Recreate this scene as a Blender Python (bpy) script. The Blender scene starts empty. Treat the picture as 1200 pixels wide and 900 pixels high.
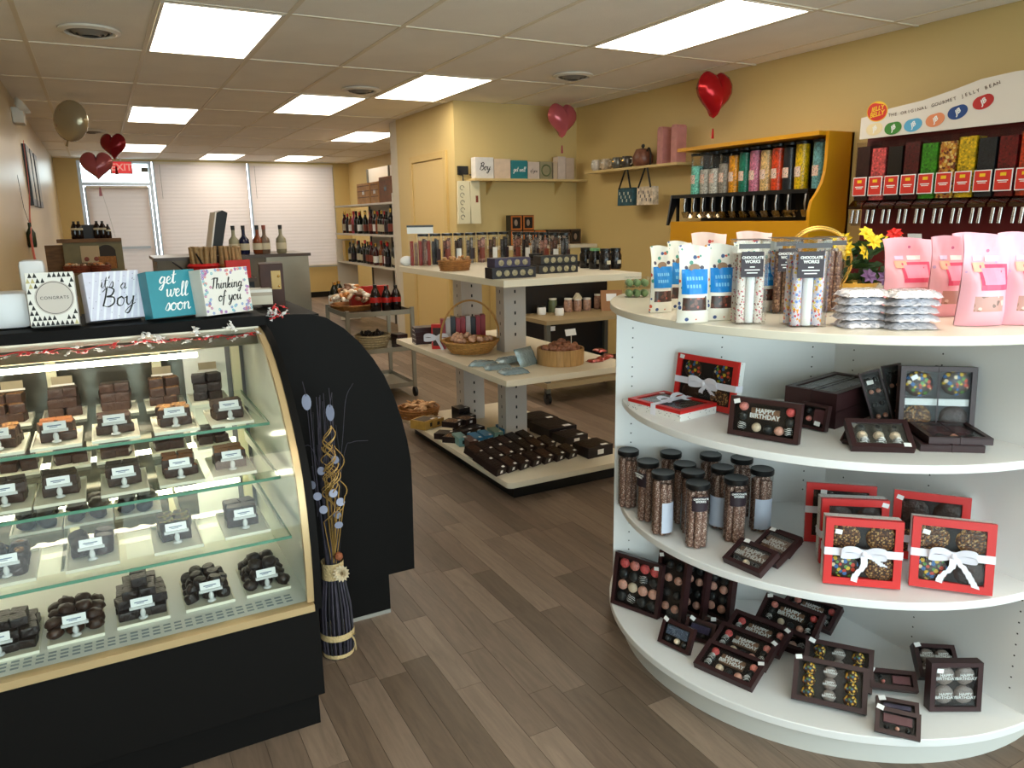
import bpy, bmesh, math, random
from mathutils import Vector, Matrix, Euler, noise as mnoise
random.seed(11)
SC = bpy.context.scene
COL = SC.collection
PI = math.pi
rnd = random.uniform

# ------------------------------------------------------------------ camera, world, exposure
PITCH, YAW, ROLL = .2189, .4941, -.0160
_f = Vector((math.sin(YAW)*math.cos(PITCH), math.cos(YAW)*math.cos(PITCH), -math.sin(PITCH)))
_r = Vector((math.cos(YAW), -math.sin(YAW), 0)); _u = _r.cross(_f)
_r2 = _r*math.cos(ROLL)+_u*math.sin(ROLL); _u2 = -_r*math.sin(ROLL)+_u*math.cos(ROLL)
cam_d = bpy.data.cameras.new('camera'); cam = bpy.data.objects.new('camera', cam_d); COL.objects.link(cam)
cam_d.sensor_width = 36; cam_d.lens = 877.04/1200*36; cam_d.clip_start = .02; cam_d.clip_end = 200
mw = Matrix((( _r2.x, _u2.x, -_f.x, 0), (_r2.y, _u2.y, -_f.y, 0), (_r2.z, _u2.z, -_f.z, 1.41), (0, 0, 0, 1)))
cam.matrix_world = mw
SC.camera = cam
world = bpy.data.worlds.new('sky'); SC.world = world; world.use_nodes = True
bg = world.node_tree.nodes['Background']
bg.inputs[0].default_value = (.86, .93, 1.0, 1); bg.inputs[1].default_value = 7.5
SC.view_settings.view_transform = 'Standard'; SC.view_settings.look = 'None'
SC.view_settings.exposure = -.15; SC.view_settings.gamma = 1; SC.view_settings.use_curve_mapping = False
SC.cycles.max_bounces = 10; SC.cycles.diffuse_bounces = 5; SC.cycles.transparent_max_bounces = 24
SC.cycles.transmission_bounces = 8; SC.cycles.glossy_bounces = 4; SC.cycles.sample_clamp_indirect = 6
SC.cycles.caustics_reflective = False; SC.cycles.caustics_refractive = False
LAMP = 10.0            # radiance of the fluorescent panels
CASE_LAMP = 65.0

# ------------------------------------------------------------------ materials
def lin(c):
    return tuple(((x/255/12.92) if x/255 <= .04045 else ((x/255+.055)/1.055)**2.4) for x in c)+(1,)
MATS = {}
def mat(name, rgb, rough=.55, metal=0, spec=.5, noise=None, bump=None, emis=None, coat=0, trans=0, ior=1.45, alpha=1, stretch=None, sheen=0):
    if name in MATS: return MATS[name]
    m = bpy.data.materials.new(name); m.use_nodes = True; nt = m.node_tree; b = nt.nodes['Principled BSDF']
    b.inputs['Base Color'].default_value = lin(rgb); b.inputs['Roughness'].default_value = rough
    b.inputs['Metallic'].default_value = metal; b.inputs['Specular IOR Level'].default_value = spec
    b.inputs['Coat Weight'].default_value = coat; b.inputs['Transmission Weight'].default_value = trans
    b.inputs['IOR'].default_value = ior; b.inputs['Alpha'].default_value = alpha
    if emis: b.inputs['Emission Color'].default_value = lin(emis[0]); b.inputs['Emission Strength'].default_value = emis[1]
    if noise or bump:
        tc = nt.nodes.new('ShaderNodeTexCoord'); vec = tc.outputs['Object']
        if stretch:
            mp = nt.nodes.new('ShaderNodeMapping'); mp.inputs['Scale'].default_value = stretch
            nt.links.new(vec, mp.inputs[0]); vec = mp.outputs[0]
    if noise:
        n = nt.nodes.new('ShaderNodeTexNoise'); n.inputs['Scale'].default_value = noise[0]; n.inputs['Detail'].default_value = 5
        nt.links.new(vec, n.inputs['Vector'])
        r = nt.nodes.new('ShaderNodeMapRange'); r.inputs[1].default_value = .3; r.inputs[2].default_value = .7
        r.inputs[3].default_value = 1-noise[1]; r.inputs[4].default_value = 1+noise[1]
        nt.links.new(n.outputs[0], r.inputs[0])
        mx = nt.nodes.new('ShaderNodeMix'); mx.data_type = 'RGBA'; mx.blend_type = 'MULTIPLY'; mx.inputs[0].default_value = 1
        mx.inputs[6].default_value = lin(rgb); nt.links.new(r.outputs[0], mx.inputs[7]); nt.links.new(mx.outputs[2], b.inputs['Base Color'])
    if bump:
        n2 = nt.nodes.new('ShaderNodeTexNoise'); n2.inputs['Scale'].default_value = bump[0]; n2.inputs['Detail'].default_value = 4
        nt.links.new(vec, n2.inputs['Vector'])
        bp = nt.nodes.new('ShaderNodeBump'); bp.inputs['Strength'].default_value = bump[1]; bp.inputs['Distance'].default_value = .01
        nt.links.new(n2.outputs[0], bp.inputs['Height']); nt.links.new(bp.outputs[0], b.inputs['Normal'])
    MATS[name] = m
    return m
def mat_speck(name, base, cols, scale, rough=.5, dens=.45, obj=True):
    """speckles (sprinkles, printed dots): voronoi cells whose own colour is picked from cols, over a base colour"""
    if name in MATS: return MATS[name]
    m = bpy.data.materials.new(name); m.use_nodes = True; nt = m.node_tree; b = nt.nodes['Principled BSDF']
    b.inputs['Roughness'].default_value = rough
    tc = nt.nodes.new('ShaderNodeTexCoord'); v = nt.nodes.new('ShaderNodeTexVoronoi'); v.inputs['Scale'].default_value = scale
    nt.links.new(tc.outputs['Object'], v.inputs['Vector'])
    sp = nt.nodes.new('ShaderNodeSeparateColor'); nt.links.new(v.outputs['Color'], sp.inputs[0])
    cr = nt.nodes.new('ShaderNodeValToRGB'); cr.color_ramp.interpolation = 'CONSTANT'
    e = cr.color_ramp.elements
    while len(e) < len(cols): e.new(.5)
    for i, c in enumerate(cols): e[i].position = i/len(cols); e[i].color = lin(c)
    nt.links.new(sp.outputs[0], cr.inputs[0])
    lt = nt.nodes.new('ShaderNodeMath'); lt.operation = 'LESS_THAN'; lt.inputs[1].default_value = dens
    nt.links.new(v.outputs['Distance'], lt.inputs[0])
    mx = nt.nodes.new('ShaderNodeMix'); mx.data_type = 'RGBA'; mx.inputs[6].default_value = lin(base)
    nt.links.new(lt.outputs[0], mx.inputs[0]); nt.links.new(cr.outputs[0], mx.inputs[7]); nt.links.new(mx.outputs[2], b.inputs['Base Color'])
    MATS[name] = m
    return m
def mat_glass(name, tint=(245, 252, 248), base=.04, gain=1.0, rough=.02):
    """thin clear pane or film: transparent with a facing-dependent mirror share"""
    if name in MATS: return MATS[name]
    m = bpy.data.materials.new(name); m.use_nodes = True; nt = m.node_tree; nt.nodes.clear()
    o = nt.nodes.new('ShaderNodeOutputMaterial'); t = nt.nodes.new('ShaderNodeBsdfTransparent'); t.inputs[0].default_value = lin(tint)
    g = nt.nodes.new('ShaderNodeBsdfGlossy'); g.inputs['Roughness'].default_value = rough
    fr = nt.nodes.new('ShaderNodeFresnel'); fr.inputs[0].default_value = 1.45
    mu = nt.nodes.new('ShaderNodeMath'); mu.operation = 'MULTIPLY_ADD'; mu.inputs[1].default_value = gain; mu.inputs[2].default_value = base-.04; mu.use_clamp = True
    nt.links.new(fr.outputs[0], mu.inputs[0])
    mx = nt.nodes.new('ShaderNodeMixShader'); nt.links.new(mu.outputs[0], mx.inputs[0]); nt.links.new(t.outputs[0], mx.inputs[1]); nt.links.new(g.outputs[0], mx.inputs[2])
    nt.links.new(mx.outputs[0], o.inputs[0]); MATS[name] = m
    return m
def mat_blind(name, rgb, tr):
    if name in MATS: return MATS[name]
    m = bpy.data.materials.new(name); m.use_nodes = True; nt = m.node_tree; nt.nodes.clear()
    o = nt.nodes.new('ShaderNodeOutputMaterial'); d = nt.nodes.new('ShaderNodeBsdfDiffuse'); d.inputs[0].default_value = lin(rgb)
    t = nt.nodes.new('ShaderNodeBsdfTranslucent'); t.inputs[0].default_value = lin(rgb)
    mx = nt.nodes.new('ShaderNodeMixShader'); mx.inputs[0].default_value = tr
    nt.links.new(d.outputs[0], mx.inputs[1]); nt.links.new(t.outputs[0], mx.inputs[2]); nt.links.new(mx.outputs[0], o.inputs[0]); MATS[name] = m
    return m
def mat_emit(name, rgb, s):
    if name in MATS: return MATS[name]
    m = bpy.data.materials.new(name); m.use_nodes = True; nt = m.node_tree; nt.nodes.clear()
    o = nt.nodes.new('ShaderNodeOutputMaterial'); e = nt.nodes.new('ShaderNodeEmission'); e.inputs[0].default_value = lin(rgb); e.inputs[1].default_value = s
    nt.links.new(e.outputs[0], o.inputs[0]); MATS[name] = m
    return m

# ------------------------------------------------------------------ mesh building
class MB:
    def __init__(s): s.v = []; s.f = []; s.mi = []; s.m = 0; s.T = None
    def P(s, pts):
        k = len(s.v)
        for p in pts: s.v.append(tuple(s.T @ Vector(p)) if s.T else tuple(p))
        return k
    def F(s, idx): s.f.append(tuple(idx)); s.mi.append(s.m)
    def box(s, x0, x1, y0, y1, z0, z1):
        k = s.P([(x0, y0, z0), (x1, y0, z0), (x1, y1, z0), (x0, y1, z0), (x0, y0, z1), (x1, y0, z1), (x1, y1, z1), (x0, y1, z1)])
        for q in ((0, 3, 2, 1), (4, 5, 6, 7), (0, 1, 5, 4), (1, 2, 6, 5), (2, 3, 7, 6), (3, 0, 4, 7)): s.F([k+i for i in q])
        return s
    def cbox(s, c, d): return s.box(c[0]-d[0]/2, c[0]+d[0]/2, c[1]-d[1]/2, c[1]+d[1]/2, c[2]-d[2]/2, c[2]+d[2]/2)
    def prism(s, pts, ax, a, b):
        n = len(pts)
        def g(p, t): return (t, p[0], p[1]) if ax == 'x' else ((p[0], t, p[1]) if ax == 'y' else (p[0], p[1], t))
        k = s.P([g(p, a) for p in pts]+[g(p, b) for p in pts])
        s.F(range(k, k+n)); s.F(range(k+2*n-1, k+n-1, -1))
        for i in range(n): j = (i+1) % n; s.F((k+i, k+n+i, k+n+j, k+j))
        return s
    def sheet(s, pts, ax, a, b):          # open strip along a polyline profile
        n = len(pts)
        def g(p, t): return (t, p[0], p[1]) if ax == 'x' else ((p[0], t, p[1]) if ax == 'y' else (p[0], p[1], t))
        k = s.P([g(p, a) for p in pts]+[g(p, b) for p in pts])
        for i in range(n-1): s.F((k+i, k+i+1, k+n+i+1, k+n+i))
        return s
    def frame(s, w, h, bw, z0, z1, cx=0, cy=0):   # flat picture-frame ring in xy
        for (a, b, c, d) in ((-w/2, w/2, -h/2, -h/2+bw), (-w/2, w/2, h/2-bw, h/2), (-w/2, -w/2+bw, -h/2+bw, h/2-bw), (w/2-bw, w/2, -h/2+bw, h/2-bw)):
            s.box(cx+a, cx+b, cy+c, cy+d, z0, z1)
        return s
    def lathe(s, prof, c=(0, 0, 0), n=16, sx=1, sy=1, cap=True):
        k0 = len(s.v); m = len(prof)
        for r, z in prof: s.P([(c[0]+sx*r*math.cos(2*PI*i/n), c[1]+sy*r*math.sin(2*PI*i/n), c[2]+z) for i in range(n)])
        for a in range(m-1):
            for i in range(n):
                j = (i+1) % n; s.F((k0+a*n+i, k0+a*n+j, k0+(a+1)*n+j, k0+(a+1)*n+i))
        if cap:
            if prof[0][0] > 1e-4: s.F([k0+i for i in range(n-1, -1, -1)])
            if prof[-1][0] > 1e-4: s.F([k0+(m-1)*n+i for i in range(n)])
        return s
    def disc(s, c, r, n=20, r2=None):
        k = s.P([(c[0]+r*math.cos(2*PI*i/n), c[1]+(r2 or r)*math.sin(2*PI*i/n), c[2]) for i in range(n)]); s.F(range(k, k+n)); return s
    def quad(s, a, b, c, d): k = s.P([a, b, c, d]); s.F((k, k+1, k+2, k+3)); return s
    def ball(s, c, r, n=12, m=7):
        r = r if isinstance(r, (tuple, list)) else (r, r, r)
        k = s.P([(c[0], c[1], c[2]-r[2])])
        for a in range(1, m):
            t = -PI/2+PI*a/m
            s.P([(c[0]+r[0]*math.cos(t)*math.cos(2*PI*i/n), c[1]+r[1]*math.cos(t)*math.sin(2*PI*i/n), c[2]+r[2]*math.sin(t)) for i in range(n)])
        e = s.P([(c[0], c[1], c[2]+r[2])])
        for i in range(n):
            j = (i+1) % n; s.F((k, k+1+j, k+1+i)); s.F((e, k+1+(m-2)*n+i, k+1+(m-2)*n+j))
            for a in range(m-2): s.F((k+1+a*n+i, k+1+a*n+j, k+1+(a+1)*n+j, k+1+(a+1)*n+i))
        return s
    def tube(s, pts, r, n=6, flat=1.0, cap=True):
        pts = [Vector(p) for p in pts]; m = len(pts); rr = r if isinstance(r, (list, tuple)) else [r]*m
        k0 = len(s.v); up = None
        for i, p in enumerate(pts):
            d = (pts[min(i+1, m-1)]-pts[max(i-1, 0)]); d = d.normalized() if d.length > 1e-9 else Vector((0, 0, 1))
            if up is None: up = d.orthogonal().normalized() if abs(d.z) > .9 else Vector((0, 0, 1))
            a = d.cross(up)
            if a.length < 1e-5: a = d.orthogonal()
            a.normalize(); b = a.cross(d).normalized(); up = b
            s.P([p+a*(rr[i]*math.cos(2*PI*q/n))+b*(rr[i]*flat*math.sin(2*PI*q/n)) for q in range(n)])
        for i in range(m-1):
            for q in range(n):
                w = (q+1) % n; s.F((k0+i*n+q, k0+i*n+w, k0+(i+1)*n+w, k0+(i+1)*n+q))
        if cap: s.F([k0+q for q in range(n-1, -1, -1)]); s.F([k0+(m-1)*n+q for q in range(n)])
        return s
    def ribbon(s, pts, wv, th=.0006):      # strip of cloth: centre points + half-width vector(s)
        n = len(pts); wv = wv if isinstance(wv, list) else [wv]*n
        for i in range(n-1):
            a, b = Vector(pts[i]), Vector(pts[i+1]); u, w = Vector(wv[i]), Vector(wv[i+1])
            s.quad(a-u, b-w, b+w, a+u)
        return s
    def mesh(s, name, mats=None, smooth=None, bevel=0):
        me = bpy.data.meshes.new(name); me.from_pydata(s.v, [], s.f)
        for i, q in enumerate(s.mi):
            if q: me.polygons[i].material_index = q
        bm = bmesh.new(); bm.from_mesh(me)
        bmesh.ops.recalc_face_normals(bm, faces=bm.faces)
        if bevel: bmesh.ops.bevel(bm, geom=[e for e in bm.edges if len(e.link_faces) == 2 and e.calc_face_angle(0) > .6], offset=bevel, segments=2, affect='EDGES', profile=.6)
        bm.to_mesh(me); bm.free()
        for m in (mats if isinstance(mats, (list, tuple)) else [mats]):
            if m: me.materials.append(m)
        if smooth:
            me.shade_smooth(); me.set_sharp_from_angle(angle=math.radians(smooth))
        return me
    def build(s, name, mats, parent=None, loc=None, rot=None, smooth=None, bevel=0):
        return put(name, s.mesh(name, mats, smooth, bevel), parent, loc, rot)
def put(name, me, parent=None, loc=None, rot=None, scale=None):
    o = bpy.data.objects.new(name, me); COL.objects.link(o)
    if parent: o.parent = parent
    if loc is not None: o.location = loc
    if rot is not None: o.rotation_euler = rot
    if scale is not None: o.scale = scale if isinstance(scale, (tuple, list)) else (scale,)*3
    return o
def thing(name, label, cat, loc=(0, 0, 0), rot=(0, 0, 0), group=None):
    o = bpy.data.objects.new(name, None); COL.objects.link(o); o.location = loc; o.rotation_euler = rot; o.empty_display_size = .05
    o['label'] = label; o['category'] = cat
    if group: o['group'] = group
    return o
def tag(o, label, cat, group=None):
    o['label'] = label; o['category'] = cat
    if group: o['group'] = group
    return o
def struct(o, label=None, cat=None):
    o['kind'] = 'structure'
    if label: o['label'] = label; o['category'] = cat or 'structure'
    return o
def copy_tree(root, loc, rot=None, label=None, group=None, parent=None):
    r = root.copy(); COL.objects.link(r); r.location = loc
    if rot is not None: r.rotation_euler = rot
    if label: r['label'] = label
    if group: r['group'] = group
    for ch in list(root.children):
        c = ch.copy(); COL.objects.link(c); c.parent = r
        for g in list(ch.children):
            d = g.copy(); COL.objects.link(d); d.parent = c
    return r
CACHE = {}
def cached(key, fn):
    if key not in CACHE: CACHE[key] = fn()
    return CACHE[key]
def text_mesh(txt, size, m, extrude=.0004, shear=0, bold=0, align='CENTER', space=1.0, line=1.0):
    key = ('txt', txt, size, m.name, shear, bold, align, space)
    if key in CACHE: return CACHE[key]
    cu = bpy.data.curves.new('lettering', 'FONT'); cu.body = txt; cu.size = size; cu.extrude = extrude; cu.shear = shear; cu.offset = bold
    cu.align_x = align; cu.align_y = 'CENTER'; cu.space_character = space; cu.space_line = line; cu.resolution_u = 3
    o = bpy.data.objects.new('lettering', cu); COL.objects.link(o)
    dg = bpy.context.evaluated_depsgraph_get(); me = bpy.data.meshes.new_from_object(o.evaluated_get(dg))
    bpy.data.objects.remove(o); bpy.data.curves.remove(cu)
    me.materials.clear(); me.materials.append(m); CACHE[key] = me
    return me
def smooth_path(p, k=5):
    if len(p) < 3: return [Vector(q) for q in p]
    p = [Vector(q) for q in p]; q = [p[0]*2-p[1]]+p+[p[-1]*2-p[-2]]; out = []
    for i in range(1, len(q)-2):
        a, b, c, d = q[i-1:i+3]
        for t in range(k):
            t /= k; out.append(.5*((2*b)+(c-a)*t+(2*a-5*b+4*c-d)*t*t+(3*b-a-3*c+d)*t**3))
    return out+[p[-1]]
# hand-drawn brush letters, x-height .5
GL = {
 'i': (.26, [[(0, .1), (.08, .5), (.08, .1), (.16, 0), (.26, .12)], [(.11, .7), (.12, .73)]]),
 't': (.30, [[(0, .1), (.14, .95), (.1, .15), (.18, 0), (.3, .12)], [(-.04, .6), (.3, .66)]]),
 "'": (.16, [[(.1, .98), (.05, .78)]]),
 's': (.36, [[(0, .08), (.2, .52), (.3, .25), (.2, 0), (.04, .04)], [(.22, 0), (.36, .12)]]),
 'a': (.52, [[(.38, .42), (.2, .5), (.03, .22), (.16, 0), (.36, .25), (.4, .5), (.37, .1), (.44, 0), (.54, .12)]]),
 'B': (.78, [[(.24, 1.0), (.2, .5), (.12, .02)], [(.02, .8), (.3, 1.05), (.6, .9), (.5, .6), (.26, .54), (.62, .48), (.66, .18), (.4, -.02), (.1, .06)]]),
 'o': (.46, [[(.26, .5), (.06, .36), (.08, .06), (.3, .02), (.38, .3), (.26, .5), (.34, .4), (.48, .44)]]),
 'y': (.50, [[(0, .4), (.06, .5), (.08, .14), (.2, .04), (.36, .3), (.4, .5), (.36, 0), (.2, -.42), (.02, -.36), (.2, -.12), (.52, .12)]]),
 'g': (.50, [[(.36, .42), (.2, .5), (.04, .24), (.14, .04), (.34, .25), (.38, .5), (.34, 0), (.2, -.42), (.02, -.34), (.22, -.1), (.52, .12)]]),
 'e': (.40, [[(.02, .16), (.28, .34), (.2, .5), (.06, .36), (.08, .06), (.24, 0), (.42, .14)]]),
 'w': (.62, [[(0, .42), (.06, .5), (.08, .1), (.18, .02), (.3, .3), (.32, .48), (.32, .1), (.42, .02), (.54, .28), (.54, .5), (.66, .42)]]),
 'l': (.26, [[(0, .12), (.2, .8), (.16, 1.0), (.08, .8), (.08, .12), (.16, 0), (.28, .12)]]),
 'n': (.50, [[(0, .36), (.07, .5), (.07, 0), (.1, .3), (.26, .5), (.34, .36), (.34, .1), (.42, 0), (.52, .12)]]),
 'h': (.48, [[(.02, .14), (.18, .9), (.1, .95), (.06, .0), (.1, .3), (.24, .48), (.33, .34), (.33, .1), (.4, 0), (.5, .12)]]),
 'k': (.46, [[(.02, .14), (.18, .9), (.1, .95), (.06, .0), (.1, .24), (.3, .46), (.28, .28), (.1, .24), (.3, .02), (.48, .12)]]),
 'f': (.34, [[(.36, .8), (.26, 1.0), (.16, .7), (.08, -.3), (.02, -.4)], [(0, .42), (.32, .48)]]),
 'u': (.50, [[(0, .4), (.06, .5), (.07, .12), (.16, 0), (.34, .3), (.36, .5), (.36, .1), (.43, 0), (.52, .12)]]),
 'T': (.50, [[(.28, 1.0), (.24, .4), (.16, .0)], [(.0, .9), (.2, 1.02), (.56, 1.0)]]),
 ' ': (.3, []),
}
def script_mb(txt, size, x, y, thick=.035, slant=.22, mb=None):
    mb = mb or MB(); w = sum(GL[c][0] for c in txt)*size; cx = x-w/2
    for c in txt:
        adv, strokes = GL[c]
        for st in strokes:
            p = smooth_path([(cx+(q[0]+q[1]*slant)*size, y+q[1]*size, .0005) for q in st], 4)
            rr = []
            for i, a in enumerate(p):
                d = p[min(i+1, len(p)-1)]-p[max(i-1, 0)]; rr.append(size*thick*(1.25 if d.y < 0 else .62))
            mb.tube(p, rr, 5, flat=.25)
        cx += adv*size
    return mb

# ------------------------------------------------------------------ the room
XL, XR, YF, YN, ZC = -.49, 4.25, 14.2, -1.5, 2.4385
XN, YJ = -1.7, 3.6                       # the front part of the shop is wider on the left
m_wall = mat('wall paint', (208, 183, 124), .5, noise=(1.2, .03), bump=(60, .04))
m_wall_l = mat('left wall paint', (192, 171, 130), .32, noise=(1.0, .04), bump=(40, .05))
m_white = mat('white laminate', (234, 234, 233), .35)
m_whitem = mat('white metal', (222, 216, 204), .4)
m_alu = mat('aluminium', (176, 180, 186), .35, .8)
m_black = mat('black laminate', (17, 15, 14), .65, spec=.12)
m_blk2 = mat('black plastic', (16, 16, 17), .35)
m_steel = mat('stainless steel', (150, 142, 126), .3, .75, noise=(4, .08))
m_clear = mat_glass('clear film', (252, 253, 253), .03, .42)
m_pane = mat_glass('window glass', (240, 248, 246), .04, .8)
m_paper = mat('paper white', (238, 238, 236), .6)
m_ink = mat('ink', (28, 26, 26), .6)
m_choc = mat('milk chocolate', (58, 36, 26), .38, noise=(70, .25), bump=(90, .35))
m_dark = mat('dark chocolate', (34, 22, 19), .36, noise=(70, .3), bump=(90, .4))
m_dkchoc = mat('box dark brown', (52, 27, 28), .42, noise=(40, .06))
m_wood = mat('oiled wood', (128, 84, 44), .5, noise=(14, .25), stretch=(1, 6, 6))
m_wicker = mat('wicker', (158, 104, 52), .6, noise=(60, .25), bump=(120, .6))
m_gold = mat('gold metal', (212, 170, 84), .22, 1)
m_red = mat('red card', (206, 38, 34), .4)
m_ribbon = mat('white satin', (236, 234, 244), .35)
m_silver = mat('silver foil', (226, 226, 234), .25, .6, bump=(45, .9))

def plank_mat():
    m = bpy.data.materials.new('vinyl plank'); m.use_nodes = True; nt = m.node_tree; b = nt.nodes['Principled BSDF']
    N = nt.nodes.new; L = nt.links.new
    oi = N('ShaderNodeObjectInfo'); tc = N('ShaderNodeTexCoord'); at = N('ShaderNodeAttribute'); at.attribute_name = 'tone'
    ad = N('ShaderNodeMath'); ad.operation = 'ADD'; L(oi.outputs['Random'], ad.inputs[0]); L(at.outputs['Fac'], ad.inputs[1])
    fr = N('ShaderNodeMath'); fr.operation = 'FRACT'; L(ad.outputs[0], fr.inputs[0])
    cr = N('ShaderNodeValToRGB'); e = cr.color_ramp.elements; e[0].color = lin((102, 86, 72)); e[1].color = lin((140, 121, 105))
    e.new(.35).color = lin((115, 97, 83)); e.new(.7).color = lin((125, 107, 92)); L(fr.outputs[0], cr.inputs[0])
    ge = N('ShaderNodeNewGeometry')
    cb = N('ShaderNodeCombineXYZ'); ml = N('ShaderNodeMath'); ml.operation = 'MULTIPLY'; ml.inputs[1].default_value = 37; L(fr.outputs[0], ml.inputs[0]); L(ml.outputs[0], cb.inputs[2])
    va = N('ShaderNodeVectorMath'); L(ge.outputs['Position'], va.inputs[0]); L(cb.outputs[0], va.inputs[1])
    mp = N('ShaderNodeMapping'); mp.inputs['Scale'].default_value = (34, 3.2, 8); L(va.outputs[0], mp.inputs[0])
    n = N('ShaderNodeTexNoise'); n.inputs['Scale'].default_value = 1; n.inputs['Detail'].default_value = 6; n.inputs['Roughness'].default_value = .62; n.inputs['Distortion'].default_value = 1.4; L(mp.outputs[0], n.inputs['Vector'])
    mr = N('ShaderNodeMapRange'); mr.inputs[1].default_value = .3; mr.inputs[2].default_value = .7; mr.inputs[3].default_value = .78; mr.inputs[4].default_value = 1.2; L(n.outputs[0], mr.inputs[0])
    mx = N('ShaderNodeMix'); mx.data_type = 'RGBA'; mx.blend_type = 'MULTIPLY'; mx.inputs[0].default_value = 1
    L(cr.outputs[0], mx.inputs[6]); L(mr.outputs[0], mx.inputs[7]); L(mx.outputs[2], b.inputs['Base Color'])
    b.inputs['Roughness'].default_value = .46
    bp = N('ShaderNodeBump'); bp.inputs['Strength'].default_value = .08; bp.inputs['Distance'].default_value = .004; L(n.outputs[0], bp.inputs['Height']); L(bp.outputs[0], b.inputs['Normal'])
    return m
m_plank = plank_mat()

floor = MB().box(XN, XR, YN, YF, -.06, -.003).build('floor', mat('plank joint', (58, 46, 38), .7)); struct(floor)
PW = .0925
planks = []
ci = 0
x = XN
while x < XR-.01:
    y = YN-rnd(0, .5)
    while y < YF:
        ln = random.choice((.46, .46, .62, .9)); a, b = max(y, YN), min(y+ln, YF)
        if b-a > .03 and (x > XL-.1 or b < YJ+.2): planks.append((x, min(x+PW, XR), a, b))
        y += ln
    x += PW
def pl_rank(p):
    cx, cy = (p[0]+p[1])/2, (p[2]+p[3])/2
    ang = math.atan2(cx, max(cy, .01)); inside = -.1 < ang-.0 < 1.12 and cy > .75
    blocked = (cx < .40 and 1.9 < cy < 2.8) or (cx < .78 and 2.4 < cy < 4.5) or math.hypot(cx-2.03, cy-1.58) < .6 or (cx > 2.03 and cy < 2.4 and cx/cy > .9) or (cx > 1.75 and 3.3 < cy < 4.5)
    return (0 if inside and not blocked else 50)+math.hypot(cx, cy)
planks.sort(key=pl_rank)
for (x0, x1, a, b) in planks[:300]:
    w, l = round(x1-x0-.0012, 4), round(b-a-.0012, 3)
    me = cached(('plank', w, l), lambda: MB().box(-w/2, w/2, -l/2, l/2, -.003, 0).mesh('plank', m_plank))
    put('plank', me, floor, ((x0+x1)/2, (a+b)/2, 0))
mb = MB(); tones = []
for (x0, x1, a, b) in planks[300:]:
    mb.box(x0+.0006, x1-.0006, a+.0006, b-.0006, -.003, 0); tones += [random.random()]*6
rest = mb.build('plank_field', m_plank, floor); rest['kind'] = 'stuff'
att = rest.data.attributes.new('tone', 'FLOAT', 'FACE'); att.data.foreach_set('value', tones[:len(rest.data.polygons)])

# ceiling of 2 x 4 ft tiles in a metal grid
m_tile = mat('ceiling tile', (240, 236, 228), .8, noise=(3, .03), bump=(150, .35))
m_tile2 = mat('newer ceiling tile', (228, 222, 212), .8, bump=(150, .3))
ceil = MB().box(XN, XR, YN, YF, ZC+.06, ZC+.12).build('ceiling', m_tile); struct(ceil)
GX = [XN]+[.378+.61*i for i in range(-3, 7)]+[XR]; GX = sorted(set(round(v, 4) for v in GX if XN <= v <= XR))
GY = [YN]+[4.164+1.22*j for j in range(-5, 9)]+[YF]
LIGHTS = {(0, 0), (4, -1), (3, 1), (2, 2), (0, 3), (0, 6), (2, 7), (4, 7), (4, 4), (2, -3), (5, -4), (0, -4)}
VENTS = [(.09, 4.93, 'round white ceiling vent nearest the camera, beside the brightest panel'), (2.0, 6.2, 'round ceiling vent between two light panels near the pantry wall'), (3.25, 5.0, 'round ceiling vent in front of the pink heart balloon'), (.07, 10.0, 'small round ceiling vent behind the silver balloon')]
li = 0
LL = {(0, 0): 'large lit ceiling panel above the register end, nearest on the case side', (4, -1): 'large lit ceiling panel near the candy wall, nearest to the camera', (3, 1): 'lit ceiling panel just before the pantry wall corner', (2, 2): 'lit ceiling panel beside the pantry wall, second back',
      (0, 3): 'lit ceiling panel behind the nearest one above the register counter', (0, 6): 'small lit ceiling panel behind the red heart balloons', (2, 7): 'small lit ceiling panel just before the middle window blind', (4, 7): 'small lit ceiling panel just before the far window blind by the bottle rack', (4, 4): 'lit ceiling panel hidden beyond the pantry wall',
      (2, -3): 'lit ceiling panel above the camera', (5, -4): 'added lit ceiling panel by the storefront window behind the camera', (0, -4): 'added lit ceiling panel behind the camera on the case side', (-1, -2): 'lit ceiling panel over the work side of the case'}  # both panels behind the camera are added to brighten the round unit
for i0 in range(len(GX)-1):
    for j0 in range(len(GY)-1):
        a, b, c, d = GX[i0], GX[i0+1], GY[j0], GY[j0+1]
        if b <= XL+.001 and c >= YJ: continue
        if b-a < .02 or d-c < .02: continue
        ii, jj = round((a-.378)/.61), round((c-4.164)/1.22)
        if a >= XL and c+.6 < YJ or True:
            if (ii, jj) in LIGHTS and b-a > .6:
                t = thing('ceiling_light', LL[(ii, jj)], 'light', ((a+b)/2, (c+d)/2, ZC), group='lit panels in the tiled ceiling')
                w, l = b-a-.03, d-c-.03
                put('frame', cached('lf', lambda: MB().frame(w, l, .016, -.004, .02).mesh('frame', m_whitem)), t)
                put('diffuser', cached('ld', lambda: MB().box(-w/2+.016, w/2-.016, -l/2+.016, l/2-.016, -.001, .006).mesh('diffuser', mat_emit('panel diffuser', (255, 243, 222), LAMP))), t)
                continue
        w, l = round(b-a-.02, 3), round(d-c-.02, 3)
        me = cached(('tile', w, l), lambda: MB().box(-w/2, w/2, -l/2, l/2, 0, .012).mesh('ceiling_tile', m_tile))
        o = put('ceiling_tile', me, ceil, ((a+b)/2, (c+d)/2, ZC+rnd(.001, .004)), (rnd(-.002, .002), rnd(-.001, .001), 0))
m_bar = mat('ceiling grid', (222, 212, 192), .5)
for v in GX[1:-1]: MB().box(v-.012, v+.012, YN, YF if v > XL else YJ, ZC-.002, ZC+.004).build('grid_bar', m_bar, ceil)
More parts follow.
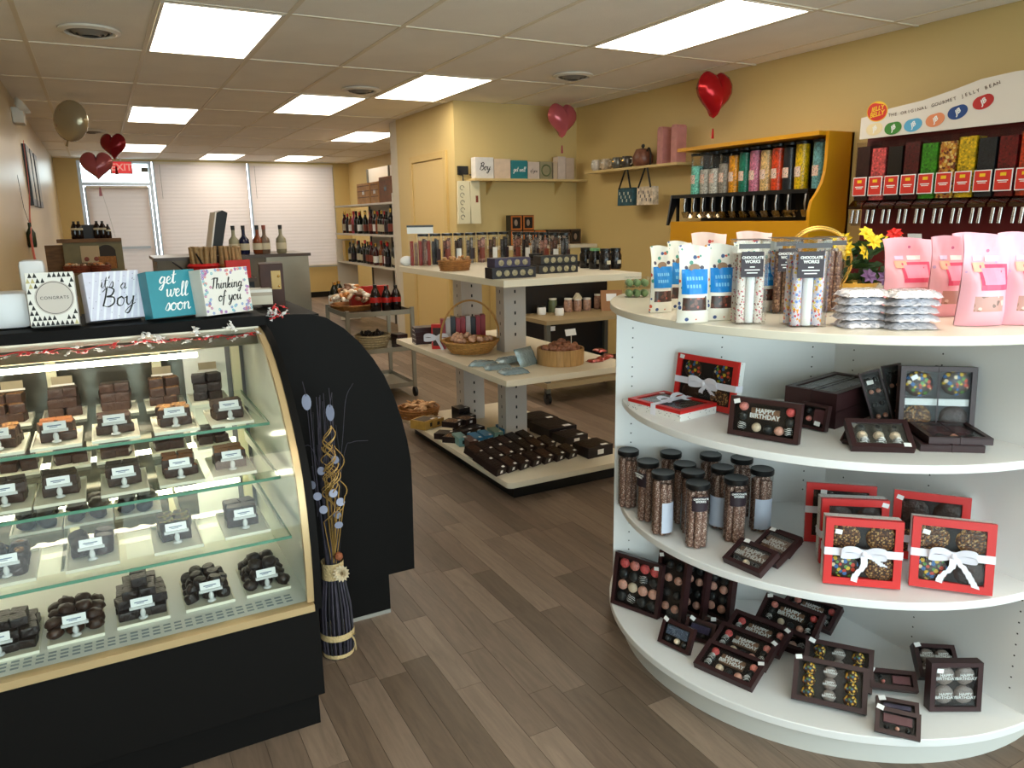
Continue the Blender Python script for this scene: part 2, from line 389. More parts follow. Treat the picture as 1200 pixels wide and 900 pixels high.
for v in GY[1:-1]: MB().box(XL if v > YJ else XN, XR, v-.012, v+.012, ZC-.0022, ZC+.0038).build('grid_bar', m_bar, ceil)
for vx, vy, lb in VENTS:
    t = thing('ceiling_vent', lb, 'vent', (vx, vy, ZC), group='round ceiling vents')
    def ring():
        m = MB(); m.lathe([(.15, 0), (.155, -.012), (.125, -.02), (.118, -.008), (.118, 0)], n=28, cap=False); return m.mesh('vent_rim', m_whitem, 40)
    put('vent_rim', cached('vr', ring), t)
    for k, (r0, z0) in enumerate(((.115, -.004), (.088, -.012), (.06, -.02))):
        put('vent_cone', cached(('vc', k), lambda: MB().lathe([(r0, z0), (r0-.016, z0-.014), (r0-.018, z0-.012), (r0-.004, z0+.002)], n=28, cap=False).mesh('vent_cone', mat('vent grey', (120, 112, 102), .5), 40)), t)
    put('vent_core', cached('vk', lambda: MB().lathe([(.0, -.028), (.035, -.026), (.03, -.016), (.118, .0), (.118, .002)], n=28, cap=False).mesh('vent_core', mat('vent dark', (40, 36, 32), .6), 40)), t)

# walls
def wallbox(name, m, *b):
    o = MB().box(*b).build(name, m); return struct(o)
wallbox('wall_left', m_wall_l, XL-.1, XL, YJ, YF, 0, ZC+.1)
wallbox('wall_left_return', m_wall_l, XN, XL-.1, YJ, YJ+.1, 0, ZC+.1)
wallbox('wall_left_front', m_wall_l, XN-.1, XN, YN, YJ+.1, 0, ZC+.1)
wallbox('wall_right', m_wall, XR, XR+.1, YN-.1, YF+.1, -.06, ZC+.1)
wallbox('wall_partition', m_wall, 2.93, XR, 6.47, 7.96, 0, ZC+.05)
wallbox('wall_pier', mat('pier paint', (214, 205, 186), .5), 2.95, 3.27, 7.965, 8.22, 0, ZC+.05)
# far window wall: pieces around the openings
wb = MB(); wb.box(XL-.1, -.17, YF, YF+.12, 0, ZC+.1); wb.box(3.96, XR, YF, YF+.12, 0, ZC+.1); wb.box(.91, 3.96, YF, YF+.12, 0, .56); wb.box(-.17, 3.96, YF, YF+.12, ZC-.03, ZC+.1)
struct(wb.build('wall_back', m_wall))
struct(MB().box(.91, XR, YF-.012, YF, 0, .1).build('baseboard_back', m_blk2))
struct(MB().box(XR-.012, XR, YN, 6.47, 0, .1).build('baseboard_right', m_blk2))
struct(MB().box(2.918, 2.93, 7.55, 7.96, 0, .1).box(2.918, 2.93, 6.47, 6.66, 0, .1).box(2.918, XR, 6.458, 6.47, 0, .1).build('baseboard_partition', mat('tan base', (150, 112, 62), .5)))
# storefront behind the camera
wf = MB(); wf.box(XN-.1, -1.5, YN-.12, YN, 0, ZC+.1); wf.box(4.1, XR, YN-.12, YN, 0, ZC+.1); wf.box(-1.5, 4.1, YN-.12, YN, 0, .08); wf.box(-1.5, 4.1, YN-.12, YN, 2.35, ZC+.1)
struct(wf.build('wall_front', m_wall))

def window(name, x0, x1, z0, z1, y, mull=(), blind=True, sgn=-1):
    f = MB(); t = .045
    f.box(x0, x0+t, y, y+.07, z0, z1); f.box(x1-t, x1, y, y+.07, z0, z1); f.box(x0+t, x1-t, y, y+.07, z0, z0+t); f.box(x0+t, x1-t, y, y+.07, z1-t, z1)
    for mx_ in mull: f.box(mx_-t/2, mx_+t/2, y+.005, y+.065, z0+t, z1-t)
    o = struct(f.build(name, m_alu))
    MB().box(x0+t, x1-t, y+.035, y+.041, z0+t, z1-t).build('pane', m_pane, o)
    if blind:
        yb = y-.05
        MB().box(x0+.015, x1-.015, yb-.02, yb+.02, z1-.045, z1-.005).build('headrail', m_whitem, o)
        n = 60; zt, zb = z1-.045, z0+.05
        pts = [(yb+(.0012 if i % 2 else -.0012), zt+(zb-zt)*i/n) for i in range(n+1)]
        MB().sheet(pts, 'x', x0+.02, x1-.02).build('blind', mat_blind('pleated blind', (224, 213, 211), .095), o)
        MB().box(x0+.02, x1-.02, yb-.012, yb+.012, zb-.02, zb).build('bottom_rail', m_whitem, o)
        MB().tube([(x0+.1, yb-.02, z1-.05), (x0+.102, yb-.02, z1-.6)], .003, 5).build('cord', mat('cord', (120, 112, 104), .7), o)
    return o
window('window_1', .93, 2.43, .56, 2.41, YF, ())
window('window_2', 2.45, 3.95, .56, 2.41, YF, ())
window('window_3', -1.5, 4.1, .08, 2.35, YN-.09, (-.1, 1.3, 2.7), False)
# far glass door with its transom
dm = MB(); dm.box(-.17, -.12, YF, YF+.08, 0, 2.41); dm.box(.86, .91, YF, YF+.08, 0, 2.41); dm.box(-.12, .86, YF, YF+.08, 2.02, 2.07); dm.box(-.12, .86, YF, YF+.08, 2.37, 2.41)
d1 = struct(dm.build('door_1', m_alu))
MB().box(-.12, .86, YF+.035, YF+.041, 2.07, 2.37).build('transom_pane', m_pane, d1)
MB().box(-.11, -.03, YF+.01, YF+.05, .02, 2.0).box(.77, .85, YF+.01, YF+.05, .02, 2.0).box(-.03, .77, YF+.01, YF+.05, .02, .24).box(-.03, .77, YF+.01, YF+.05, 1.93, 2.0).build('door_leaf_frame', m_alu, d1)
MB().box(-.03, .77, YF+.026, YF+.032, .24, 1.93).build('door_pane', m_pane, d1)
MB().sheet([(YF-.03+(.0012 if i % 2 else -.0012), 1.98-1.9*i/56) for i in range(57)], 'x', -.08, .82).build('door_blind', mat_blind('pleated blind', (224, 213, 211), .095), d1)
MB().box(-.08, .82, YF-.05, YF-.01, 1.98, 2.015).build('headrail', m_whitem, d1)
MB().box(.72, .76, YF-.075, YF-.05, 1.0, 1.04).box(-.0, .76, YF-.09, YF-.075, 1.0, 1.04).build('push_bar', m_alu, d1)
# pantry door in the partition
dd = MB(); dd.box(2.905, 2.935, 6.63, 6.70, 0, 2.03); dd.box(2.905, 2.935, 7.49, 7.56, 0, 2.03); dd.box(2.905, 2.935, 6.70, 7.49, 1.965, 2.03)
d2 = struct(dd.build('door_2', mat('door casing', (206, 176, 112), .45), bevel=.004))
MB().box(2.915, 2.93, 6.705, 7.485, .01, 1.955).build('door_leaf', mat('door paint', (212, 182, 118), .42), d2)
kx = MB(); kx.T = Matrix.Translation((2.905, 7.38, .93)) @ Matrix.Rotation(-PI/2, 4, 'Y'); kx.lathe([(.012, -.01), (.012, .02), (.027, .03), (.03, .045), (.02, .058), (0, .06)], n=12)
kx.build('door_knob', mat('bronze', (70, 42, 24), .35, .7), d2, smooth=40)
# lights at the openings: sky portals only
def portal(x, y, z, sx, sz, ry):
    l = bpy.data.lights.new('sky_portal', 'AREA'); l.shape = 'RECTANGLE'; l.size = sx; l.size_y = sz; l.cycles.is_portal = True
    o = bpy.data.objects.new('sky_portal', l); COL.objects.link(o); o.location = (x, y, z); o.rotation_euler = (ry, 0, 0)
portal(1.3, YN-.1, 1.22, 5.6, 2.26, PI/2)
portal(.37, YF+.1, 2.2, 1.0, .4, -PI/2)
portal(2.43, YF+.1, 1.5, 3.1, 1.9, -PI/2)

# ------------------------------------------------------------------ round white display unit
RC = Vector((2.03, 1.582, 0)); Z0, Z1, Z2, Z3 = .105, .467, .822, 1.137
ru = thing('round_display_unit', 'round white three-panel display unit with curved shelves full of chocolate gifts', 'display unit', RC)
def disc_board(r, z0, z1): return MB().lathe([(r-.002, z0), (r, z0+.002), (r, z1-.002), (r-.002, z1)], n=96)
MB().lathe([(.664, 0), (.664, .082)], n=96).build('plinth', mat('white plinth', (214, 212, 206), .45), ru, smooth=30)
disc_board(.707, .082, Z0).build('base_board', m_white, ru, smooth=30)
disc_board(.678, .445, Z1).build('shelf', m_white, ru, smooth=30)
disc_board(.676, .800, Z2).build('shelf', m_white, ru, smooth=30)
disc_board(.718, 1.115, Z3).build('top_board', mat('cream laminate', (228, 222, 206), .22), ru, smooth=30)
for k, deg in enumerate((147.5, 268.5, 28)):
    a = math.radians(deg)
    p = MB().box(0, .697, -.009, .009, Z0, 1.115).build('divider_panel', m_white, ru, (0, 0, 0), (0, 0, a))
    h = MB()
    for xr in (.645, .36, .075):
        for z in [v*.032+.16 for v in range(30)]:
            if all(abs(z-q) > .03 for q in (.456, .81, 1.11)):
                for s in (-1, 1):
                    h.T = Matrix.Translation((xr, s*.0093, z)) @ Matrix.Rotation(PI/2, 4, 'X'); h.disc((0, 0, 0), .0026, 6)
    hh = h.build('pin_hole_row', m_blk2, p); hh['kind'] = 'stuff'

# --- chocolate boxes -------------------------------------------------
m_ins = mat('tray insert', (34, 26, 24), .5)
TR = {
 'pink': mat('pink icing', (244, 150, 138), .45, noise=(160, .3)), 'rose': mat('rose icing', (234, 100, 98), .45, noise=(160, .35)),
 'cream': mat('cream icing', (244, 220, 190), .45, noise=(120, .12)), 'dark': mat('dark truffle', (52, 52, 52), .35, noise=(60, .2)),
 'pale': mat('pale pink icing', (244, 180, 158), .45, noise=(120, .2)),
 'stripe': mat('dark truffle', (44, 40, 40), .35), 'spr': mat_speck('sprinkle top', (70, 42, 26), [(240, 180, 50), (70, 120, 150), (90, 130, 60), (200, 90, 40), (240, 210, 120), (70, 42, 26)], 170, .5, .5),
 'grey': mat('grey printed icing', (142, 128, 122), .45, noise=(300, .25)), 'purple': mat('plum slab', (106, 62, 66), .45, noise=(80, .12)),
 'blue': mat_speck('blue printed slab', (86, 98, 120), [(130, 140, 160), (60, 70, 92), (86, 98, 120)], 260, .45, .5),
 'plq': mat('cocoa plaque', (134, 98, 74), .5, noise=(140, .25)), 'green': mat('green icing', (84, 120, 60), .45, noise=(90, .3)), 'violet': mat('violet slab', (66, 58, 84), .45, noise=(120, .3))}
def truffle(style, r):
    def mk():
        m = MB(); m.lathe([(r, 0), (r*.98, .005), (r*.8, .010), (r*.4, .0125), (0, .013)], n=14)
        if style == 'stripe':
            m.m = 1
            for q in (-.5, -.1, .3, .65):
                w = r*.9*math.sqrt(max(.05, 1-q*q)); m.tube([(-w, q*r+.1*r, .0075), (-w*.4, q*r+.0*r, .0128), (w*.3, q*r+.2*r, .0132), (w, q*r+.05*r, .0075)], .0011, 4)
        return m.mesh('truffle', [TR[style], m_paper] if style == 'stripe' else TR[style], 50)
    return cached(('tr', style, round(r, 4)), mk)
LAY = {
 'hb': dict(p=(.5, .66, .46, .36, 'plq', 1), c=[(.13, .84, 'pink'), (.13, .52, 'dark'), (.13, .18, 'stripe'), (.37, .18, 'cream'), (.56, .16, 'dark'), (.74, .17, 'pale'), (.9, .84, 'rose'), (.9, .5, 'dark'), (.9, .18, 'stripe')], r=.125),
 'hb2': dict(p=(.52, .62, .46, .4, 'plq', 1), c=[(.12, .82, 'rose'), (.12, .5, 'stripe'), (.12, .2, 'stripe'), (.36, .18, 'cream'), (.55, .16, 'dark'), (.74, .15, 'pale'), (.91, .78, 'pink'), (.91, .48, 'dark'), (.91, .18, 'stripe')], r=.125),
 '16': dict(c=[(x, y, s) for y, ss in ((.87, ['rose', 'pink', 'rose', 'rose']), (.63, ['dark', 'dark', 'stripe', 'dark']), (.38, ['pale', 'cream', 'pale', 'pale']), (.13, ['dark', 'stripe', 'dark', 'dark'])) for x, s in zip((.13, .38, .63, .88), ss)], r=.112),
 '9h': dict(c=[(x, y, s) for y in (.84, .5, .16) for x, s in ((.17, 'spr'), (.5, 'grey'), (.83, 'spr'))], r=.15),
 '9t': dict(c=[(x, y, s) for y, s in ((.84, 'dark'), (.5, 'cream'), (.17, 'stripe')) for x in (.18, .5, .82)], r=.15),
 '4h': dict(c=[(x, y, 'grey') for x in (.27, .75) for y in (.74, .26)], r=.235),
 'pl': dict(p=(.5, .66, .8, .48, 'purple', 0), c=[(.2, .18, 'dark'), (.5, .18, 'pale'), (.8, .18, 'dark')], r=.1),
 'pb': dict(p=(.5, .66, .84, .5, 'blue', 0), c=[(.2, .18, 'dark'), (.55, .2, 'cream'), (.85, .18, 'dark')], r=.13),
 'pv': dict(p=(.5, .6, .8, .5, 'violet', 0), c=[(.3, .18, 'dark'), (.65, .18, 'dark')], r=.1),
 'lr': dict(p=(.72, .55, .46, .72, 'purple', 0), c=[(.2, .75, 'dark'), (.25, .35, 'pink')], r=.12),
 'hs': dict(p=(.5, .62, .9, .5, 'plq', 1), c=[(.2, .15, 'dark'), (.5, .15, 'cream'), (.8, .15, 'dark')], r=.12),
 '8s': dict(c=[(x, y, s) for x in (.3, .72) for y, s in ((.86, 'dark'), (.63, 'pale'), (.38, 'dark'), (.14, 'pale'))], r=.15)}
def face_matrix(P0, P1, d, tilt):
    P0, P1 = Vector(P0), Vector(P1); xd = (P1-P0).normalized(); n = Vector((xd.y, -xd.x, 0)); t = math.radians(tilt)
    yd = Vector((0, 0, math.cos(t)))-n*math.sin(t); nn = n*math.cos(t)+Vector((0, 0, math.sin(t))); o = (P0+P1)/2
    return Matrix(((xd.x, yd.x, nn.x, o.x), (xd.y, yd.y, nn.y, o.y), (xd.z, yd.z, nn.z, o.z), (0, 0, 0, 1))), (P1-P0).length
def clear_of_panels(M, w, h, d):
    for deg, s in ((147.5, 1), (268.5, -1)):
        a = math.radians(deg); n = Vector((-math.sin(a), math.cos(a), 0))*s
        q = min(((M @ Vector((x, y, z)))-RC).dot(n) for x in (-w/2, w/2) for y in (0, h) for z in (-d, 0))
        if q < .0115: M.translation += n*(.0115-q)
    return M
def tray_mesh(w, h, d, bw, mats, key):
    def mk():
        m = MB(); t = .0015
        m.box(-w/2, w/2, 0, h, -d, -d+t); m.box(-w/2, w/2, 0, t, -d+t, -.001); m.box(-w/2, w/2, h-t, h, -d+t, -.001); m.box(-w/2, -w/2+t, t, h-t, -d+t, -.001); m.box(w/2-t, w/2, t, h-t, -d+t, -.001)
        m.frame(w, h, bw, -.003, 0, 0, h/2)
        return m.mesh('box_frame', mats)
    return cached((key, round(w, 3), round(h, 3), round(d, 3), round(bw, 3)), mk)
def choc_box(label, geo, d, tilt, lay, group=None, hh=None, tie=False, sticker=(-.40, .88), name='chocolate_box', bw=None, roll=0.0):
    (P0, P1, h) = geo; h = hh or h; M, w = face_matrix(P0, P1, d, tilt); M = clear_of_panels(M @ Matrix.Rotation(roll, 4, 'Z'), w, h, d)
    t = thing(name, label, 'chocolate box', group=group or 'dark brown boxes of chocolates'); t.matrix_world = M
    bw = bw or min(.013, w*.1); put('box_frame', tray_mesh(w, h, d, bw, m_dkchoc, 'cb'), t)
    iw, ih = w-2*bw, h-2*bw; zi = -min(d*.75, .017)
    put('insert', cached(('ins', round(iw, 3), round(ih, 3), round(zi, 3)), lambda: MB().box(-iw/2-.002, iw/2+.002, bw-.002, h-bw+.002, zi-.002, zi).mesh('insert', m_ins)), t)
    put('window', cached(('win', round(iw, 3), round(ih, 3)), lambda: MB().box(-iw/2-.001, iw/2+.001, bw-.001, h-bw+.001, -.0028, -.0022).mesh('window', m_clear)), t)
    L = LAY[lay]; rr = L['r']*min(iw, ih*1.25)
    for u, v, s in L['c']: 
        o = put('truffle', truffle(s, rr), t, (-iw/2+u*iw, bw+v*ih, zi), (0, 0, rnd(-.4, .4)))
        if s == 'grey': put('lettering', text_mesh('HAPPY\nBIRTHDAY', rr*.44, m_paper, line=.8, bold=.0002), o, (0, 0, .0126), (0, 0, -o.rotation_euler.z))
    if 'p' in L:
        u, v, a, b, s, txt = L['p']
        p = put('plaque', cached(('pq', s, round(iw*a, 3), round(ih*b, 3)), lambda: MB().box(-iw*a/2, iw*a/2, -ih*b/2, ih*b/2, 0, .009).mesh('plaque', TR[s], bevel=.001)), t, (-iw/2+u*iw, bw+v*ih, zi))
        if txt: put('lettering', text_mesh('HAPPY\nBIRTHDAY', iw*a*.225, m_paper, bold=.0006, line=.85), p, (0, 0, .0094))
    if sticker: put('price_sticker', cached('stk', lambda: MB().box(-.0085, .0085, -.006, .006, 0, .0005).mesh('price_sticker', m_paper)), t, (sticker[0]*w, sticker[1]*h, .0002), (0, 0, rnd(-.5, .6)))
    if tie:
        b = MB(); b.box(-.0016, .0016, -.001, h+.001, .0002, .0016); b.box(-.0016, .0016, -.0016, -.0002, -d, .001); b.box(-.0016, .0016, h+.0002, h+.0016, -d, .001)
        b.build('elastic_band', m_dkchoc, t)
    return t
m_spr1 = mat_speck('rainbow candy', (60, 36, 24), [(220, 180, 40), (210, 70, 40), (60, 110, 170), (90, 150, 60), (240, 220, 180), (60, 36, 24)], 95, .4, .5)
m_nut = mat_speck('nut crumb', (70, 40, 26), [(160, 110, 60), (110, 70, 42), (190, 150, 96), (60, 34, 22)], 210, .6, .55)
m_side = mat_speck('white patterned card', (230, 228, 224), [(70, 70, 76), (230, 228, 224), (230, 228, 224)], 150, .6, .22)
def bow(mb, c, s, zc):
    """a tied ribbon bow lying on the plane z = zc"""
    x, y = c
    for k in (-1, 1):
        p = smooth_path([(x, y, zc+.004), (x+k*.02*s, y+.010*s, zc+.011), (x+k*.042*s, y+.008*s, zc+.012), (x+k*.046*s, y-.006*s, zc+.006), (x+k*.02*s, y-.006*s, zc+.004), (x, y, zc+.004)], 4)
        mb.ribbon(p, (0, .0075*s, .002))
    mb.ball((x, y, zc+.006), (.007*s, .007*s, .005), 8, 5)
def red_box(label, geo, d, tilt, kinds, bowx=0, tails=((-.02, -.05), (.03, -.055)), bowy=.5, seed=0, flat=False, sticker=(-.33, .8)):
    (P0, P1, h) = geo; M, w = face_matrix(P0, P1, d, tilt); M = clear_of_panels(M, w, h, d)
    t = thing('gift_box', label, 'gift box', group='red gift boxes tied with white ribbon'); t.matrix_world = M
    bw = min(w, h)*.11
    put('box_lid', tray_mesh(w, h, d*.32, bw, m_red, 'rb'), t)
    MB().box(-w/2+.001, w/2-.001, .001, h-.001, -d, -d*.32).build('box_base', m_side, t)
    MB().box(-w/2+bw-.001, w/2-bw+.001, bw-.001, h-bw+.001, -.0028, -.0022).build('window', m_clear, t)
    MB().box(-w/2+bw, w/2-bw, bw, h-bw, -d*.32+.0016, -d*.32+.003).build('tray', m_ins, t)
    k = 0
    for v in (.72, .26):
        for u in (.26, .74):
            mm = {'r': m_spr1, 'n': m_nut, 'c': m_choc}[kinds[k]]; k += 1
            r = min(w, h)*.19
            MB().ball((0, 0, 0), (r*1.15, r, min(r*.5, d*.13)), 14, 8).build('dipped_treat', mm, t, (-w/2+u*w, v*h, -d*.16-.003), smooth=60)
    b = MB(); rw = .010; y = bowy*h
    b.box(-w/2-.0008, w/2+.0008, y-rw, y+rw, .0004, .001); b.box(-w/2-.0012, -w/2-.0004, y-rw, y+rw, -d, .0008); b.box(w/2+.0004, w/2+.0012, y-rw, y+rw, -d, .0008)
    b.build('ribbon', m_ribbon, t)
    bo = MB(); bx = bowx*w; bow(bo, (bx, y), 1.15, .001)
    for (ex, ey) in tails:
        p = smooth_path([(bx, y, .006), (bx+ex*.35+.008, y+ey*.4, .009), (bx+ex*.8, y+ey*.75, .006), (bx+ex, max(y+ey, -.012), .005)], 4)
        bo.ribbon(p, [(.008, .002*(1 if i % 2 else -1), 0) for i in range(len(p))])
    bo.build('bow', m_ribbon, t, smooth=50)
    put('price_sticker', cached('stk', None), t, (sticker[0]*w, sticker[1]*h, .0002), (0, 0, rnd(-.3, .3)))
    return t
# upper shelf
G_HB = 'happy birthday chocolate boxes'
choc_box('dark happy birthday chocolate box standing at the front edge of the upper shelf', ((1.446, 1.451, 0.825), (1.523, 1.279, 0.825), 0.106), .022, 8, 'hb', G_HB)
choc_box('small dark chocolate box tucked just behind the standing happy birthday box', ((1.663, 1.403, 0.826), (1.678, 1.324, 0.826), 0.071), .02, 12, 'lr', sticker=(.2, .25))
choc_box('narrow dark chocolate box leaning behind the standing happy birthday box', ((1.767, 1.450, 0.825), (1.780, 1.387, 0.825), 0.068), .02, 10, 'pv', sticker=None)
choc_box('large plain brown box at the bottom of the pair stacked by the panel seam', ((1.852, 1.578, 0.872), (1.883, 1.426, 0.872), 0.286), .05, 90, 'pv', 'large plain brown boxes', tie=True, sticker=None, bw=.02)
choc_box('large brown window box on top of the pair stacked by the panel seam', ((1.855, 1.585, 0.922), (1.886, 1.433, 0.922), 0.286), .05, 90, 'pv', 'large plain brown boxes', tie=True, sticker=None, bw=.02)
choc_box('tall brown candy box leaning sideways on the stacked brown boxes', ((1.846, 1.296, 0.830), (1.881, 1.253, 0.830), .155), .05, 10, '8s', 'tall brown boxes leaning together', sticker=(-.1, .8), roll=.33)
choc_box('tall dark brown candy box leaning behind the other leaning tall box', ((1.937, 1.303, 0.830), (1.969, 1.262, 0.830), .16), .03, 8, '8s', 'tall brown boxes leaning together', sticker=None, roll=.26)
tb = choc_box('brown window box of bright candy treats standing upright at the back of the upper shelf', ((1.835, 1.213, 0.825), (1.980, 1.095, 0.825), 0.183), .03, 6, 'pv', 'treat window boxes', sticker=(-.32, .84), tie=True)
for o in [c for c in tb.children if c.name.startswith(('truffle', 'plaque'))]: bpy.data.objects.remove(o)
_w = .105
for u, v, mm in ((-.045, .135, m_spr1), (.045, .14, m_spr1), (-.045, .045, m_nut), (.045, .045, m_choc)):
    MB().ball((0, 0, 0), (.036, .034, .009), 14, 8).build('candy_treat', mm, tb, (u, v, -.013), smooth=60)
MB().box(-.08, .08, .078, .096, -.016, -.010).build('paper_cup', m_paper, tb)
choc_box('open-faced box of nine truffles with a cream middle row on the upper shelf', ((1.594, 1.172, 0.839), (1.714, 1.082, 0.839), 0.096), .02, 58, '9t', sticker=(.38, .1))
choc_box('dark chocolate box end peeking out beside the nine-truffle box', ((1.626, 1.234, 0.834), (1.629, 1.205, 0.834), 0.063), .018, 40, 'pl', sticker=(0, .8))
choc_box('lower brown window box of the flat pair at the end of the upper shelf', ((1.746, 1.092, 0.840), (1.866, 1.002, 0.840), 0.164), .018, 90, 'pl', 'flat brown window boxes', tie=True, sticker=None)
choc_box('upper brown window box of the flat pair at the end of the upper shelf', ((1.768, 1.086, 0.858), (1.887, 0.996, 0.858), 0.153), .018, 90, 'pl', 'flat brown window boxes', tie=True, sticker=None)
red_box('red gift box lying flat with a ribbon at the curved edge of the upper shelf', ((1.424, 1.617, 0.854), (1.584, 1.637, 0.854), 0.215), .032, 90, 'cccc', 0, ((-.04, -.03), (.03, -.045)), .5, sticker=(.3, .9))
red_box('red gift box standing upright against the panel on the upper shelf', ((1.558, 1.809, 0.827), (1.596, 1.585, 0.827), 0.157), .034, 8, 'rrcn', 0, ((-.005, -.03), (.04, -.03)), .48, sticker=(-.42, .94))
# middle shelf
G_R = None
red_box('front red gift box with rainbow candy apple beside the other front box', ((1.547, 1.189, 0.472), (1.685, 1.067, 0.472), 0.175), .05, 6, 'nnrn', 0, ((-.02, -.075), (.05, -.03)), .5)
red_box('red gift box nearest the end of the middle shelf with long ribbon tails', ((1.719, 1.067, 0.475), (1.843, 0.929, 0.475), 0.179), .045, 10, 'nnrc', 0, ((-.028, -.07), (.055, -.075)), .5)
red_box('red gift box standing directly behind the front rainbow candy box', ((1.633, 1.272, 0.471), (1.770, 1.168, 0.471), 0.183), .05, 5, 'ccnn', .1, ((-.05, -.06), (.02, -.04)), .45, sticker=(.44, .93))
red_box('red gift box against the panel, furthest back on the middle shelf', ((1.713, 1.392, 0.471), (1.851, 1.264, 0.471), 0.175), .03, 8, 'cccc', .0, ((-.06, -.05), (.02, -.03)), .55, sticker=(-.25, .86))
red_box('red gift box tilted behind the box nearest the shelf end', ((1.876, 1.199, 0.473), (1.990, 1.053, 0.473), 0.187), .04, 12, 'ccnn', .1, ((-.02, -.04), (.02, -.04)), .3, sticker=(-.42, .9))
choc_box('small happy birthday box lying in front on the middle shelf by the tubes', ((1.411, 1.412, 0.485), (1.426, 1.291, 0.485), 0.088), .02, 64, 'hs', G_HB, sticker=(-.3, .95))
choc_box('small happy birthday box overlapped by the front one on the middle shelf', ((1.499, 1.411, 0.485), (1.505, 1.308, 0.485), 0.110), .02, 64, 'hs', G_HB, sticker=(-.36, .95))
choc_box('small dark chocolate box at the back of the overlapping trio on the middle shelf', ((1.570, 1.406, 0.483), (1.583, 1.334, 0.483), 0.075), .018, 64, 'pv', sticker=None)
# base board
choc_box('sixteen-truffle box with pink tops, first of the standing row on the bottom shelf', ((1.405, 1.919, 0.108), (1.472, 1.750, 0.108), 0.182), .022, 9, '16', 'truffle boxes standing in a row', sticker=(.38, .92))
choc_box('truffle box second in the standing row on the bottom shelf', ((1.484, 1.792, 0.109), (1.508, 1.679, 0.109), 0.221), .03, 8, '8s', 'truffle boxes standing in a row', sticker=(-.4, .94))
choc_box('truffle box third in the standing row on the bottom shelf', ((1.571, 1.781, 0.109), (1.593, 1.672, 0.109), 0.187), .03, 8, '8s', 'truffle boxes standing in a row', sticker=None)
choc_box('truffle box last in the standing row, against the white panel', ((1.627, 1.730, 0.109), (1.653, 1.614, 0.109), 0.160), .03, 7, '8s', 'truffle boxes standing in a row', sticker=None)
choc_box('small box with a pale blue bar leaning before the standing truffle boxes', ((1.386, 1.645, 0.112), (1.415, 1.537, 0.112), 0.079), .018, 24, 'pb', sticker=(-.4, .96))
choc_box('small box with a violet bar leaning just behind the pale blue one', ((1.473, 1.627, 0.113), (1.512, 1.538, 0.113), 0.065), .018, 28, 'pv', sticker=(-.3, .96))
choc_box('small dark box at the back of the leaning little trio on the bottom shelf', ((1.535, 1.609, 0.113), (1.567, 1.545, 0.113), 0.054), .018, 28, 'pv', sticker=(-.1, .96))
choc_box('happy birthday box at the front of the fanned pile on the bottom shelf', ((1.391, 1.487, 0.125), (1.446, 1.314, 0.125), 0.099), .022, 68, 'hb2', G_HB, .1, sticker=(.44, .86))
choc_box('happy birthday box in the middle of the fanned pile on the bottom shelf', ((1.478, 1.522, 0.138), (1.534, 1.348, 0.138), 0.082), .022, 66, 'hb2', G_HB, .1, sticker=(.44, .9))
choc_box('happy birthday box at the back of the fanned pile on the bottom shelf', ((1.553, 1.543, 0.145), (1.609, 1.367, 0.145), 0.061), .022, 64, 'hb2', G_HB, .1, sticker=(.44, .9))
choc_box('dark truffle box lying under the tilted happy birthday box', ((1.650, 1.520, 0.128), (1.709, 1.350, 0.128), 0.078), .024, 72, 'hb', hh=.1, sticker=(-.3, .9))
choc_box('happy birthday box tilted on top behind the fanned pile', ((1.691, 1.540, 0.156), (1.739, 1.354, 0.156), 0.094), .022, 48, 'hb', G_HB, sticker=(-.42, .94))
choc_box('dark chocolate box beneath the tilted one, by the back panel', ((1.830, 1.571, 0.126), (1.873, 1.401, 0.126), 0.060), .024, 60, 'hb', hh=.1, sticker=None)
choc_box('nine-disc box with sprinkle tops leaning in front on the bottom shelf', ((1.512, 1.233, 0.120), (1.627, 1.085, 0.120), 0.117), .024, 38, '9h', 'sprinkle disc boxes', sticker=(-.44, .96))
choc_box('nine-disc sprinkle box mostly hidden behind the leaning one', ((1.609, 1.279, 0.120), (1.718, 1.136, 0.120), 0.090), .024, 40, '9h', 'sprinkle disc boxes', hh=.117, sticker=(-.4, .95))
choc_box('little plum bar box frontmost of the three beside the sprinkle box', ((1.593, 1.037, 0.118), (1.655, 0.954, 0.118), 0.064), .02, 42, 'pl', 'little plum bar boxes', sticker=(-.4, .95))
choc_box('little plum bar box in the middle of the three beside the sprinkle box', ((1.663, 1.083, 0.120), (1.730, 1.006, 0.120), 0.042), .02, 50, 'pv', 'little plum bar boxes', sticker=(-.36, .9))
choc_box('little plum bar box rearmost of the three, with a pink truffle', ((1.722, 1.144, 0.135), (1.814, 1.065, 0.135), 0.055), .02, 50, 'lr', 'little plum bar boxes', sticker=(-.44, .95))
q1 = choc_box('upright box of four grey birthday discs at the end of the bottom shelf', ((1.797, 1.022, 0.108), (1.915, 0.955, 0.108), 0.136), .03, 6, '4h', 'boxes of four birthday discs', sticker=(-.33, .84))
q2 = choc_box('box of four grey birthday discs tipped back behind the upright one', ((1.874, 1.094, 0.148), (1.963, 1.029, 0.148), 0.095), .03, 50, '4h', 'boxes of four birthday discs', sticker=(-.4, .95))
for q, sx in ((q1, 1), (q2, -1)):
    MB().tube(smooth_path([(sx*.03, .07, -.01), (sx*.042, .078, -.005), (sx*.046, .07, -.004), (sx*.04, .064, -.006), (sx*.03, .068, -.01)], 4), .0008, 4).build('cord_loop', m_blk2, q)
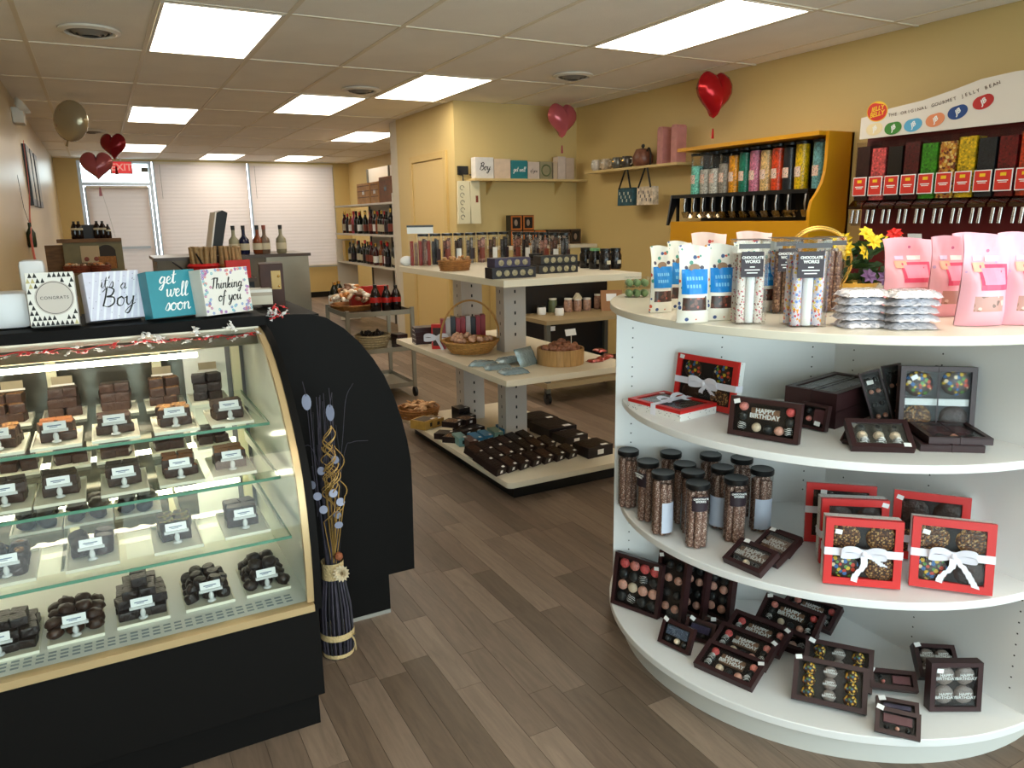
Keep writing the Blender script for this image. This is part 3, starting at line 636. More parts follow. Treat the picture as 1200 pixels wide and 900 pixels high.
# chocolate tubes on the middle shelf
m_pret = mat_speck('coated pretzel', (122, 86, 72), [(176, 138, 122), (140, 104, 88), (214, 188, 172), (96, 62, 50)], 330, .55, .6)
m_lab = mat('plum label', (44, 30, 38), .5)
def tube_parts(t, h, r, kind, rot):
    put('lid', cached(('lid', r), lambda: MB().lathe([(r*1.02, h-.016), (r*1.05, h-.014), (r*1.05, h-.002), (r*1.0, h), (r*.8, h-.0015), (0, h-.0015)], n=24).mesh('lid', m_blk2, 35)), t)
    put('clear_tube', cached(('ct', r), lambda: MB().lathe([(r*.98, .001), (r, .003), (r, h-.016)], n=24, cap=False).mesh('clear_tube', m_clear, 40)), t)
    def rods():
        m = MB()
        for k in range(7):
            a = 2*PI*k/6; q = r*.62 if k < 6 else 0
            m.tube([(q*math.cos(a), q*math.sin(a), .004), (q*math.cos(a)*.96, q*math.sin(a)*.96, h*.5), (q*math.cos(a), q*math.sin(a), h-.02-.004*(k % 3))], r*.31, 8)
        return m
    for k in range(7):
        a = 2*PI*k/6; q = r*.62 if k < 6 else 0
        put('pretzel_rod', cached(('rod', r, k % 3), lambda: MB().tube([(0, 0, .003), (r*.03, 0, h*.5), (0, 0, h-.024-.006*(k % 3))], r*.3, 8).mesh('pretzel_rod', m_pret, 60)), t, (q*math.cos(a), q*math.sin(a), 0))
    def lab(a0, a1, z0, z1):
        m = MB(); n = 10; p = [((r+.0006)*math.cos(a0+(a1-a0)*i/n), (r+.0006)*math.sin(a0+(a1-a0)*i/n)) for i in range(n+1)]
        m.sheet(p, 'z', z0, z1); return m
    if kind == 'front':
        put('label', cached(('lbf', r), lambda: lab(-PI/2-.75, -PI/2+.75, h*.6, h*.83).mesh('label', m_lab, 60)), t, None, (0, 0, rot))
        for q, (tx, sz, zz) in enumerate((('CHOCOLATE', .0072, .795), ('WORKS', .0085, .755))):
            put('lettering', text_mesh(tx, sz, m_paper, bold=.0002), t, ((r+.0009)*math.sin(rot), -(r+.0009)*math.cos(rot), h*zz), (PI/2, 0, rot))
    elif kind == 'back':
        put('label', cached(('lbb', r), lambda: lab(-PI/2-.9, -PI/2+.9, h*.06, h*.55).mesh('label', mat('pale blue paper', (206, 214, 232), .6), 60)), t, None, (0, 0, rot))
TUBES = [(736.5,527,0,'','chocolate tube standing at the far back corner by the panel edge'), (759.6,540,-.9,'front','chocolate tube second along the curved edge with its label turned away'), (777,553,.9,'back','chocolate tube on the curved edge with a white back label'), (786.5,529.5,0,'','chocolate tube in the back row, second from the panel edge'),
         (803,543,.6,'back','chocolate tube in the inner row with a sliver of white label'), (812,552,0,'','chocolate tube standing just behind the frontmost labelled tube'), (817.8,565,.25,'front','frontmost chocolate tube with a dark label and gold bits inside'), (833,532,0,'','chocolate tube in the back row beneath the shelf above'),
         (847,547,-.5,'back','chocolate tube in the inner row with a pale blue label'), (869.5,536,0,'','chocolate tube in the back row, furthest from the panel edge'), (863,559.5,.2,'front','chocolate tube with a dark front label beside the small birthday boxes'), (893.5,549,.3,'back','chocolate tube with a wide pale blue label at the end of the group')]
TH = .195
TP = [(1.444, 1.884, 0.662), (1.427, 1.761, 0.662), (1.399, 1.656, 0.662), (1.547, 1.795, 0.662), (1.508, 1.683, 0.662), (1.480, 1.616, 0.662), (1.427, 1.536, 0.662), (1.640, 1.712, 0.662), (1.583, 1.600, 0.662), (1.699, 1.636, 0.662), (1.549, 1.509, 0.662), (1.673, 1.527, 0.662)]
for (px_, py_, rot, kind, lb), p in zip(TUBES, TP):
    t = thing('chocolate_tube', lb, 'candy tube', (p[0], p[1], Z1+.0005), group='clear tubes of coated pretzels with black lids')
    tube_parts(t, TH, .033, kind, -.68+rot)

# ------------------------------------------------------------------ on top of the round unit
def FULL(u, v):
    e = max(0, 1-(2*u-1)**2)**.6; t = max(0, min(1, (.80-v)/.38)); b = min(1, .55+v*3)
    return e*t*t*(3-2*t)*b+.02
def SURF(u, v, s, w, h, d, off=0):
    wob = .006*math.sin(u*6+v*5+2)*v+.002*math.sin(u*17+v*13)
    return ((u-.5)*w*(1-.10*math.sin(v*PI*.9)), s*(d/2*FULL(u, v)+.0005+off)+wob*v, v*h+.004*math.sin(u*5)*(v > .95))
def bag_mesh(w, h, d, key, mats, bands):
    """a gusseted pouch: flat sealed top, full belly; bands = [(v0, v1, material index, x0, x1)]"""
    def mk():
        m = MB(); nx, nz = 10, 18
        def pt(u, v, s): return SURF(u, v, s, w, h, d)
        for s in (-1, 1):
            k = m.P([pt(i/nx, j/nz, s) for j in range(nz+1) for i in range(nx+1)])
            for j in range(nz):
                for i in range(nx):
                    u, v = (i+.5)/nx, (j+.5)/nz; m.m = 0
                    if s < 0:
                        for (v0, v1, q, a, b) in bands:
                            if v0 <= v <= v1 and a <= u <= b: m.m = q
                    m.F((k+j*(nx+1)+i, k+j*(nx+1)+i+1, k+(j+1)*(nx+1)+i+1, k+(j+1)*(nx+1)+i))
        me = m.mesh('pouch', mats, 70); return me
    return cached(('bag', key), mk)
m_dots = mat_speck('dotted white film', (232, 228, 216), [(60, 80, 130), (206, 90, 60), (80, 150, 130), (70, 60, 80)], 48, .4, .26)
m_pdots = mat_speck('pink dotted film', (232, 205, 196), [(190, 60, 60), (210, 110, 90), (220, 150, 60), (90, 110, 140)], 42, .4, .26)
m_bluel = mat('bright blue label', (14, 128, 206), .4)
m_choco = mat_speck('candy seen through film', (70, 46, 40), [(110, 70, 56), (70, 46, 40), (170, 80, 60), (60, 50, 44)], 90, .3, .5)
m_ltblue = mat('light blue ink', (120, 190, 232), .5)
YW = .49
def blue_bag(p, label, tw=0, w=.085, h=.195, dots=m_dots):
    t = thing('candy_bag', label, 'candy bag', (p[0], p[1], Z3+.001), (0, 0, tw-YW+.1), 'dotted candy bags with blue labels')
    put('pouch', bag_mesh(w, h, .042, 'blue%.2f' % w+dots.name, [dots, m_choco, m_bluel], [(.18, .36, 1, .08, .92)]), t)
    lp = MB()
    def spatch(mb, u0, u1, v0, v1, off, nx=8, nz=6):
        for i in range(nx):
            for j in range(nz):
                a, b = u0+(u1-u0)*i/nx, u0+(u1-u0)*(i+1)/nx; c, e = v0+(v1-v0)*j/nz, v0+(v1-v0)*(j+1)/nz
                mb.quad(*[SURF(p, q, -1, w, h, .042, off) for p, q in ((a, c), (b, c), (b, e), (a, e))])
        return mb
    spatch(lp, .06, .94, .38, .70, .0012)
    l = lp.build('label', m_bluel, t, smooth=60)
    wr = MB()
    for zz, n_ in ((.58, 6), (.48, 5)):
        for q in range(n_): spatch(wr, .2+q*.1, .2+q*.1+.065, zz-.02, zz+.025, .002, 1, 1)
    wr.build('print', m_ltblue, l)
    hx = MB(); hx.T = Matrix.Translation((0, SURF(.5, .72, -1, w, h, .042, .001)[1], h*.72)) @ Matrix.Rotation(PI/2, 4, 'X'); hx.lathe([(.012, 0), (.012, .001)], n=14, sx=1.2, sy=.8); hx.build('seal', mat('kraft seal', (150, 120, 96), .6), t)
    return t
blue_bag((1.396, 1.685, 1.137), 'dotted candy bag with a blue label standing apart by the green candy boxes', .25, .075, .185)
blue_bag((1.326, 1.473, 1.137), 'dotted candy bag with a blue label in front, its printed face fullest', .0)
blue_bag((1.417, 1.469, 1.137), 'dotted candy bag with a blue label just beside the first clear stick box', .05)
blue_bag((1.489, 1.718, 1.137), 'dotted candy bag with a blue label half hidden behind the front one', .3)
blue_bag((1.574, 1.533, 1.137), 'dotted candy bag with a blue label behind the first clear stick box', .0)
blue_bag((1.648, 1.528, 1.137), 'dotted candy bag with a blue label showing between the clear stick boxes', .1)
blue_bag((1.664, 1.785, 1.137), 'tall pink-dotted candy bag rising behind the blue-labelled bags', .1, .12, .215, m_pdots)
blue_bag((1.826, 1.756, 1.137), 'tall pink-dotted candy bag behind the clear stick boxes', .0, .12, .21, m_pdots)
# green candy boxes
m_gball = mat('mint candy', (128, 158, 112), .35)
for k, lb in enumerate(('lower clear box of round green candies at the rim of the round unit', 'upper clear box of round green candies at the rim of the round unit')):
    p = (1.600, 2.059, 1.137); t = thing('candy_box', lb, 'candy box', (p[0], p[1], Z3+.0005+k*.0345), (0, 0, -YW), 'clear boxes of green candies')
    put('clear_box', cached('gcb', lambda: MB().box(-.04, .04, -.027, .027, 0, .033).mesh('clear_box', m_clear)), t)
    for i in range(3):
        for j in range(2):
            put('green_candy', cached('gba', lambda: MB().ball((0, 0, 0), .0125, 12, 8).mesh('green_candy', m_gball, 60)), t, (-.0262+.0262*i, -.0132+.0264*j, .0135))
# clear stick boxes
def stick_box(p, label, h, w, mats, tagged=True, rz=0.0):
    t = thing('stick_box', label, 'candy box', (p[0], p[1], Z3+.0005), (0, 0, -YW+rz), 'tall clear boxes of dipped candy sticks')
    MB().box(-w/2, w/2, -w/2, w/2, 0, h).build('clear_box', m_clear, t)
    MB().box(-w/2-.001, w/2+.001, -w/2-.001, w/2+.001, h-.012, h+.001).build('cap', m_clear, t)
    MB().box(-w/2-.0012, w/2+.0012, -w/2-.0012, -w/2, h-.020, h-.008).box(-w/2-.0012, w/2+.0012, -w/2-.001, w/2+.001, h+.001, h+.0022).build('cap_band', mat('smoked cap', (60, 52, 52), .3), t)
    k = 0
    for i in (-1, 0, 1):
        for j in (-1, 1):
            MB().tube([(0, 0, .003), (.001*i, 0, h*.5), (0, 0, h*rnd(.78, .86))], w*.155, 8).build('candy_stick', mats[k % len(mats)], t, (i*w*.3, j*w*.24, 0), smooth=60); k += 1
    if tagged:
        l = MB().box(-w*.42, w*.32, -w/2-.0016, -w/2-.0008, h*.57, h*.87).build('label', m_lab, t)
        for tx, sz, zz in (('CHOCOLATE', .0088, .80), ('WORKS', .0105, .752)):
            put('lettering', text_mesh(tx, sz, m_paper, bold=.0003), l, (-w*.05, -w/2-.0022, h*zz), (PI/2, 0, 0))
        b = MB()
        for zz, ww in ((.69, .16), (.655, .5), (.62, .36)): b.box(-w*.05-w*ww/2, -w*.05+w*ww/2, -w/2-.0021, -w/2-.0017, h*zz-.0012, h*zz+.0012)
        b.build('print', m_paper, l)
m_st1 = mat_speck('sprinkled white stick', (226, 214, 204), [(210, 110, 130), (120, 60, 50), (226, 214, 204), (190, 90, 60)], 160, .4, .4)
m_st2 = mat_speck('rainbow sprinkled stick', (210, 200, 210), [(230, 150, 40), (210, 70, 80), (120, 150, 210), (210, 200, 210), (230, 200, 90)], 130, .4, .45)
m_st3 = mat_speck('chocolate drizzled stick', (120, 84, 66), [(190, 150, 120), (90, 54, 40), (150, 110, 90)], 150, .4, .5)
stick_box((1.437, 1.395, 1.137), 'clear stick box with a dark label at the rim beside the blue-labelled bags', .208, .075, [m_st1, m_st1, m_paper])
stick_box((1.514, 1.285, 1.137), 'clear stick box with a dark label at the rim in front of the gold hoop', .21, .085, [m_st2, m_st2, m_paper])
stick_box((1.668, 1.490, 1.137), 'clear stick box with a dark label set back between the front two', .205, .07, [m_st3, m_st2])
stick_box((1.780, 1.433, 1.137), 'clear stick box without a visible label set back beneath the gold hoop', .205, .062, [m_st3, m_st1], False)
# foil packets
def foil():
    m = MB(); nx, ny = 12, 7
    for s in (0, 1):
        k = m.P([((i/nx-.5)*.118, (j/ny-.5)*.085, (.017*(1-(2*i/nx-1)**6)*(1-(2*j/ny-1)**6)*s)+.0012*math.sin(i*2.3+j*1.7)+.001) for j in range(ny+1) for i in range(nx+1)])
        for j in range(ny):
            for i in range(nx): m.F((k+j*(nx+1)+i, k+j*(nx+1)+i+1, k+(j+1)*(nx+1)+i+1, k+(j+1)*(nx+1)+i))
    return m.mesh('foil_packet', m_silver, 70)
names = ['bottom', 'second', 'middle', 'fourth', 'top']
for si, (p, nm) in enumerate((((1.616, 1.196, 1.137), 'beside the gold hoop'), ((1.682, 1.115, 1.137), 'beneath the pink pouches'))):
    for k in range(5):
        tag(put('foil_packet', cached('foil', foil), None, (p[0]+rnd(-.003, .003), p[1]+rnd(-.003, .003), Z3+.0008+k*.0185), (0, 0, -YW+rnd(-.06, .06))), f'{names[k]} silver foil candy packet in the stack {nm}', 'candy packet', 'stacked silver foil packets')
# pink pouches
m_pink = mat('pink film', (236, 164, 180), .3, noise=(25, .05))
m_pinkl = mat_speck('pink printed film', (240, 176, 190), [(206, 100, 140), (240, 176, 190), (240, 176, 190), (200, 160, 200)], 45, .3, .2)
m_hot = mat('hot pink label', (224, 78, 112), .4)
m_win = mat_speck('candy in window', (190, 140, 130), [(150, 110, 90), (220, 190, 180), (120, 90, 80), (190, 140, 130)], 75, .3, .5)
def pink_bag(p, label, h=.225, w=.135, rz=0.0, lean=0.0):
    t = thing('candy_pouch', label, 'candy bag', (p[0], p[1], Z3+.001), (lean, 0, -YW+rz), 'pink candy pouches')
    put('pouch', bag_mesh(w, h, .07, 'pink%.3f' % h, [m_pinkl, m_win], [(.17, .34, 1, .2, .8)]), t)
    def patch(mb, x0, x1, v0, v1, off):
        n = 6
        for i in range(n):
            a, b = x0/w+.5+(x1-x0)/w*i/n, x0/w+.5+(x1-x0)/w*(i+1)/n
            for j in range(5):
                c, e = v0+(v1-v0)*j/5, v0+(v1-v0)*(j+1)/5
                mb.quad(*[SURF(p, q, -1, w, h, .07, off*.6) for p, q in ((a, c), (b, c), (b, e), (a, e))])
        return mb
    l = patch(MB(), -w*.22, w*.40, .40, .68, .002).build('label', m_hot, t, smooth=60)
    patch(MB(), -w*.16, w*.34, .46, .64, .003).build('label_panel', mat('pale pink panel', (240, 150, 176), .4), l, smooth=60)
    patch(MB(), -w*.05, w*.22, .71, .77, .003).build('oval_badge', m_paper, t, smooth=60)
    patch(MB(), -w*.34, -w*.08, .60, .70, .003).build('peach_badge', mat('peach paper', (232, 176, 150), .5), t, smooth=60)
    patch(MB(), -w*.30, -w*.12, .72, .77, .0034).build('price_sticker', mat('lilac sticker', (222, 210, 240), .5), t, smooth=60)
    return t
pink_bag((1.939, 1.295, 1.137), 'pink candy pouch standing behind the second foil stack', .20, .15, .1, -.1)
pink_bag((1.954, 1.195, 1.137), 'pink candy pouch squeezed between the foil stack and the front pouch', .205, .12, .1)
pink_bag((1.854, 1.049, 1.137), 'pink candy pouch in front at the rim with a white oval badge', .215, .125, .05)
pink_bag((2.101, 1.226, 1.137), 'pink candy pouch standing in the second row behind the front one', .21, .13, .1)
pink_bag((1.951, 0.999, 1.137), 'pink candy pouch in front at the end of the row', .215, .13, -.05)
pink_bag((2.197, 1.156, 1.137), 'pink candy pouch in the second row at the end', .21, .13, .0)
# flower basket with a gold hoop
fp = (2.077, 1.569, 1.137)
fb = thing('flower_basket', 'gold hooped basket of yellow and red flowers behind the stick boxes', 'flower basket', (fp[0]+.03, fp[1]+.03, Z3+.001), (0, 0, -YW))
MB().lathe([(.05, 0), (.075, .05), (.078, .055), (.072, .052), (.045, .006)], n=20).build('bowl', m_gold, fb, smooth=40)
hoop = [(-.135+.105*math.cos(a), -.045, .118+.105*math.sin(a)) for a in [(-.95+i*(PI+1.45)/30) for i in range(31)]]
MB().tube(hoop, .0045, 8).build('hoop_handle', m_gold, fb, smooth=60)
MB().tube([(q[0]+.006, q[1]+.02, q[2]+.006) for q in hoop], .0035, 8).build('hoop_handle', m_gold, fb, smooth=60)
m_leaf = mat('leaf green', (44, 78, 38), .5, noise=(30, .3))
def leaf_mesh():
    m = MB(); m.quad((0, 0, 0), (.012, .014, .006), (0, .04, .004), (-.012, .014, .006)); return m.mesh('leaf', m_leaf)
def flower_mesh(n, r, key, mm):
    def mk():
        m = MB()
        for i in range(n):
            a = 2*PI*i/n; c, s = math.cos(a), math.sin(a)
            def R(x, y, z): return (x*c-y*s, x*s+y*c, z)
            m.quad(R(0, 0, 0), R(r*.55, -r*.3, r*.25), R(r, 0, r*.1), R(r*.55, r*.3, r*.25))
        m.ball((0, 0, r*.12), r*.2, 8, 5); return m.mesh('blossom', mm)
    return cached(('fl', key), mk)
m_yel = mat('yellow petal', (236, 206, 48), .5); m_rpet = mat('red petal', (214, 40, 34), .5); m_vio = mat('violet petal', (120, 92, 140), .5)
for k in range(70):
    a = rnd(0, 2*PI); r = rnd(.01, .11)
    put('leaf', cached('leaf', leaf_mesh), fb, (r*math.cos(a)+.03, r*math.sin(a)*.6, rnd(.05, .17)), (rnd(-1, 1), rnd(-1, 1), rnd(0, 6)), rnd(.9, 1.7))
for (x, z, y, mk) in ((-.075, .175, -.03, 'y'), (-.05, .16, -.05, 'y'), (-.035, .185, 0, 'y'), (-.06, .14, -.04, 'y'), (.02, .205, -.02, 'y'), (.045, .195, .0, 'y'), (.035, .18, -.04, 'y'), (.0, .15, -.05, 'y'), (.085, .18, .02, 'y'), (.14, .2, .04, 'r'), (.16, .19, .05, 'r'), (.11, .135, -.05, 'r'), (.125, .12, -.04, 'r'), (.02, .075, -.06, 'v'), (.075, .07, -.06, 'v'), (.1, .09, -.05, 'v')):
    put('blossom', flower_mesh(7, .028, mk, {'y': m_yel, 'r': m_rpet, 'v': m_vio}[mk]), fb, (x, y, z), (rnd(.7, 1.4), rnd(-.4, .4), rnd(-1, 1)))
MB().box(.02, .05, -.02, .01, .04, .1).build('foam_block', m_leaf, fb)

# ------------------------------------------------------------------ candy wall: gravity bins with the white header
jb = thing('jelly_bean_rack', 'wall rack of jelly bean bins with red cards under a white logo header', 'candy rack', (3.96, 3.03, 0))
JN, JP = 17, .1
MB().box(.06, .285, -JN*JP, 0, .0, 1.84).build('cabinet', mat('maroon panel', (92, 16, 20), .45), jb)
MB().box(-.01, .06, -JN*JP, -.0, .35, .40).box(-.01, .06, -.02, 0, .0, 1.2).build('lower_shelf', mat('maroon panel', (92, 16, 20)), jb)
hd = [(0.0, 1.82)]+[(-JN*JP, 1.82)]
top = [(0.0, 1.938), (-.03, 1.94), (-.09, 1.955), (-.18, 1.968), (-.37, 1.985), (-.53, 2.014), (-.67, 2.045), (-.83, 2.055), (-1.0, 2.05), (-1.2, 2.03), (-1.4, 1.99), (-1.7, 1.95)]
MB().prism(hd+top[::-1], 'x', -.012, -.002).build('header_board', mat('header white', (226, 218, 208), .4), jb)
MB().box(-.002, .25, -.16, -.14, 1.9, 1.93).build('header_bracket', m_alu, jb)
def on_header(o, y, z, dx=-.0135): o.location = (dx, y, z); o.rotation_euler = (PI/2, 0, -PI/2); return o
def bean(rx, ry, key, mats):
    def mk():
        m = MB(); n = 28
        def outline(s): return [(s*rx*math.cos(2*PI*i/n), s*ry*math.sin(2*PI*i/n)*(1-.16*math.exp(-(((2*PI*i/n)-PI/2)/.5)**2))) for i in range(n)]
        m.prism(outline(1), 'z', 0, .0012)
        return m.mesh('bean', mats)
    return cached(('bean', key), mk)
lg = on_header(put('logo', bean(.062, .05, 'lg', mat('logo red', (206, 40, 24), .4)), jb), -.1, 1.962, -.0128); lg.rotation_euler = (PI/2, .22, -PI/2)
ry_ = MB(); ry_.prism([(.067*math.cos(2*PI*i/28), .055*math.sin(2*PI*i/28)) for i in range(28)], 'z', -.0006, 0); ry_.build('logo_rim', mat('logo yellow', (240, 196, 40), .4), lg)
put('lettering', text_mesh('JELLY', .034, MATS['logo yellow'], shear=.2, bold=.0008), lg, (.0, .015, .0018), (0, 0, .35)); put('lettering', text_mesh('BELLY', .034, MATS['logo yellow'], shear=.2, bold=.0008), lg, (.004, -.015, .0018), (0, 0, .35))
for y, z, c, rot in ((-.093, 1.869, (232, 214, 170), .1), (-.209, 1.862, (60, 130, 48), .1), (-.327, 1.866, (90, 170, 210), .15), (-.45, 1.878, (226, 140, 96), .25), (-.567, 1.903, (24, 66, 130), .3), (-.692, 1.936, (186, 40, 40), .35)):
    b = on_header(put('printed_bean', bean(.052, .036, 'b%d' % c[0], mat('bean print %d' % c[0], c, .3)), jb), y, z); b.rotation_euler = (PI/2, -rot*.6, -PI/2)
    put('bean_mark', text_mesh('JB', .034, m_paper, shear=.3, bold=.0012), b, (0, 0, .0016), (0, 0, .5))
hl = 'THE ORIGINAL GOURMET JELLY BEAN'; yy0 = -.18
for k, ch in enumerate(hl):
    if ch == ' ': continue
    y = yy0-k*.0192; z = 1.932+.08*max(0, (-y-.2)/.55)**1.6
    o = on_header(put('lettering', text_mesh(ch, .024, mat('header ink', (90, 60, 44), .5)), jb), y, z); o.rotation_euler = (PI/2, -.05-.35*max(0, (-y-.12)/.6), -PI/2)
BC = [(58, 30, 28), (222, 92, 92), (24, 16, 14), (84, 18, 22), (58, 140, 24), None, (222, 182, 28), (34, 38, 44), (110, 22, 26), (190, 60, 30), (230, 150, 40), (60, 30, 80), (240, 230, 210), (40, 100, 50), (200, 40, 90), (230, 120, 40), (90, 50, 30)]
m_card = mat('red price card', (208, 52, 40), .45)
for i in range(JN):
    y = -JP*(i+.5)
    bn = MB(); bn.box(-.035, .058, -.046, .046, 1.47, 1.80)
    binp = bn.build('candy_bin', m_clear, jb, (0, y, 0))
    c = BC[i]
    mm = mat_speck('jelly beans %d' % i, c, [tuple(min(255, int(v*q)) for v in c) for q in (.75, 1.15, .9, 1.0)], 95, .3, .62) if c else mat_speck('mixed jelly beans', (200, 130, 50), [(230, 170, 60), (190, 70, 40), (240, 210, 130), (110, 50, 30)], 70, .3, .6)
    cf = MB().box(-.030, .056, -.042, .042, 1.475, 1.76 if i % 3 else 1.775).build('candy_fill', mm, binp); cf['kind'] = 'stuff'
    cd = MB().box(-.046, -.043, -.043, .043, 1.50, 1.605).build('price_card', m_paper, binp)
    MB().box(-.0475, -.046, -.038, .038, 1.505, 1.60).build('card_face', m_card, binp)
    MB().box(-.0481, -.0475, -.026, .026, 1.548, 1.553).box(-.0481, -.0475, -.02, .02, 1.540, 1.544).build('print', m_paper, binp)
    MB().box(-.0481, -.0475, -.014, .014, 1.572, 1.588).build('print_logo', MATS['logo yellow'], binp)
    MB().prism([(-.035, 1.475), (-.075, 1.44), (-.075, 1.425), (.04, 1.425), (.04, 1.475)], 'y', -.044, .044).build('spout', mat_glass('amber spout', (214, 150, 130), .1, 1), binp)
    for s in (-.018, .018): MB().tube([(-.06, s, 1.42), (-.07, s, 1.345)], .010, 8).build('handle', mat('chrome', (170, 164, 160), .18, 1), binp, smooth=50)
MB().box(-.03, .055, -.1, -.0, 1.33, 1.42).build('scoop_holder', m_clear, jb)
for k, (y, z, w) in enumerate(((-.31, 1.27, .06), (-.42, 1.275, .075), (-.62, 1.26, .1))):
    MB().box(-.05, -.047, -w/2, w/2, -.03, .03).build('price_tag', m_paper, jb, (0, y, z), (0, -.3, .1))
# ------------------------------------------------------------------ yellow bulk dispenser
yd = thing('candy_dispenser', 'yellow wall dispenser with clear tubes of coloured candy and a black lever rail', 'candy dispenser', (4.25, 3.30, 0))
m_yelp = mat('yellow laminate', (202, 142, 12), .4)
MB().box(-.02, -.001, 0, 1.32, 0, 1.9).build('back_panel', m_yelp, yd)
MB().box(-.30, -.02, 0.02, 1.32, 1.875, 1.9).build('top_panel', m_yelp, yd)
prof = [(-.001, 0), (-.001, 1.9), (-.235, 1.9), (-.235, 1.74), (-.24, 1.66), (-.262, 1.59), (-.30, 1.53), (-.345, 1.48), (-.36, 1.42), (-.36, 0)]
MB().prism([(p[0], p[1]) for p in prof], 'y', 0, .022).build('end_panel', m_yelp, yd)
MB().box(-.345, -.02, .022, 1.32, 0, 1.36).build('lower_cabinet', m_yelp, yd)
MB().box(-.04, -.02, .022, 1.32, 1.36, 1.875).build('inner_back', m_blk2, yd)
DC = [((120, 210, 190), .7), (None, .6), ((200, 196, 186), .6), ((150, 142, 132), .7), ((226, 150, 30), .86), ((10, 120, 96), .9), ((206, 120, 150), .92), ((226, 186, 124), .9), ((230, 70, 26), .92), ((26, 28, 36), .9), ((236, 190, 10), .95), ((110, 170, 176), .95)]
for i, (c, lv) in enumerate(DC):
    y = 1.27-.1*i if i else 1.27; c = c or (190, 186, 176); z0, z1 = 1.555, 1.86
    if i == 11: y = .13
    tb_ = MB().lathe([(.047, z0), (.047, z1)], n=20, cap=False).build('candy_tube', m_clear, yd, (-.14, y, 0), smooth=60)
    mm = mat_speck('bulk candy %d' % i, c, [tuple(min(255, int(v*q)) for v in c) for q in (.8, 1.12, .93, 1.0)], 110, .35, .62)
    f = MB().lathe([(.0445, z0+.004), (.0445, z0+(z1-z0)*lv), (.02, z0+(z1-z0)*lv+.006), (0, z0+(z1-z0)*lv+.007)], n=18).build('candy_fill', mm, tb_, smooth=60); f['kind'] = 'stuff'
    a0 = PI*.62; n = 8
    MB().sheet([(.0475*math.cos(a0+q*1.7/n), .0475*math.sin(a0+q*1.7/n)) for q in range(n+1)], 'z', z0+.085, z0+.15).build('tube_label', mat_speck('printed label', (220, 196, 180), [(200, 60, 60), (220, 196, 180), (60, 60, 70), (230, 160, 120)], 120, .5, .4), tb_)
    MB().lathe([(.05, z1-.012), (.05, z1+.004), (0, z1+.004)], n=20).build('tube_cap', m_blk2, tb_, smooth=40)
    MB().box(-.02, .02, -.02, .02, 1.43, 1.535).build('lever_body', m_blk2, tb_, (-.085, 0, 0))
    MB().tube([(-.108, .0, 1.53), (-.118, 0, 1.47), (-.11, 0, 1.425)], .008, 8).build('lever', MATS['chrome'] if 'chrome' in MATS else m_alu, tb_, smooth=50)
    MB().prism([(-.12, 1.43), (-.05, 1.43), (-.065, 1.385), (-.10, 1.385)], 'y', -.03, .03).build('chute', mat_glass('clear chute', (235, 225, 205), .12, 1), tb_)
MB().box(-.27, -.19, .10, 1.40, 1.535, 1.56).build('rail', m_blk2, yd)
MB().prism([(-.27, 1.56), (-.19, 1.56), (-.19, 1.33), (-.21, 1.33), (-.215, 1.5), (-.29, 1.33), (-.31, 1.33)], 'y', 1.40, 1.415).build('rail_bracket', m_blk2, yd)
# scoop box hung at the far end of the dispenser
MB().box(0, .08, 0, .1, 0, .09).build('scoop_bin', m_clear, yd, (-.25, 1.35, 1.26)); MB().box(-.24, 0, 1.39, 1.41, 1.25, 1.26).build('bin_arm', m_blk2, yd)

# ------------------------------------------------------------------ curved glass chocolate case
CX0, CX1 = -.78, .40
cs = thing('display_case', 'curved glass chocolate case with black base and lit shelves', 'display case', (0, 2.3, 0))
def cpart(mb, name, m, par=None, **k):
    o = mb.build(name, m, par or cs, **k)
    if not par: o.location = (0, -2.3, 0)
    return o
GP = [(1.905, .395), (1.896, .47), (1.895, .56), (1.905, .66), (1.925, .745), (1.958, .81), (2.0, .867), (2.05, .926), (2.105, .978), (2.165, 1.022), (2.225, 1.057), (2.295, 1.083), (2.365, 1.097)]
m_cwhite = mat('case interior white', (238, 238, 230), .35)
m_cglass = mat_glass('curved case glass', (250, 253, 251), .045, .6, .0)
m_trim = mat('champagne trim', (196, 168, 124), .32, .35)
cpart(MB().box(CX0, .40, 1.936, 2.72, 0, .11), 'kickboard', m_black)
cpart(MB().box(CX0, CX1+.012, 1.902, 2.74, .11, .372), 'base_body', m_black, bevel=.003)
cpart(MB().box(CX0, CX1, 1.893, 1.925, .372, .392), 'sill_trim', m_trim)
cpart(MB().box(CX0, CX1, 1.925, 2.72, .372, .392), 'deck', m_cwhite)
# air grille near the glass
gr = MB()
for i in range(44):
    for j in range(3): gr.box(CX0+.02+i*.0255, CX0+.02+i*.0255+.017, 1.945+j*.017, 1.945+j*.017+.008, .3921, .3925)
g_ = cpart(gr, 'air_grille', mat('grille slot', (150, 162, 164), .5)); g_['kind'] = 'stuff'
cpart(MB().sheet(GP, 'x', CX0, CX1-.012), 'curved_glass', m_cglass, smooth=80)
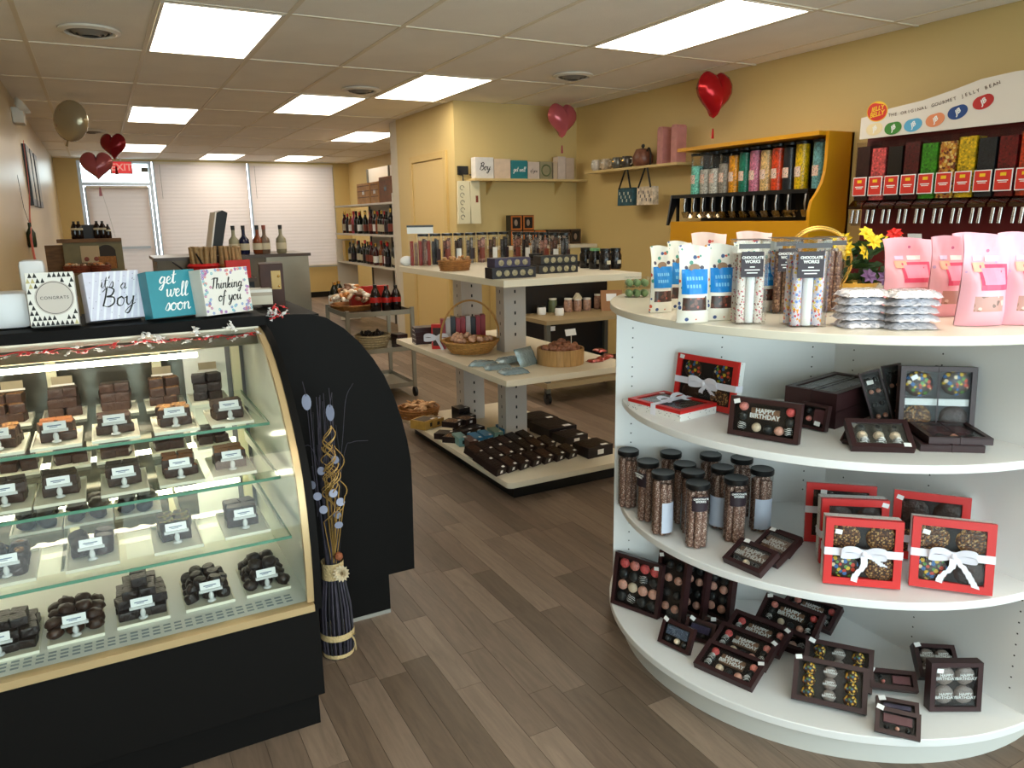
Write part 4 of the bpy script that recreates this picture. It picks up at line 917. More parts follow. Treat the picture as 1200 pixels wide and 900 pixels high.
# gold edge trim and black end panel following the curve
inner = [(y+.012, z-.004) for y, z in GP]
outer = GP
cpart(MB().prism([(y-.001, z+.001) for y, z in GP]+[(y+.017, z-.008) for y, z in GP[::-1]], 'x', CX1-.016, CX1+.002), 'edge_trim', m_trim, smooth=40)
epan = [(1.902, .372)]+[(y-.004, z+.004) for y, z in GP]+[(2.44, 1.103), (2.74, 1.103), (2.74, .372)]
cpart(MB().prism(epan, 'x', CX1+.002, CX1+.022), 'end_panel', m_black, smooth=40)
cpart(MB().prism([(1.93, .392)]+[(y+.03, z-.014) for y, z in GP[1:]]+[(2.44, 1.085), (2.72, 1.085), (2.72, .392)], 'x', CX1-.006, CX1+.0015), 'inner_side_panel', mat('green tinted side', (224, 228, 216), .15), smooth=40)
for x_ in (CX1-.05, .105, -.19, -.5): cpart(MB().box(x_, x_+.027, 2.66, 2.684, .392, 1.08), 'shelf_standard', mat('cream post', (214, 206, 170), .4))
bkm = mat('case mirror back', (92, 88, 78), .12, .6)
cpart(MB().box(CX0, .20, 2.70, 2.72, .392, 1.09), 'sliding_door', bkm)
cpart(MB().box(.20, .335, 2.698, 2.72, .392, 1.09), 'back_panel', m_cwhite)
cpart(MB().box(.335, CX1-.006, 2.698, 2.72, .392, 1.09), 'back_strip', mat('grey strip', (112, 110, 112), .4))
cpart(MB().box(CX0, CX1+.022, 2.36, 2.76, 1.097, 1.13), 'top_slab', m_black, bevel=.004)
cpart(MB().box(CX0, CX1-.005, 2.352, 2.372, 1.083, 1.10), 'glass_hinge', mat('hinge alu', (170, 160, 142), .35, .6))
cpart(MB().prism([(2.345, 1.05), (2.37, 1.085), (2.46, 1.085), (2.46, 1.06), (2.38, 1.06), (2.36, 1.045)], 'x', CX0, CX1-.01), 'light_hood', mat('hood metal', (120, 112, 92), .35, .5))
tb = MB(); tb.tube([(CX0+.03, 2.345, 1.032), (.215, 2.345, 1.032)], .0075, 12); cpart(tb, 'lamp_tube', mat_emit('case tube', (255, 244, 220), CASE_LAMP), smooth=60)
for z_, y_ in ((.690, 2.60), (.545, 2.60)):
    tb = MB(); tb.tube([(CX0+.03, y_, z_), (.33, y_, z_)], .008, 10); cpart(tb, 'lamp_tube', mat_emit('shelf tube', (255, 242, 214), 17), smooth=60)
# glass shelves
m_gedge = mat('green glass edge', (96, 148, 124), .15, 0, .6)
SH = [(.845, 2.17), (.71, 2.075), (.565, 1.985)]
for z, yf in SH:
    s = MB(); s.m = 0
    s.quad((CX0+.01, yf, z), (.372, yf, z), (.372, 2.66, z), (CX0+.01, 2.66, z))
    s.m = 1; s.box(CX0+.01, .372, yf-.0015, yf, z-.008, z); s.box(.370, .372, yf, 2.66, z-.008, z)
    cpart(s, 'glass_shelf', [mat_glass('shelf glass', (246, 253, 249), .05, .7), m_gedge])
    for x in (-.48, -.178, .12, .372): cpart(MB().prism([(2.66, z-.008), (2.66, z-.045), (yf+.1, z-.012), (yf+.1, z-.008)], 'x', x-.004, x+.004), 'shelf_bracket', m_whitem)
# trays, tags and chocolates
def tray_me(w, l):
    def mk():
        m = MB(); m.box(-w/2, w/2, -l/2, l/2, 0, .002); t = .004
        m.box(-w/2, w/2, -l/2, -l/2+t, .002, .008); m.box(-w/2, w/2, l/2-t, l/2, .002, .008); m.box(-w/2, -w/2+t, -l/2+t, l/2-t, .002, .008); m.box(w/2-t, w/2, -l/2+t, l/2-t, .002, .008)
        return m.mesh('tray', mat('cream tray', (238, 233, 212), .35))
    return cached(('tray', w, l), mk)
def tag_thing(x, y, z, label, rz=0.0):
    t = thing('price_tag', label, 'price tag', (x, y, z), (0, 0, rz), 'price tags in the chocolate case')
    put('card', cached('tagc', lambda: MB().box(-.026, .026, -.0008, .0008, 0, .021).mesh('card', m_paper)), t, (0, 0, .033), (-.35, 0, 0))
    put('print', cached('tagp', lambda: MB().box(-.017, .015, -.0014, -.0008, .0095, .0118).box(-.012, .006, -.0014, -.0008, .0062, .0076).mesh('print', mat('blue ink', (70, 84, 120), .5))), t, (0, 0, .033), (-.35, 0, 0))
    put('clip', cached('tagk', lambda: MB().box(-.03, .03, -.004, .003, .027, .034).ball((0, -.002, .014), (.007, .006, .013), 8, 6).lathe([(.012, 0), (.011, .003), (.004, .006)], n=12).mesh('clip', mat('clear plastic clip', (206, 206, 204), .2), 50)), t)
    return t
def blob(key, s, m, kind):
    def mk():
        b = MB()
        if kind == 'sq': b.box(-s[0], s[0], -s[1], s[1], 0, s[2]*2)
        elif kind == 'disc': b.lathe([(s[0]*.9, 0), (s[0], s[2]*.5), (s[0]*.96, s[2]*1.5), (s[0]*.8, s[2]*2), (0, s[2]*2.05)], n=12)
        else: b.ball((0, 0, s[2]), s, 10, 7)
        me = b.mesh('chocolate', m, 45 if kind != 'sq' else None, .003 if kind == 'sq' else 0)
        if kind in ('lump', 'turtle'):
            for v in me.vertices:
                n = mnoise.noise(Vector(v.co)*90+Vector((key*3.1, 0, 0)))*.28; v.co.x *= 1+n; v.co.y *= 1+n; v.co.z *= 1+n*.5
        return me
    return cached(('cho', key, m.name, kind, s), mk)
NAMEC = {'sq': 'square', 'disc': 'disc', 'lump': 'cluster', 'turtle': 'turtle'}
m_top = mat('brown drizzle', (142, 84, 44), .45, noise=(90, .3)); m_caram = mat_speck('nutty top', (120, 78, 44), [(170, 120, 60), (90, 54, 30), (190, 150, 90)], 150, .5, .5)
m_pist = mat_speck('pistachio top', (70, 54, 30), [(150, 150, 60), (60, 40, 26), (170, 140, 70)], 140, .5, .5)
def pile(cx, cy, z, kind, m, rows, s, where, key, topping=None, w=.125, l=.17, tg=True, tagoff=(.0, -.055), tagname='', ):
    tag(put('tray', tray_me(w, l), None, (cx, cy, z)), f'cream tray under chocolates {where}', 'tray', 'trays in the chocolate case')
    n = 0; zz = z+.0025
    for (nx, ny) in rows:
        for j in range(ny):
            for i in range(nx):
                x = cx+(i-(nx-1)/2)*s[0]*2.04+rnd(-.15, .15)*s[0]; y = cy+.012+(j-(ny-1)/2)*s[1]*2.04+rnd(-.12, .12)*s[1]
                tilt = 0 if kind in ('sq',) else .35
                o = put('chocolate', blob(key*3+n % 3, s, m, kind), None, (x, y, zz+rnd(0, .001)), (rnd(-tilt, tilt), rnd(-tilt, tilt), rnd(-.25, .25) if kind == 'sq' else rnd(0, 6)))
                tag(o, f'{m.name} {NAMEC[kind]} piled {where}', 'chocolate', f'chocolates {where}')
                if topping and kind == 'sq':
                    put('topping', cached(('tpg', s, topping.name), lambda: MB().box(-s[0]*.9, s[0]*.9, -s[1]*.9, s[1]*.9, s[2]*2, s[2]*2+.002).mesh('topping', topping)), o)
                elif topping:
                    put('topping', cached(('tpr', s, topping.name), lambda: MB().ball((0, 0, s[2]*1.9), (s[0]*.55, s[1]*.55, s[2]*.35), 8, 5).mesh('topping', topping, 60)), o)
                n += 1
        zz += s[2]*(1.98 if kind == 'sq' else 1.35)
    if tg: tag_thing(cx+tagoff[0], cy+tagoff[1], z+.009 if tagoff[1] > -.075 else z+.001, f'white name card before chocolates {where}')
ZD = .3925
# bottom deck (positions from the counter's far end towards the open end)
pile(-.306, 2.09, ZD, 'sq', m_dark, [(3, 4), (3, 3), (2, 2)], (.0185, .0185, .011), 'in the bottom tray cut by the picture edge', 1, tagoff=(-.02, -.072), l=.19)
pile(-.165, 2.10, ZD, 'turtle', m_choc, [(3, 4), (3, 3), (2, 2)], (.021, .021, .014), 'in the second bottom tray, lighter brown clusters', 2, tagoff=(.0, -.072), l=.19)
pile(-.012, 2.11, ZD, 'sq', m_dark, [(3, 4), (3, 3), (2, 3), (1, 2)], (.0195, .0185, .012), 'in the third bottom tray, tall dark heap', 3, tagoff=(.0, -.072), l=.19)
pile(.152, 2.115, ZD, 'disc', m_dark, [(3, 4), (3, 3), (2, 3)], (.0185, .019, .012), 'in the fourth bottom tray, beside the end tray', 4, tagoff=(.005, -.072), w=.125, l=.19)
pile(.305, 2.115, ZD, 'lump', m_dark, [(3, 4), (2, 3), (2, 2)], (.020, .021, .015), 'in the bottom tray nearest the end panel', 5, tagoff=(.0, -.072), w=.12, l=.19)
# third glass shelf
z3 = .5655
pile(-.292, 2.13, z3, 'disc', m_choc, [(2, 3), (2, 3), (2, 2)], (.022, .022, .012), 'on the lowest glass shelf, nut-topped', 6, m_caram, w=.125, l=.20)
pile(-.108, 2.13, z3, 'disc', m_choc, [(2, 2), (2, 2)], (.024, .024, .015), 'on the lowest glass shelf beside the empty gap', 7, w=.12, l=.20)
pile(.092, 2.13, z3, 'sq', m_choc, [(2, 2), (2, 2)], (.0205, .0205, .014), 'on the lowest glass shelf with green nuts', 8, m_pist, w=.12, l=.20)
pile(.268, 2.14, z3, 'sq', m_choc, [(2, 2), (2, 2)], (.0205, .0205, .014), 'on the lowest glass shelf at the end panel', 9, m_choc, w=.12, l=.20)
for k, (x, nm) in enumerate(((-.25, 'first'), (-.12, 'second'), (.01, 'third'))):
    pile(x, 2.44, z3, 'lump', m_dark if k != 1 else m_choc, [(2, 3), (2, 2)], (.026, .024, .016), f'at the back of the lowest glass shelf, {nm} heap', 10+k, w=.125, l=.16, tg=False)
# middle glass shelf
z2 = .7105
MID = [(-.285, m_choc, None, 'picture edge'), (-.165, m_choc, None, 'second along'), (-.015, m_choc, None, 'in the middle'), (.125, m_choc, m_top, 'fourth along, drizzled'), (.262, m_choc, m_top, 'next to the end panel')]
for k, (x, mm, tp, nm) in enumerate(MID): pile(x, 2.235, z2, 'sq', mm, [(2, 2), (2, 2)], (.0205, .0205, .013), f'on the middle glass shelf, {nm}', 20+k, tp, w=.115, l=.20)
for k, (x, nm) in enumerate(((-.28, 'first'), (-.15, 'second'), (-.03, 'third'), (.12, 'fourth'), (.25, 'fifth'))): pile(x, 2.53, z2, 'sq', m_choc, [(2, 2), (2, 1)], (.021, .021, .013), f'at the back of the middle glass shelf, {nm} tray', 30+k, w=.105, l=.15, tg=False)
# top glass shelf
z1 = .8455
TOP = [(-.285, m_choc, m_caram, 'picture edge'), (-.158, m_choc, m_top, 'second along'), (-.02, m_choc, None, 'in the middle'), (.13, m_choc, m_caram, 'fourth along'), (.275, m_choc, None, 'by the end panel')]
for k, (x, mm, tp, nm) in enumerate(TOP): pile(x, 2.285, z1, 'sq', mm, [(2, 2), (2, 2)], (.0205, .0205, .012), f'on the top glass shelf, {nm}', 40+k, tp, w=.115, l=.20)
for k, (x, tp, nm) in enumerate(((-.29, m_caram, 'first'), (-.15, m_choc, 'second'), (-.01, m_choc, 'third'), (.126, m_caram, 'fourth, pale topped'), (.256, None, 'last and darkest'))):
    pile(x, 2.575, z1, 'sq', m_choc if k < 4 else m_dark, [(2, 2), (2, 2), (2, 1)], (.0205, .0205, .0135), f'at the back of the top glass shelf, {nm} tray', 50+k, tp, w=.115, l=.15, tg=False)
for x, y in ((-.28, 2.645), (-.15, 2.645), (.13, 2.645), (.27, 2.645)):
    o = MB().box(-.028, .028, -.001, .001, 0, .024).build('card', mat('tan card stock', (150, 134, 104), .6))  # cards in one even tan
    o.name = 'name_card'; o.location = (x, y, z1+.085); o.rotation_euler = (-.2, 0, 0); tag(o, 'tan name card at the back of the case, %s' % {-.28: 'first', -.15: 'second', .13: 'beside the pale heap', .27: 'above the darkest heap'}[x], 'name card', 'tan cards along the back of the case')
    MB().tube([(0, 0, -.0845), (0, 0, 0)], .0015, 5).box(-.032, .032, -.003, .003, -.006, 0).build('stand', m_clear if False else m_whitem, o)

# ------------------------------------------------------------------ second case seen from its black end
c2 = thing('end_case', 'second curved case seen end-on by its tall black arched panel', 'display case', (.6, 3.0, 0))
AP = [(.427, 1.122), (.518, 1.122), (.57, 1.118), (.618, 1.103), (.672, 1.065), (.72, 1.016), (.765, .955), (.802, .89), (.832, .815), (.856, .732), (.873, .65), (.883, .571), (.883, .45), (.88, .311), (.877, .16), (.427, .16)]
def c2p(mb, name, m, **k):
    o = mb.build(name, m, c2, **k); o.location = (-.6, -3.0, 0); return o
c2p(MB().prism(AP, 'y', 2.405, 2.43), 'end_panel', m_black, smooth=30)
c2p(MB().box(.43, .785, 2.425, 4.3, 0.012, .16), 'kickboard', m_black)
c2p(MB().box(.44, .785, 2.4235, 2.4248, .0, .014), 'worn_edge', mat('worn grey strip', (150, 146, 138), .6))
c2p(MB().box(.43, .865, 2.43, 4.3, .16, .375), 'base_body', m_black)
c2p(MB().sheet([(x-.01, z-.008) for x, z in AP[3:13]], 'y', 2.43, 4.29), 'curved_glass', m_cglass, smooth=80)
c2p(MB().box(.432, .60, 2.43, 4.3, 1.085, 1.115), 'top_slab', m_black)
c2p(MB().prism(AP, 'y', 4.29, 4.31), 'far_end_panel', m_black, smooth=30)
c2p(MB().box(.43, .45, 2.43, 4.29, .375, 1.085), 'back_panel', m_cwhite)
c2p(MB().box(.45, .86, 2.43, 4.29, .376, .39), 'deck', m_cwhite)

# ------------------------------------------------------------------ on the case top
ZT = 1.131
def card_box(p0, p1, h, d, label, m, tilt=4):
    M, w = face_matrix(p0, p1, d, tilt); M.translation.z = ZT+d*math.sin(math.radians(tilt))
    t = thing('gift_carton', label, 'gift carton', group='greeting cartons on the case'); t.matrix_world = M
    MB().box(-w/2, w/2, 0, h, -d, 0).build('carton', m, t, bevel=.001)
    return t, w
m_lav = mat('pale lavender print', (206, 204, 220), .4, noise=(18, .05), stretch=(3, 3, 1))
# congrats: black and white triangles round a medallion
t, w = card_box((-0.187, 2.381, 1.131), (-0.073, 2.379, 1.131), .145, .06, 'white carton with black triangles and a CONGRATS medallion', mat('carton white', (226, 222, 214), .45), 10)
h = .145; tr = MB(); n = 10; s = w/n
for j in range(10):
    for i in range(n):
        x0 = -w/2+i*s+(s/2 if j % 2 else 0); y0 = .001+j*h/10
        if math.hypot(x0+s/2-.006, y0+h/20-h*.52) < .052 or x0+s > w/2 or random.random() < .1: continue
        tr.m = 1 if random.random() < .08 else 0
        k = tr.P([(x0+.0005, y0, .0003), (x0+s-.0005, y0, .0003), (x0+s/2, y0+h/10-.001, .0003)]); tr.F((k, k+1, k+2))
tr.build('triangle_print', [m_ink, mat('gold print', (190, 176, 120), .4)], t)
md = MB(); md.disc((.006, h*.52, .0006), .047, 32); m1 = md.build('medallion', mat('greige print', (198, 188, 178), .45), t)
rg = MB(); rg.tube([(.006+.043*math.cos(2*PI*i/40), h*.52+.043*math.sin(2*PI*i/40), .0008) for i in range(41)], .0007, 4); rg.build('ring', m_ink, m1)
put('lettering', text_mesh('CONGRATS', .0115, m_ink, space=1.15), m1, (.006, h*.52, .001))
# it's a Boy
t, w = card_box((-0.046, 2.421, 1.131), (0.096, 2.454, 1.131), .138, .06, "pale lavender carton lettered it's a Boy", m_lav, 10)
st = MB()
for i in range(9): x = -w/2+i*w/8; st.quad((max(-w/2, x-.004), .001, .0003), (min(w/2, x+.002), .001, .0003), (min(w/2, x+.032), .137, .0003), (min(w/2, max(-w/2, x+.026)), .137, .0003))
st.build('stripe_print', mat('white stripe', (226, 226, 234), .4), t)
dt = MB()
for i in range(34): dt.disc((rnd(-w*.46, w*.46), rnd(.006, .132), .0006), .0012, 6)
d_ = dt.build('dot_print', mat('grey dots', (110, 104, 120), .5), t); d_['kind'] = 'stuff'
b = MB(); script_mb("it's", .032, -.016, .092, mb=b); script_mb('a', .032, .026, .086, mb=b); script_mb('Boy', .052, .004, .038, mb=b); b.build('lettering', m_ink, t, (0, 0, .0008))
# get well soon
t, w = card_box((0.113, 2.396, 1.131), (0.247, 2.441, 1.131), .136, .06, 'teal carton lettered get well soon', mat('teal print', (32, 132, 146), .4, noise=(14, .08)), 8)
b = MB(); script_mb('get', .040, -.014, .098, mb=b, thick=.045); script_mb('well', .042, .008, .06, mb=b, thick=.045); script_mb('soon', .042, .004, .02, mb=b, thick=.045); b.build('lettering', m_paper, t, (0, 0, .0008))
# thinking of you
t, w = card_box((0.258, 2.386, 1.131), (0.402, 2.457, 1.131), .138, .06, 'white floral carton lettered Thinking of you', mat('carton white', (226, 222, 214)), 6)
fl = MB(); FC = [(190, 110, 150), (120, 150, 200), (214, 130, 120), (150, 120, 180), (120, 180, 190)]
for i in range(90):
    e = random.choice('ltrb'); q = abs(random.gauss(0, .011)); u = rnd(0, 1)
    x, y = {'l': (-w/2+q, u*.137), 'r': (w/2-q, u*.137), 't': ((u-.5)*w, .137-q), 'b': ((u-.5)*w, .001+q)}[e]
    x = max(-w/2+.005, min(w/2-.005, x)); y = max(.006, min(.133, y)); fl.m = random.randrange(5); a0 = rnd(0, 6)
    for p in range(5):
        a = a0+p*2*PI/5; fl.disc((x+.0028*math.cos(a), y+.0028*math.sin(a), .0004+i*.000004), .0019, 6)
f_ = fl.build('floral_print', [mat('floral %d' % i, c, .5) for i, c in enumerate(FC)], t); f_['kind'] = 'stuff'
b = MB(); script_mb('Thinking', .031, .0, .078, mb=b, thick=.05); script_mb('of you', .031, .004, .040, mb=b, thick=.05); b.build('lettering', m_ink, t, (0, 0, .001))
# kraft blocks behind
for p, lb in (((-0.086, 2.653, 1.131), 'small kraft block leaning behind the CONGRATS carton'), ((0.114, 2.536, 1.131), 'cream block between the lavender and teal cartons'), ((0.276, 2.603, 1.131), 'kraft block between the teal and floral cartons')):
    t = MB().box(-.012, .012, 0, .05, 0, .06 if 'cream' not in lb else .022).build('card_block', mat('kraft', (150, 122, 84), .7) if 'cream' not in lb else mat('cream block', (214, 206, 186), .5), None, (p[0], p[1]+.03, ZT), (0, 0, .1), bevel=.002); tag(t, lb, 'block')
# rounded white device
wd = thing('countertop_scale', 'rounded white plastic counter device with a raised head behind the CONGRATS carton', 'counter device', (-.235, 2.50, ZT))
MB().box(-.045, .045, -.05, .05, 0, .1).build('body', mat('white plastic', (226, 226, 228), .25), wd, bevel=.018, smooth=50)
MB().box(.025, .09, .05, .09, 0, .182).build('head', MATS['white plastic'], wd, bevel=.016, smooth=50)
# dark wooden box and what stands by it
t = thing('wooden_till', 'dark brown upright wooden box with a gold panel beside the floral carton', 'box', (0.530, 2.733, 1.115)[:2]+(1.1155,), (0, 0, -.15))
MB().box(-.05, .03, 0, .12, 0, .15).build('body', mat('dark walnut', (60, 32, 22), .65, noise=(12, .2)), t, bevel=.003)
MB().box(-.012, .02, -.0015, 0, .06, .125).build('panel', mat('brass panel', (120, 92, 50), .3, .6), t)
MB().ball((.012, -.004, .105), .004, 8, 6).ball((.012, -.004, .07), .003, 8, 6).build('knob', m_gold, t)
t = thing('brochure_stack', 'stack of tan booklets and white paper between floral carton and wooden box', 'booklets', (0.465, 2.673, 1.131)[:2]+(ZT,), (0, 0, -.1))
for k, (c, hh) in enumerate((((206, 196, 176), .03), ((176, 160, 140), .012), ((222, 216, 206), .01))):
    z = sum((.03, .012, .01)[:k]); MB().box(-.045+.003*k, .04, 0, .09, z, z+hh-.0003).build('booklet', mat('booklet %d' % k, c, .6), t)
# peppermint garland along the hinge
m_rc = mat('red wrapper', (196, 36, 40), .35); m_wc = mat_glass('cellophane', (235, 238, 240), .25, 1.2, .15); m_wcp = mat('white wrapper', (226, 222, 218), .35, bump=(200, .6))
ga = thing('candy_garland', 'garland of red and white wrapped candies draped along the front of the case top', 'garland', (0, 2.345, 1.104))
for k in range(46):
    u = (k+rnd(-.8, .8))/45; x = -.42+u*.81; zz = .004+.006*math.sin(k*1.7)-.012*abs(math.sin(u*9)); yy = -.012*abs(math.sin(u*9))-.03-rnd(0, .012)
    zz = -.02+rnd(-.010, .006)
    me = cached(('gc', k % 4), lambda: (lambda m: (m.ball((0, 0, 0), (.006, .0045, .004), 8, 5), m.prism([(.005, 0), (.014, .005), (.013, -.005)], 'z', -.0006, .0006), m.prism([(-.005, 0), (-.014, -.005), (-.013, .005)], 'z', -.0006, .0006), m)[-1])(MB()).mesh('wrapped_candy', [m_rc, m_wcp, m_wcp, m_rc][k % 4], 50))
    put('wrapped_candy', me, ga, (x, yy, zz), (rnd(-.8, .4), rnd(-.5, .5), rnd(0, 6)), rnd(.8, 1.25))
for (x, y, z) in ((-.31, -.02, -.004), (.085, -.03, 0), (.12, -.036, -.012), (.22, -.03, 0), (.315, -.012, .004)):
    for q in range(4): put('wrapped_candy', cached(('gc', 1), None), ga, (x+rnd(-.008, .008), y+rnd(-.004, .004), z+rnd(-.004, .006)), (rnd(-1, 1), rnd(-1, 1), rnd(0, 6)), 1.1)
MB().tube([(-.43+i*.02, -.035+.004*math.sin(i), -.02+.004*math.sin(i*1.3)) for i in range(42)], .0012, 4).build('string', m_rc, ga)
gb = thing('candy_bunch', 'little bunch of red and white wrapped candies at the corner by the black panel', 'garland', (0.457, 2.366, 1.131)[:2]+(1.118,))
for q in range(16): put('wrapped_candy', cached(('gc', q % 4), None), gb, (rnd(-.025, .035), rnd(-.02, .02), rnd(.004, .035)), (rnd(-1, 1), rnd(-1, 1), rnd(0, 6)), 1.0)

# ------------------------------------------------------------------ dried arrangement standing in the corner
bp_ = (0.545, 2.264, 0.000)
da = thing('dried_arrangement', 'tall bound bundle of dark stems with silver pods and gold curls by the black panel', 'dried bouquet', (bp_[0], bp_[1], 0), (0, 0, -YW))
m_stem = mat('dark grey stem', (62, 56, 66), .6, noise=(40, .3)); m_stem2 = mat('black stem', (30, 27, 30), .6); m_raf = mat('raffia', (206, 178, 128), .6, noise=(50, .15), bump=(150, .5))
def rad(z): 
    for (a, ra), (b, rb) in zip([(0, .047), (.06, .052), (.17, .05), (.27, .034), (.305, .03), (.36, .034), (.6, .055), (.95, .085)], [(.06, .052), (.17, .05), (.27, .034), (.305, .03), (.36, .034), (.6, .055), (.95, .085), (1.2, .11)]):
        if a <= z <= b: return ra+(rb-ra)*(z-a)/(b-a)
    return .11
random.seed(5)
for k in range(46):
    a = 2*PI*k/46; q = 1 if k % 2 else .82
    zs = [0, .06, .12, .18, .24, .305]
    put('stem', MB().tube([(rad(z)*q*math.cos(a), rad(z)*q*math.sin(a), z) for z in zs], .0034, 5).mesh('stem', m_stem if k % 3 else m_stem2, 60), da)
for k in range(40):
    a = rnd(0, 2*PI); q = rnd(.2, .85); zt = rnd(.6, .9); b = a+rnd(-.3, .3); sh = .02
    put('twig', MB().tube(smooth_path([(.02*math.cos(a), .02*math.sin(a), .29), (rad(.45)*q*math.cos(a), rad(.45)*q*math.sin(a), .45), (rad(.65)*q*math.cos(b), rad(.65)*q*math.sin(b), .65), (rad(zt)*q*math.cos(b)*.8+rnd(-.01, .01), rad(zt)*q*math.sin(b)*.8, zt)], 3), [.0034-.0022*i/9 for i in range(10)], 4).mesh('twig', m_stem2 if k % 3 == 0 else m_stem), da)
for (z, hh, r) in ((.276, .056, .036), (.068, .022, .0565), (.004, .014, .053)):
    MB().lathe([(rad(z)+.004, z), (rad(z+hh/2)+.005, z+hh/2), (rad(z+hh)+.004, z+hh)], n=22, cap=False).build('raffia_band', m_raf, da, smooth=50)
for s in (-1, 1): MB().ribbon(smooth_path([(.05, -.02, .075), (.062, -.026, .07+.012*s), (.066, -.03, .055+.03*s)], 4), (.002, 0, .003)).build('raffia_end', m_raf, da)
for ring, (nn, r, tl, ln) in enumerate(((14, .006, .25, .024), (12, .005, .7, .021), (9, .004, 1.05, .017), (6, .002, 1.35, .013))):
    pf = MB()
    for k in range(nn):
        pf.T = Matrix.Translation((.038, -.036, .304)) @ Matrix.Rotation(1.25, 4, 'X') @ Matrix.Rotation(2*PI*(k+.5*ring)/nn, 4, 'Z') @ Matrix.Rotation(-tl, 4, 'Y')
        pf.quad((r, 0, 0), (r+ln*.6, -.0055, .002), (r+ln, 0, .004), (r+ln*.6, .0055, .002))
    pf.T = None
    pf.build('paper_flower', mat('cream petal', (222, 204, 170), .7), da)
MB().ball((.03, -.03, .36), .014, 10, 8).build('seed_ball', mat('rust pod', (150, 84, 52), .7, noise=(90, .3), bump=(160, .6)), da, smooth=60)
for k, (x, z) in enumerate(((-.028, .875), (.04, .84), (.0, .655), (-.03, .61), (-.015, .575), (.035, .585), (.045, .69), (.055, .555), (.0, .53), (.04, .51), (.045, .48))):
    big = k < 2; rx, rz = (.014, .026) if big else (.013, .013)
    m = MB(); m.T = Matrix.Translation((x, -.05-rnd(0, .02), z)) @ Matrix.Rotation(PI/2+rnd(-.3, .3), 4, 'X') @ Matrix.Rotation(rnd(-.5, .5), 4, 'Y'); m.lathe([(1, -.0006), (1, .0006)], n=14, sx=rx, sy=rz)
    p = m.build('silver_pod', mat('silver pod', (150, 152, 172), .45), da)
    if big: MB().tube([(x+.002, -.06, z+.02), (x-.006 if k == 0 else x+.012, -.06, z+.065)], .0012, 4).tube([(x, -.05, z-.02), (x+.004, -.04, .5)], .001, 4).build('pod_stem', m_stem, p)
for k in range(13):
    cx, zb = rnd(.015, .06), rnd(.47, .64); r0 = rnd(.012, .026); ph = rnd(0, 6)
    pts = [(cx*.3, -.02, .33)]+[(cx+r0*math.cos(ph+i*.55)*(1-.3*i/22), -.05+.012*math.sin(ph+i*.55), zb+i*.0085) for i in range(20)]
    put('gold_curl', MB().tube(pts, .0016, 5).mesh('gold_curl', mat('gold twig', (182, 142, 78), .4, .3), 60), da)
for pts in ([(.02, -.04, .45), (.07, -.05, .74), (.09, -.05, .88), (.115, -.05, .93)], [(.02, -.04, .45), (.075, -.05, .71), (.10, -.05, .745), (.15, -.05, .75)], [(.02, -.04, .5), (-.02, -.05, .72), (-.06, -.05, .73)]):
    MB().tube(smooth_path(pts, 5), .0009, 4).build('loose_strand', m_stem, da)
random.seed(23)

# ------------------------------------------------------------------ gondola in the middle of the shop
GX0, GX1, GY0, GY1 = 1.655, 2.455, 3.125, 4.66
GZ0, GZ1, GZ2 = .112, .637, 1.122
m_gshelf = mat('ivory shelf', (222, 212, 190), .42)
m_gpost = mat('grey white post', (206, 200, 194), .45)
go = thing('shelf_gondola', 'free-standing ivory gondola with slotted posts and three shelf levels', 'shelving', ((GX0+GX1)/2, (GY0+GY1)/2, 0))
def gpart(mb, name, m, **k):
    o = mb.build(name, m, go, **k); o.location = (-(GX0+GX1)/2, -(GY0+GY1)/2, 0); return o
gpart(MB().box(GX0+.07, GX1-.07, GY0+.075, GY1-.07, 0, .082), 'kick_base', m_blk2)
def tray_rim(x0, x1, y0, y1, z): 
    m = MB(); r = .03
    pts = []
    for (cx, cy, a0) in ((x1-r, y0+r, -PI/2), (x1-r, y1-r, 0), (x0+r, y1-r, PI/2), (x0+r, y0+r, PI)):
        pts += [(cx+r*math.cos(a0+i*PI/8), cy+r*math.sin(a0+i*PI/8)) for i in range(5)]
    m.prism(pts, 'z', z-.03, z-.006); m.prism([(p[0]*1, p[1]) for p in pts], 'z', z-.006, z); return m
gpart(tray_rim(GX0, GX1, GY0, GY1, GZ0), 'base_tray', m_gshelf, smooth=40, bevel=.003)
gpart(MB().box(GX0, GX1-.02, GY0+.005, GY1+.02, GZ1-.032, GZ1), 'shelf', m_gshelf, bevel=.003)
gpart(MB().box(GX0-.01, GX1, GY0-.005, GY1-.12, GZ2-.034, GZ2), 'shelf', m_gshelf, bevel=.003)
for (x0, x1, y0, y1) in ((2.02, 2.165, 3.832, 3.935), (1.975, 2.122, 4.325, 4.45)):
    p = gpart(MB().box(x0, x1, y0, y1, GZ0, GZ2-.034), 'post', m_gpost, bevel=.003)
    sl = MB()
    for z in [GZ0+.05+.063*i for i in range(15)]:
        if abs(z-GZ1) > .03 and z < 1.06: sl.box((x0+x1)/2-.005, (x0+x1)/2+.005, y0-.0006, y0+.001, z, z+.018); sl.box(x0-.0006, x0+.001, (y0+y1)/2-.004, (y0+y1)/2+.004, z, z+.018)
    s_ = sl.build('slot', m_blk2, p); s_['kind'] = 'stuff'
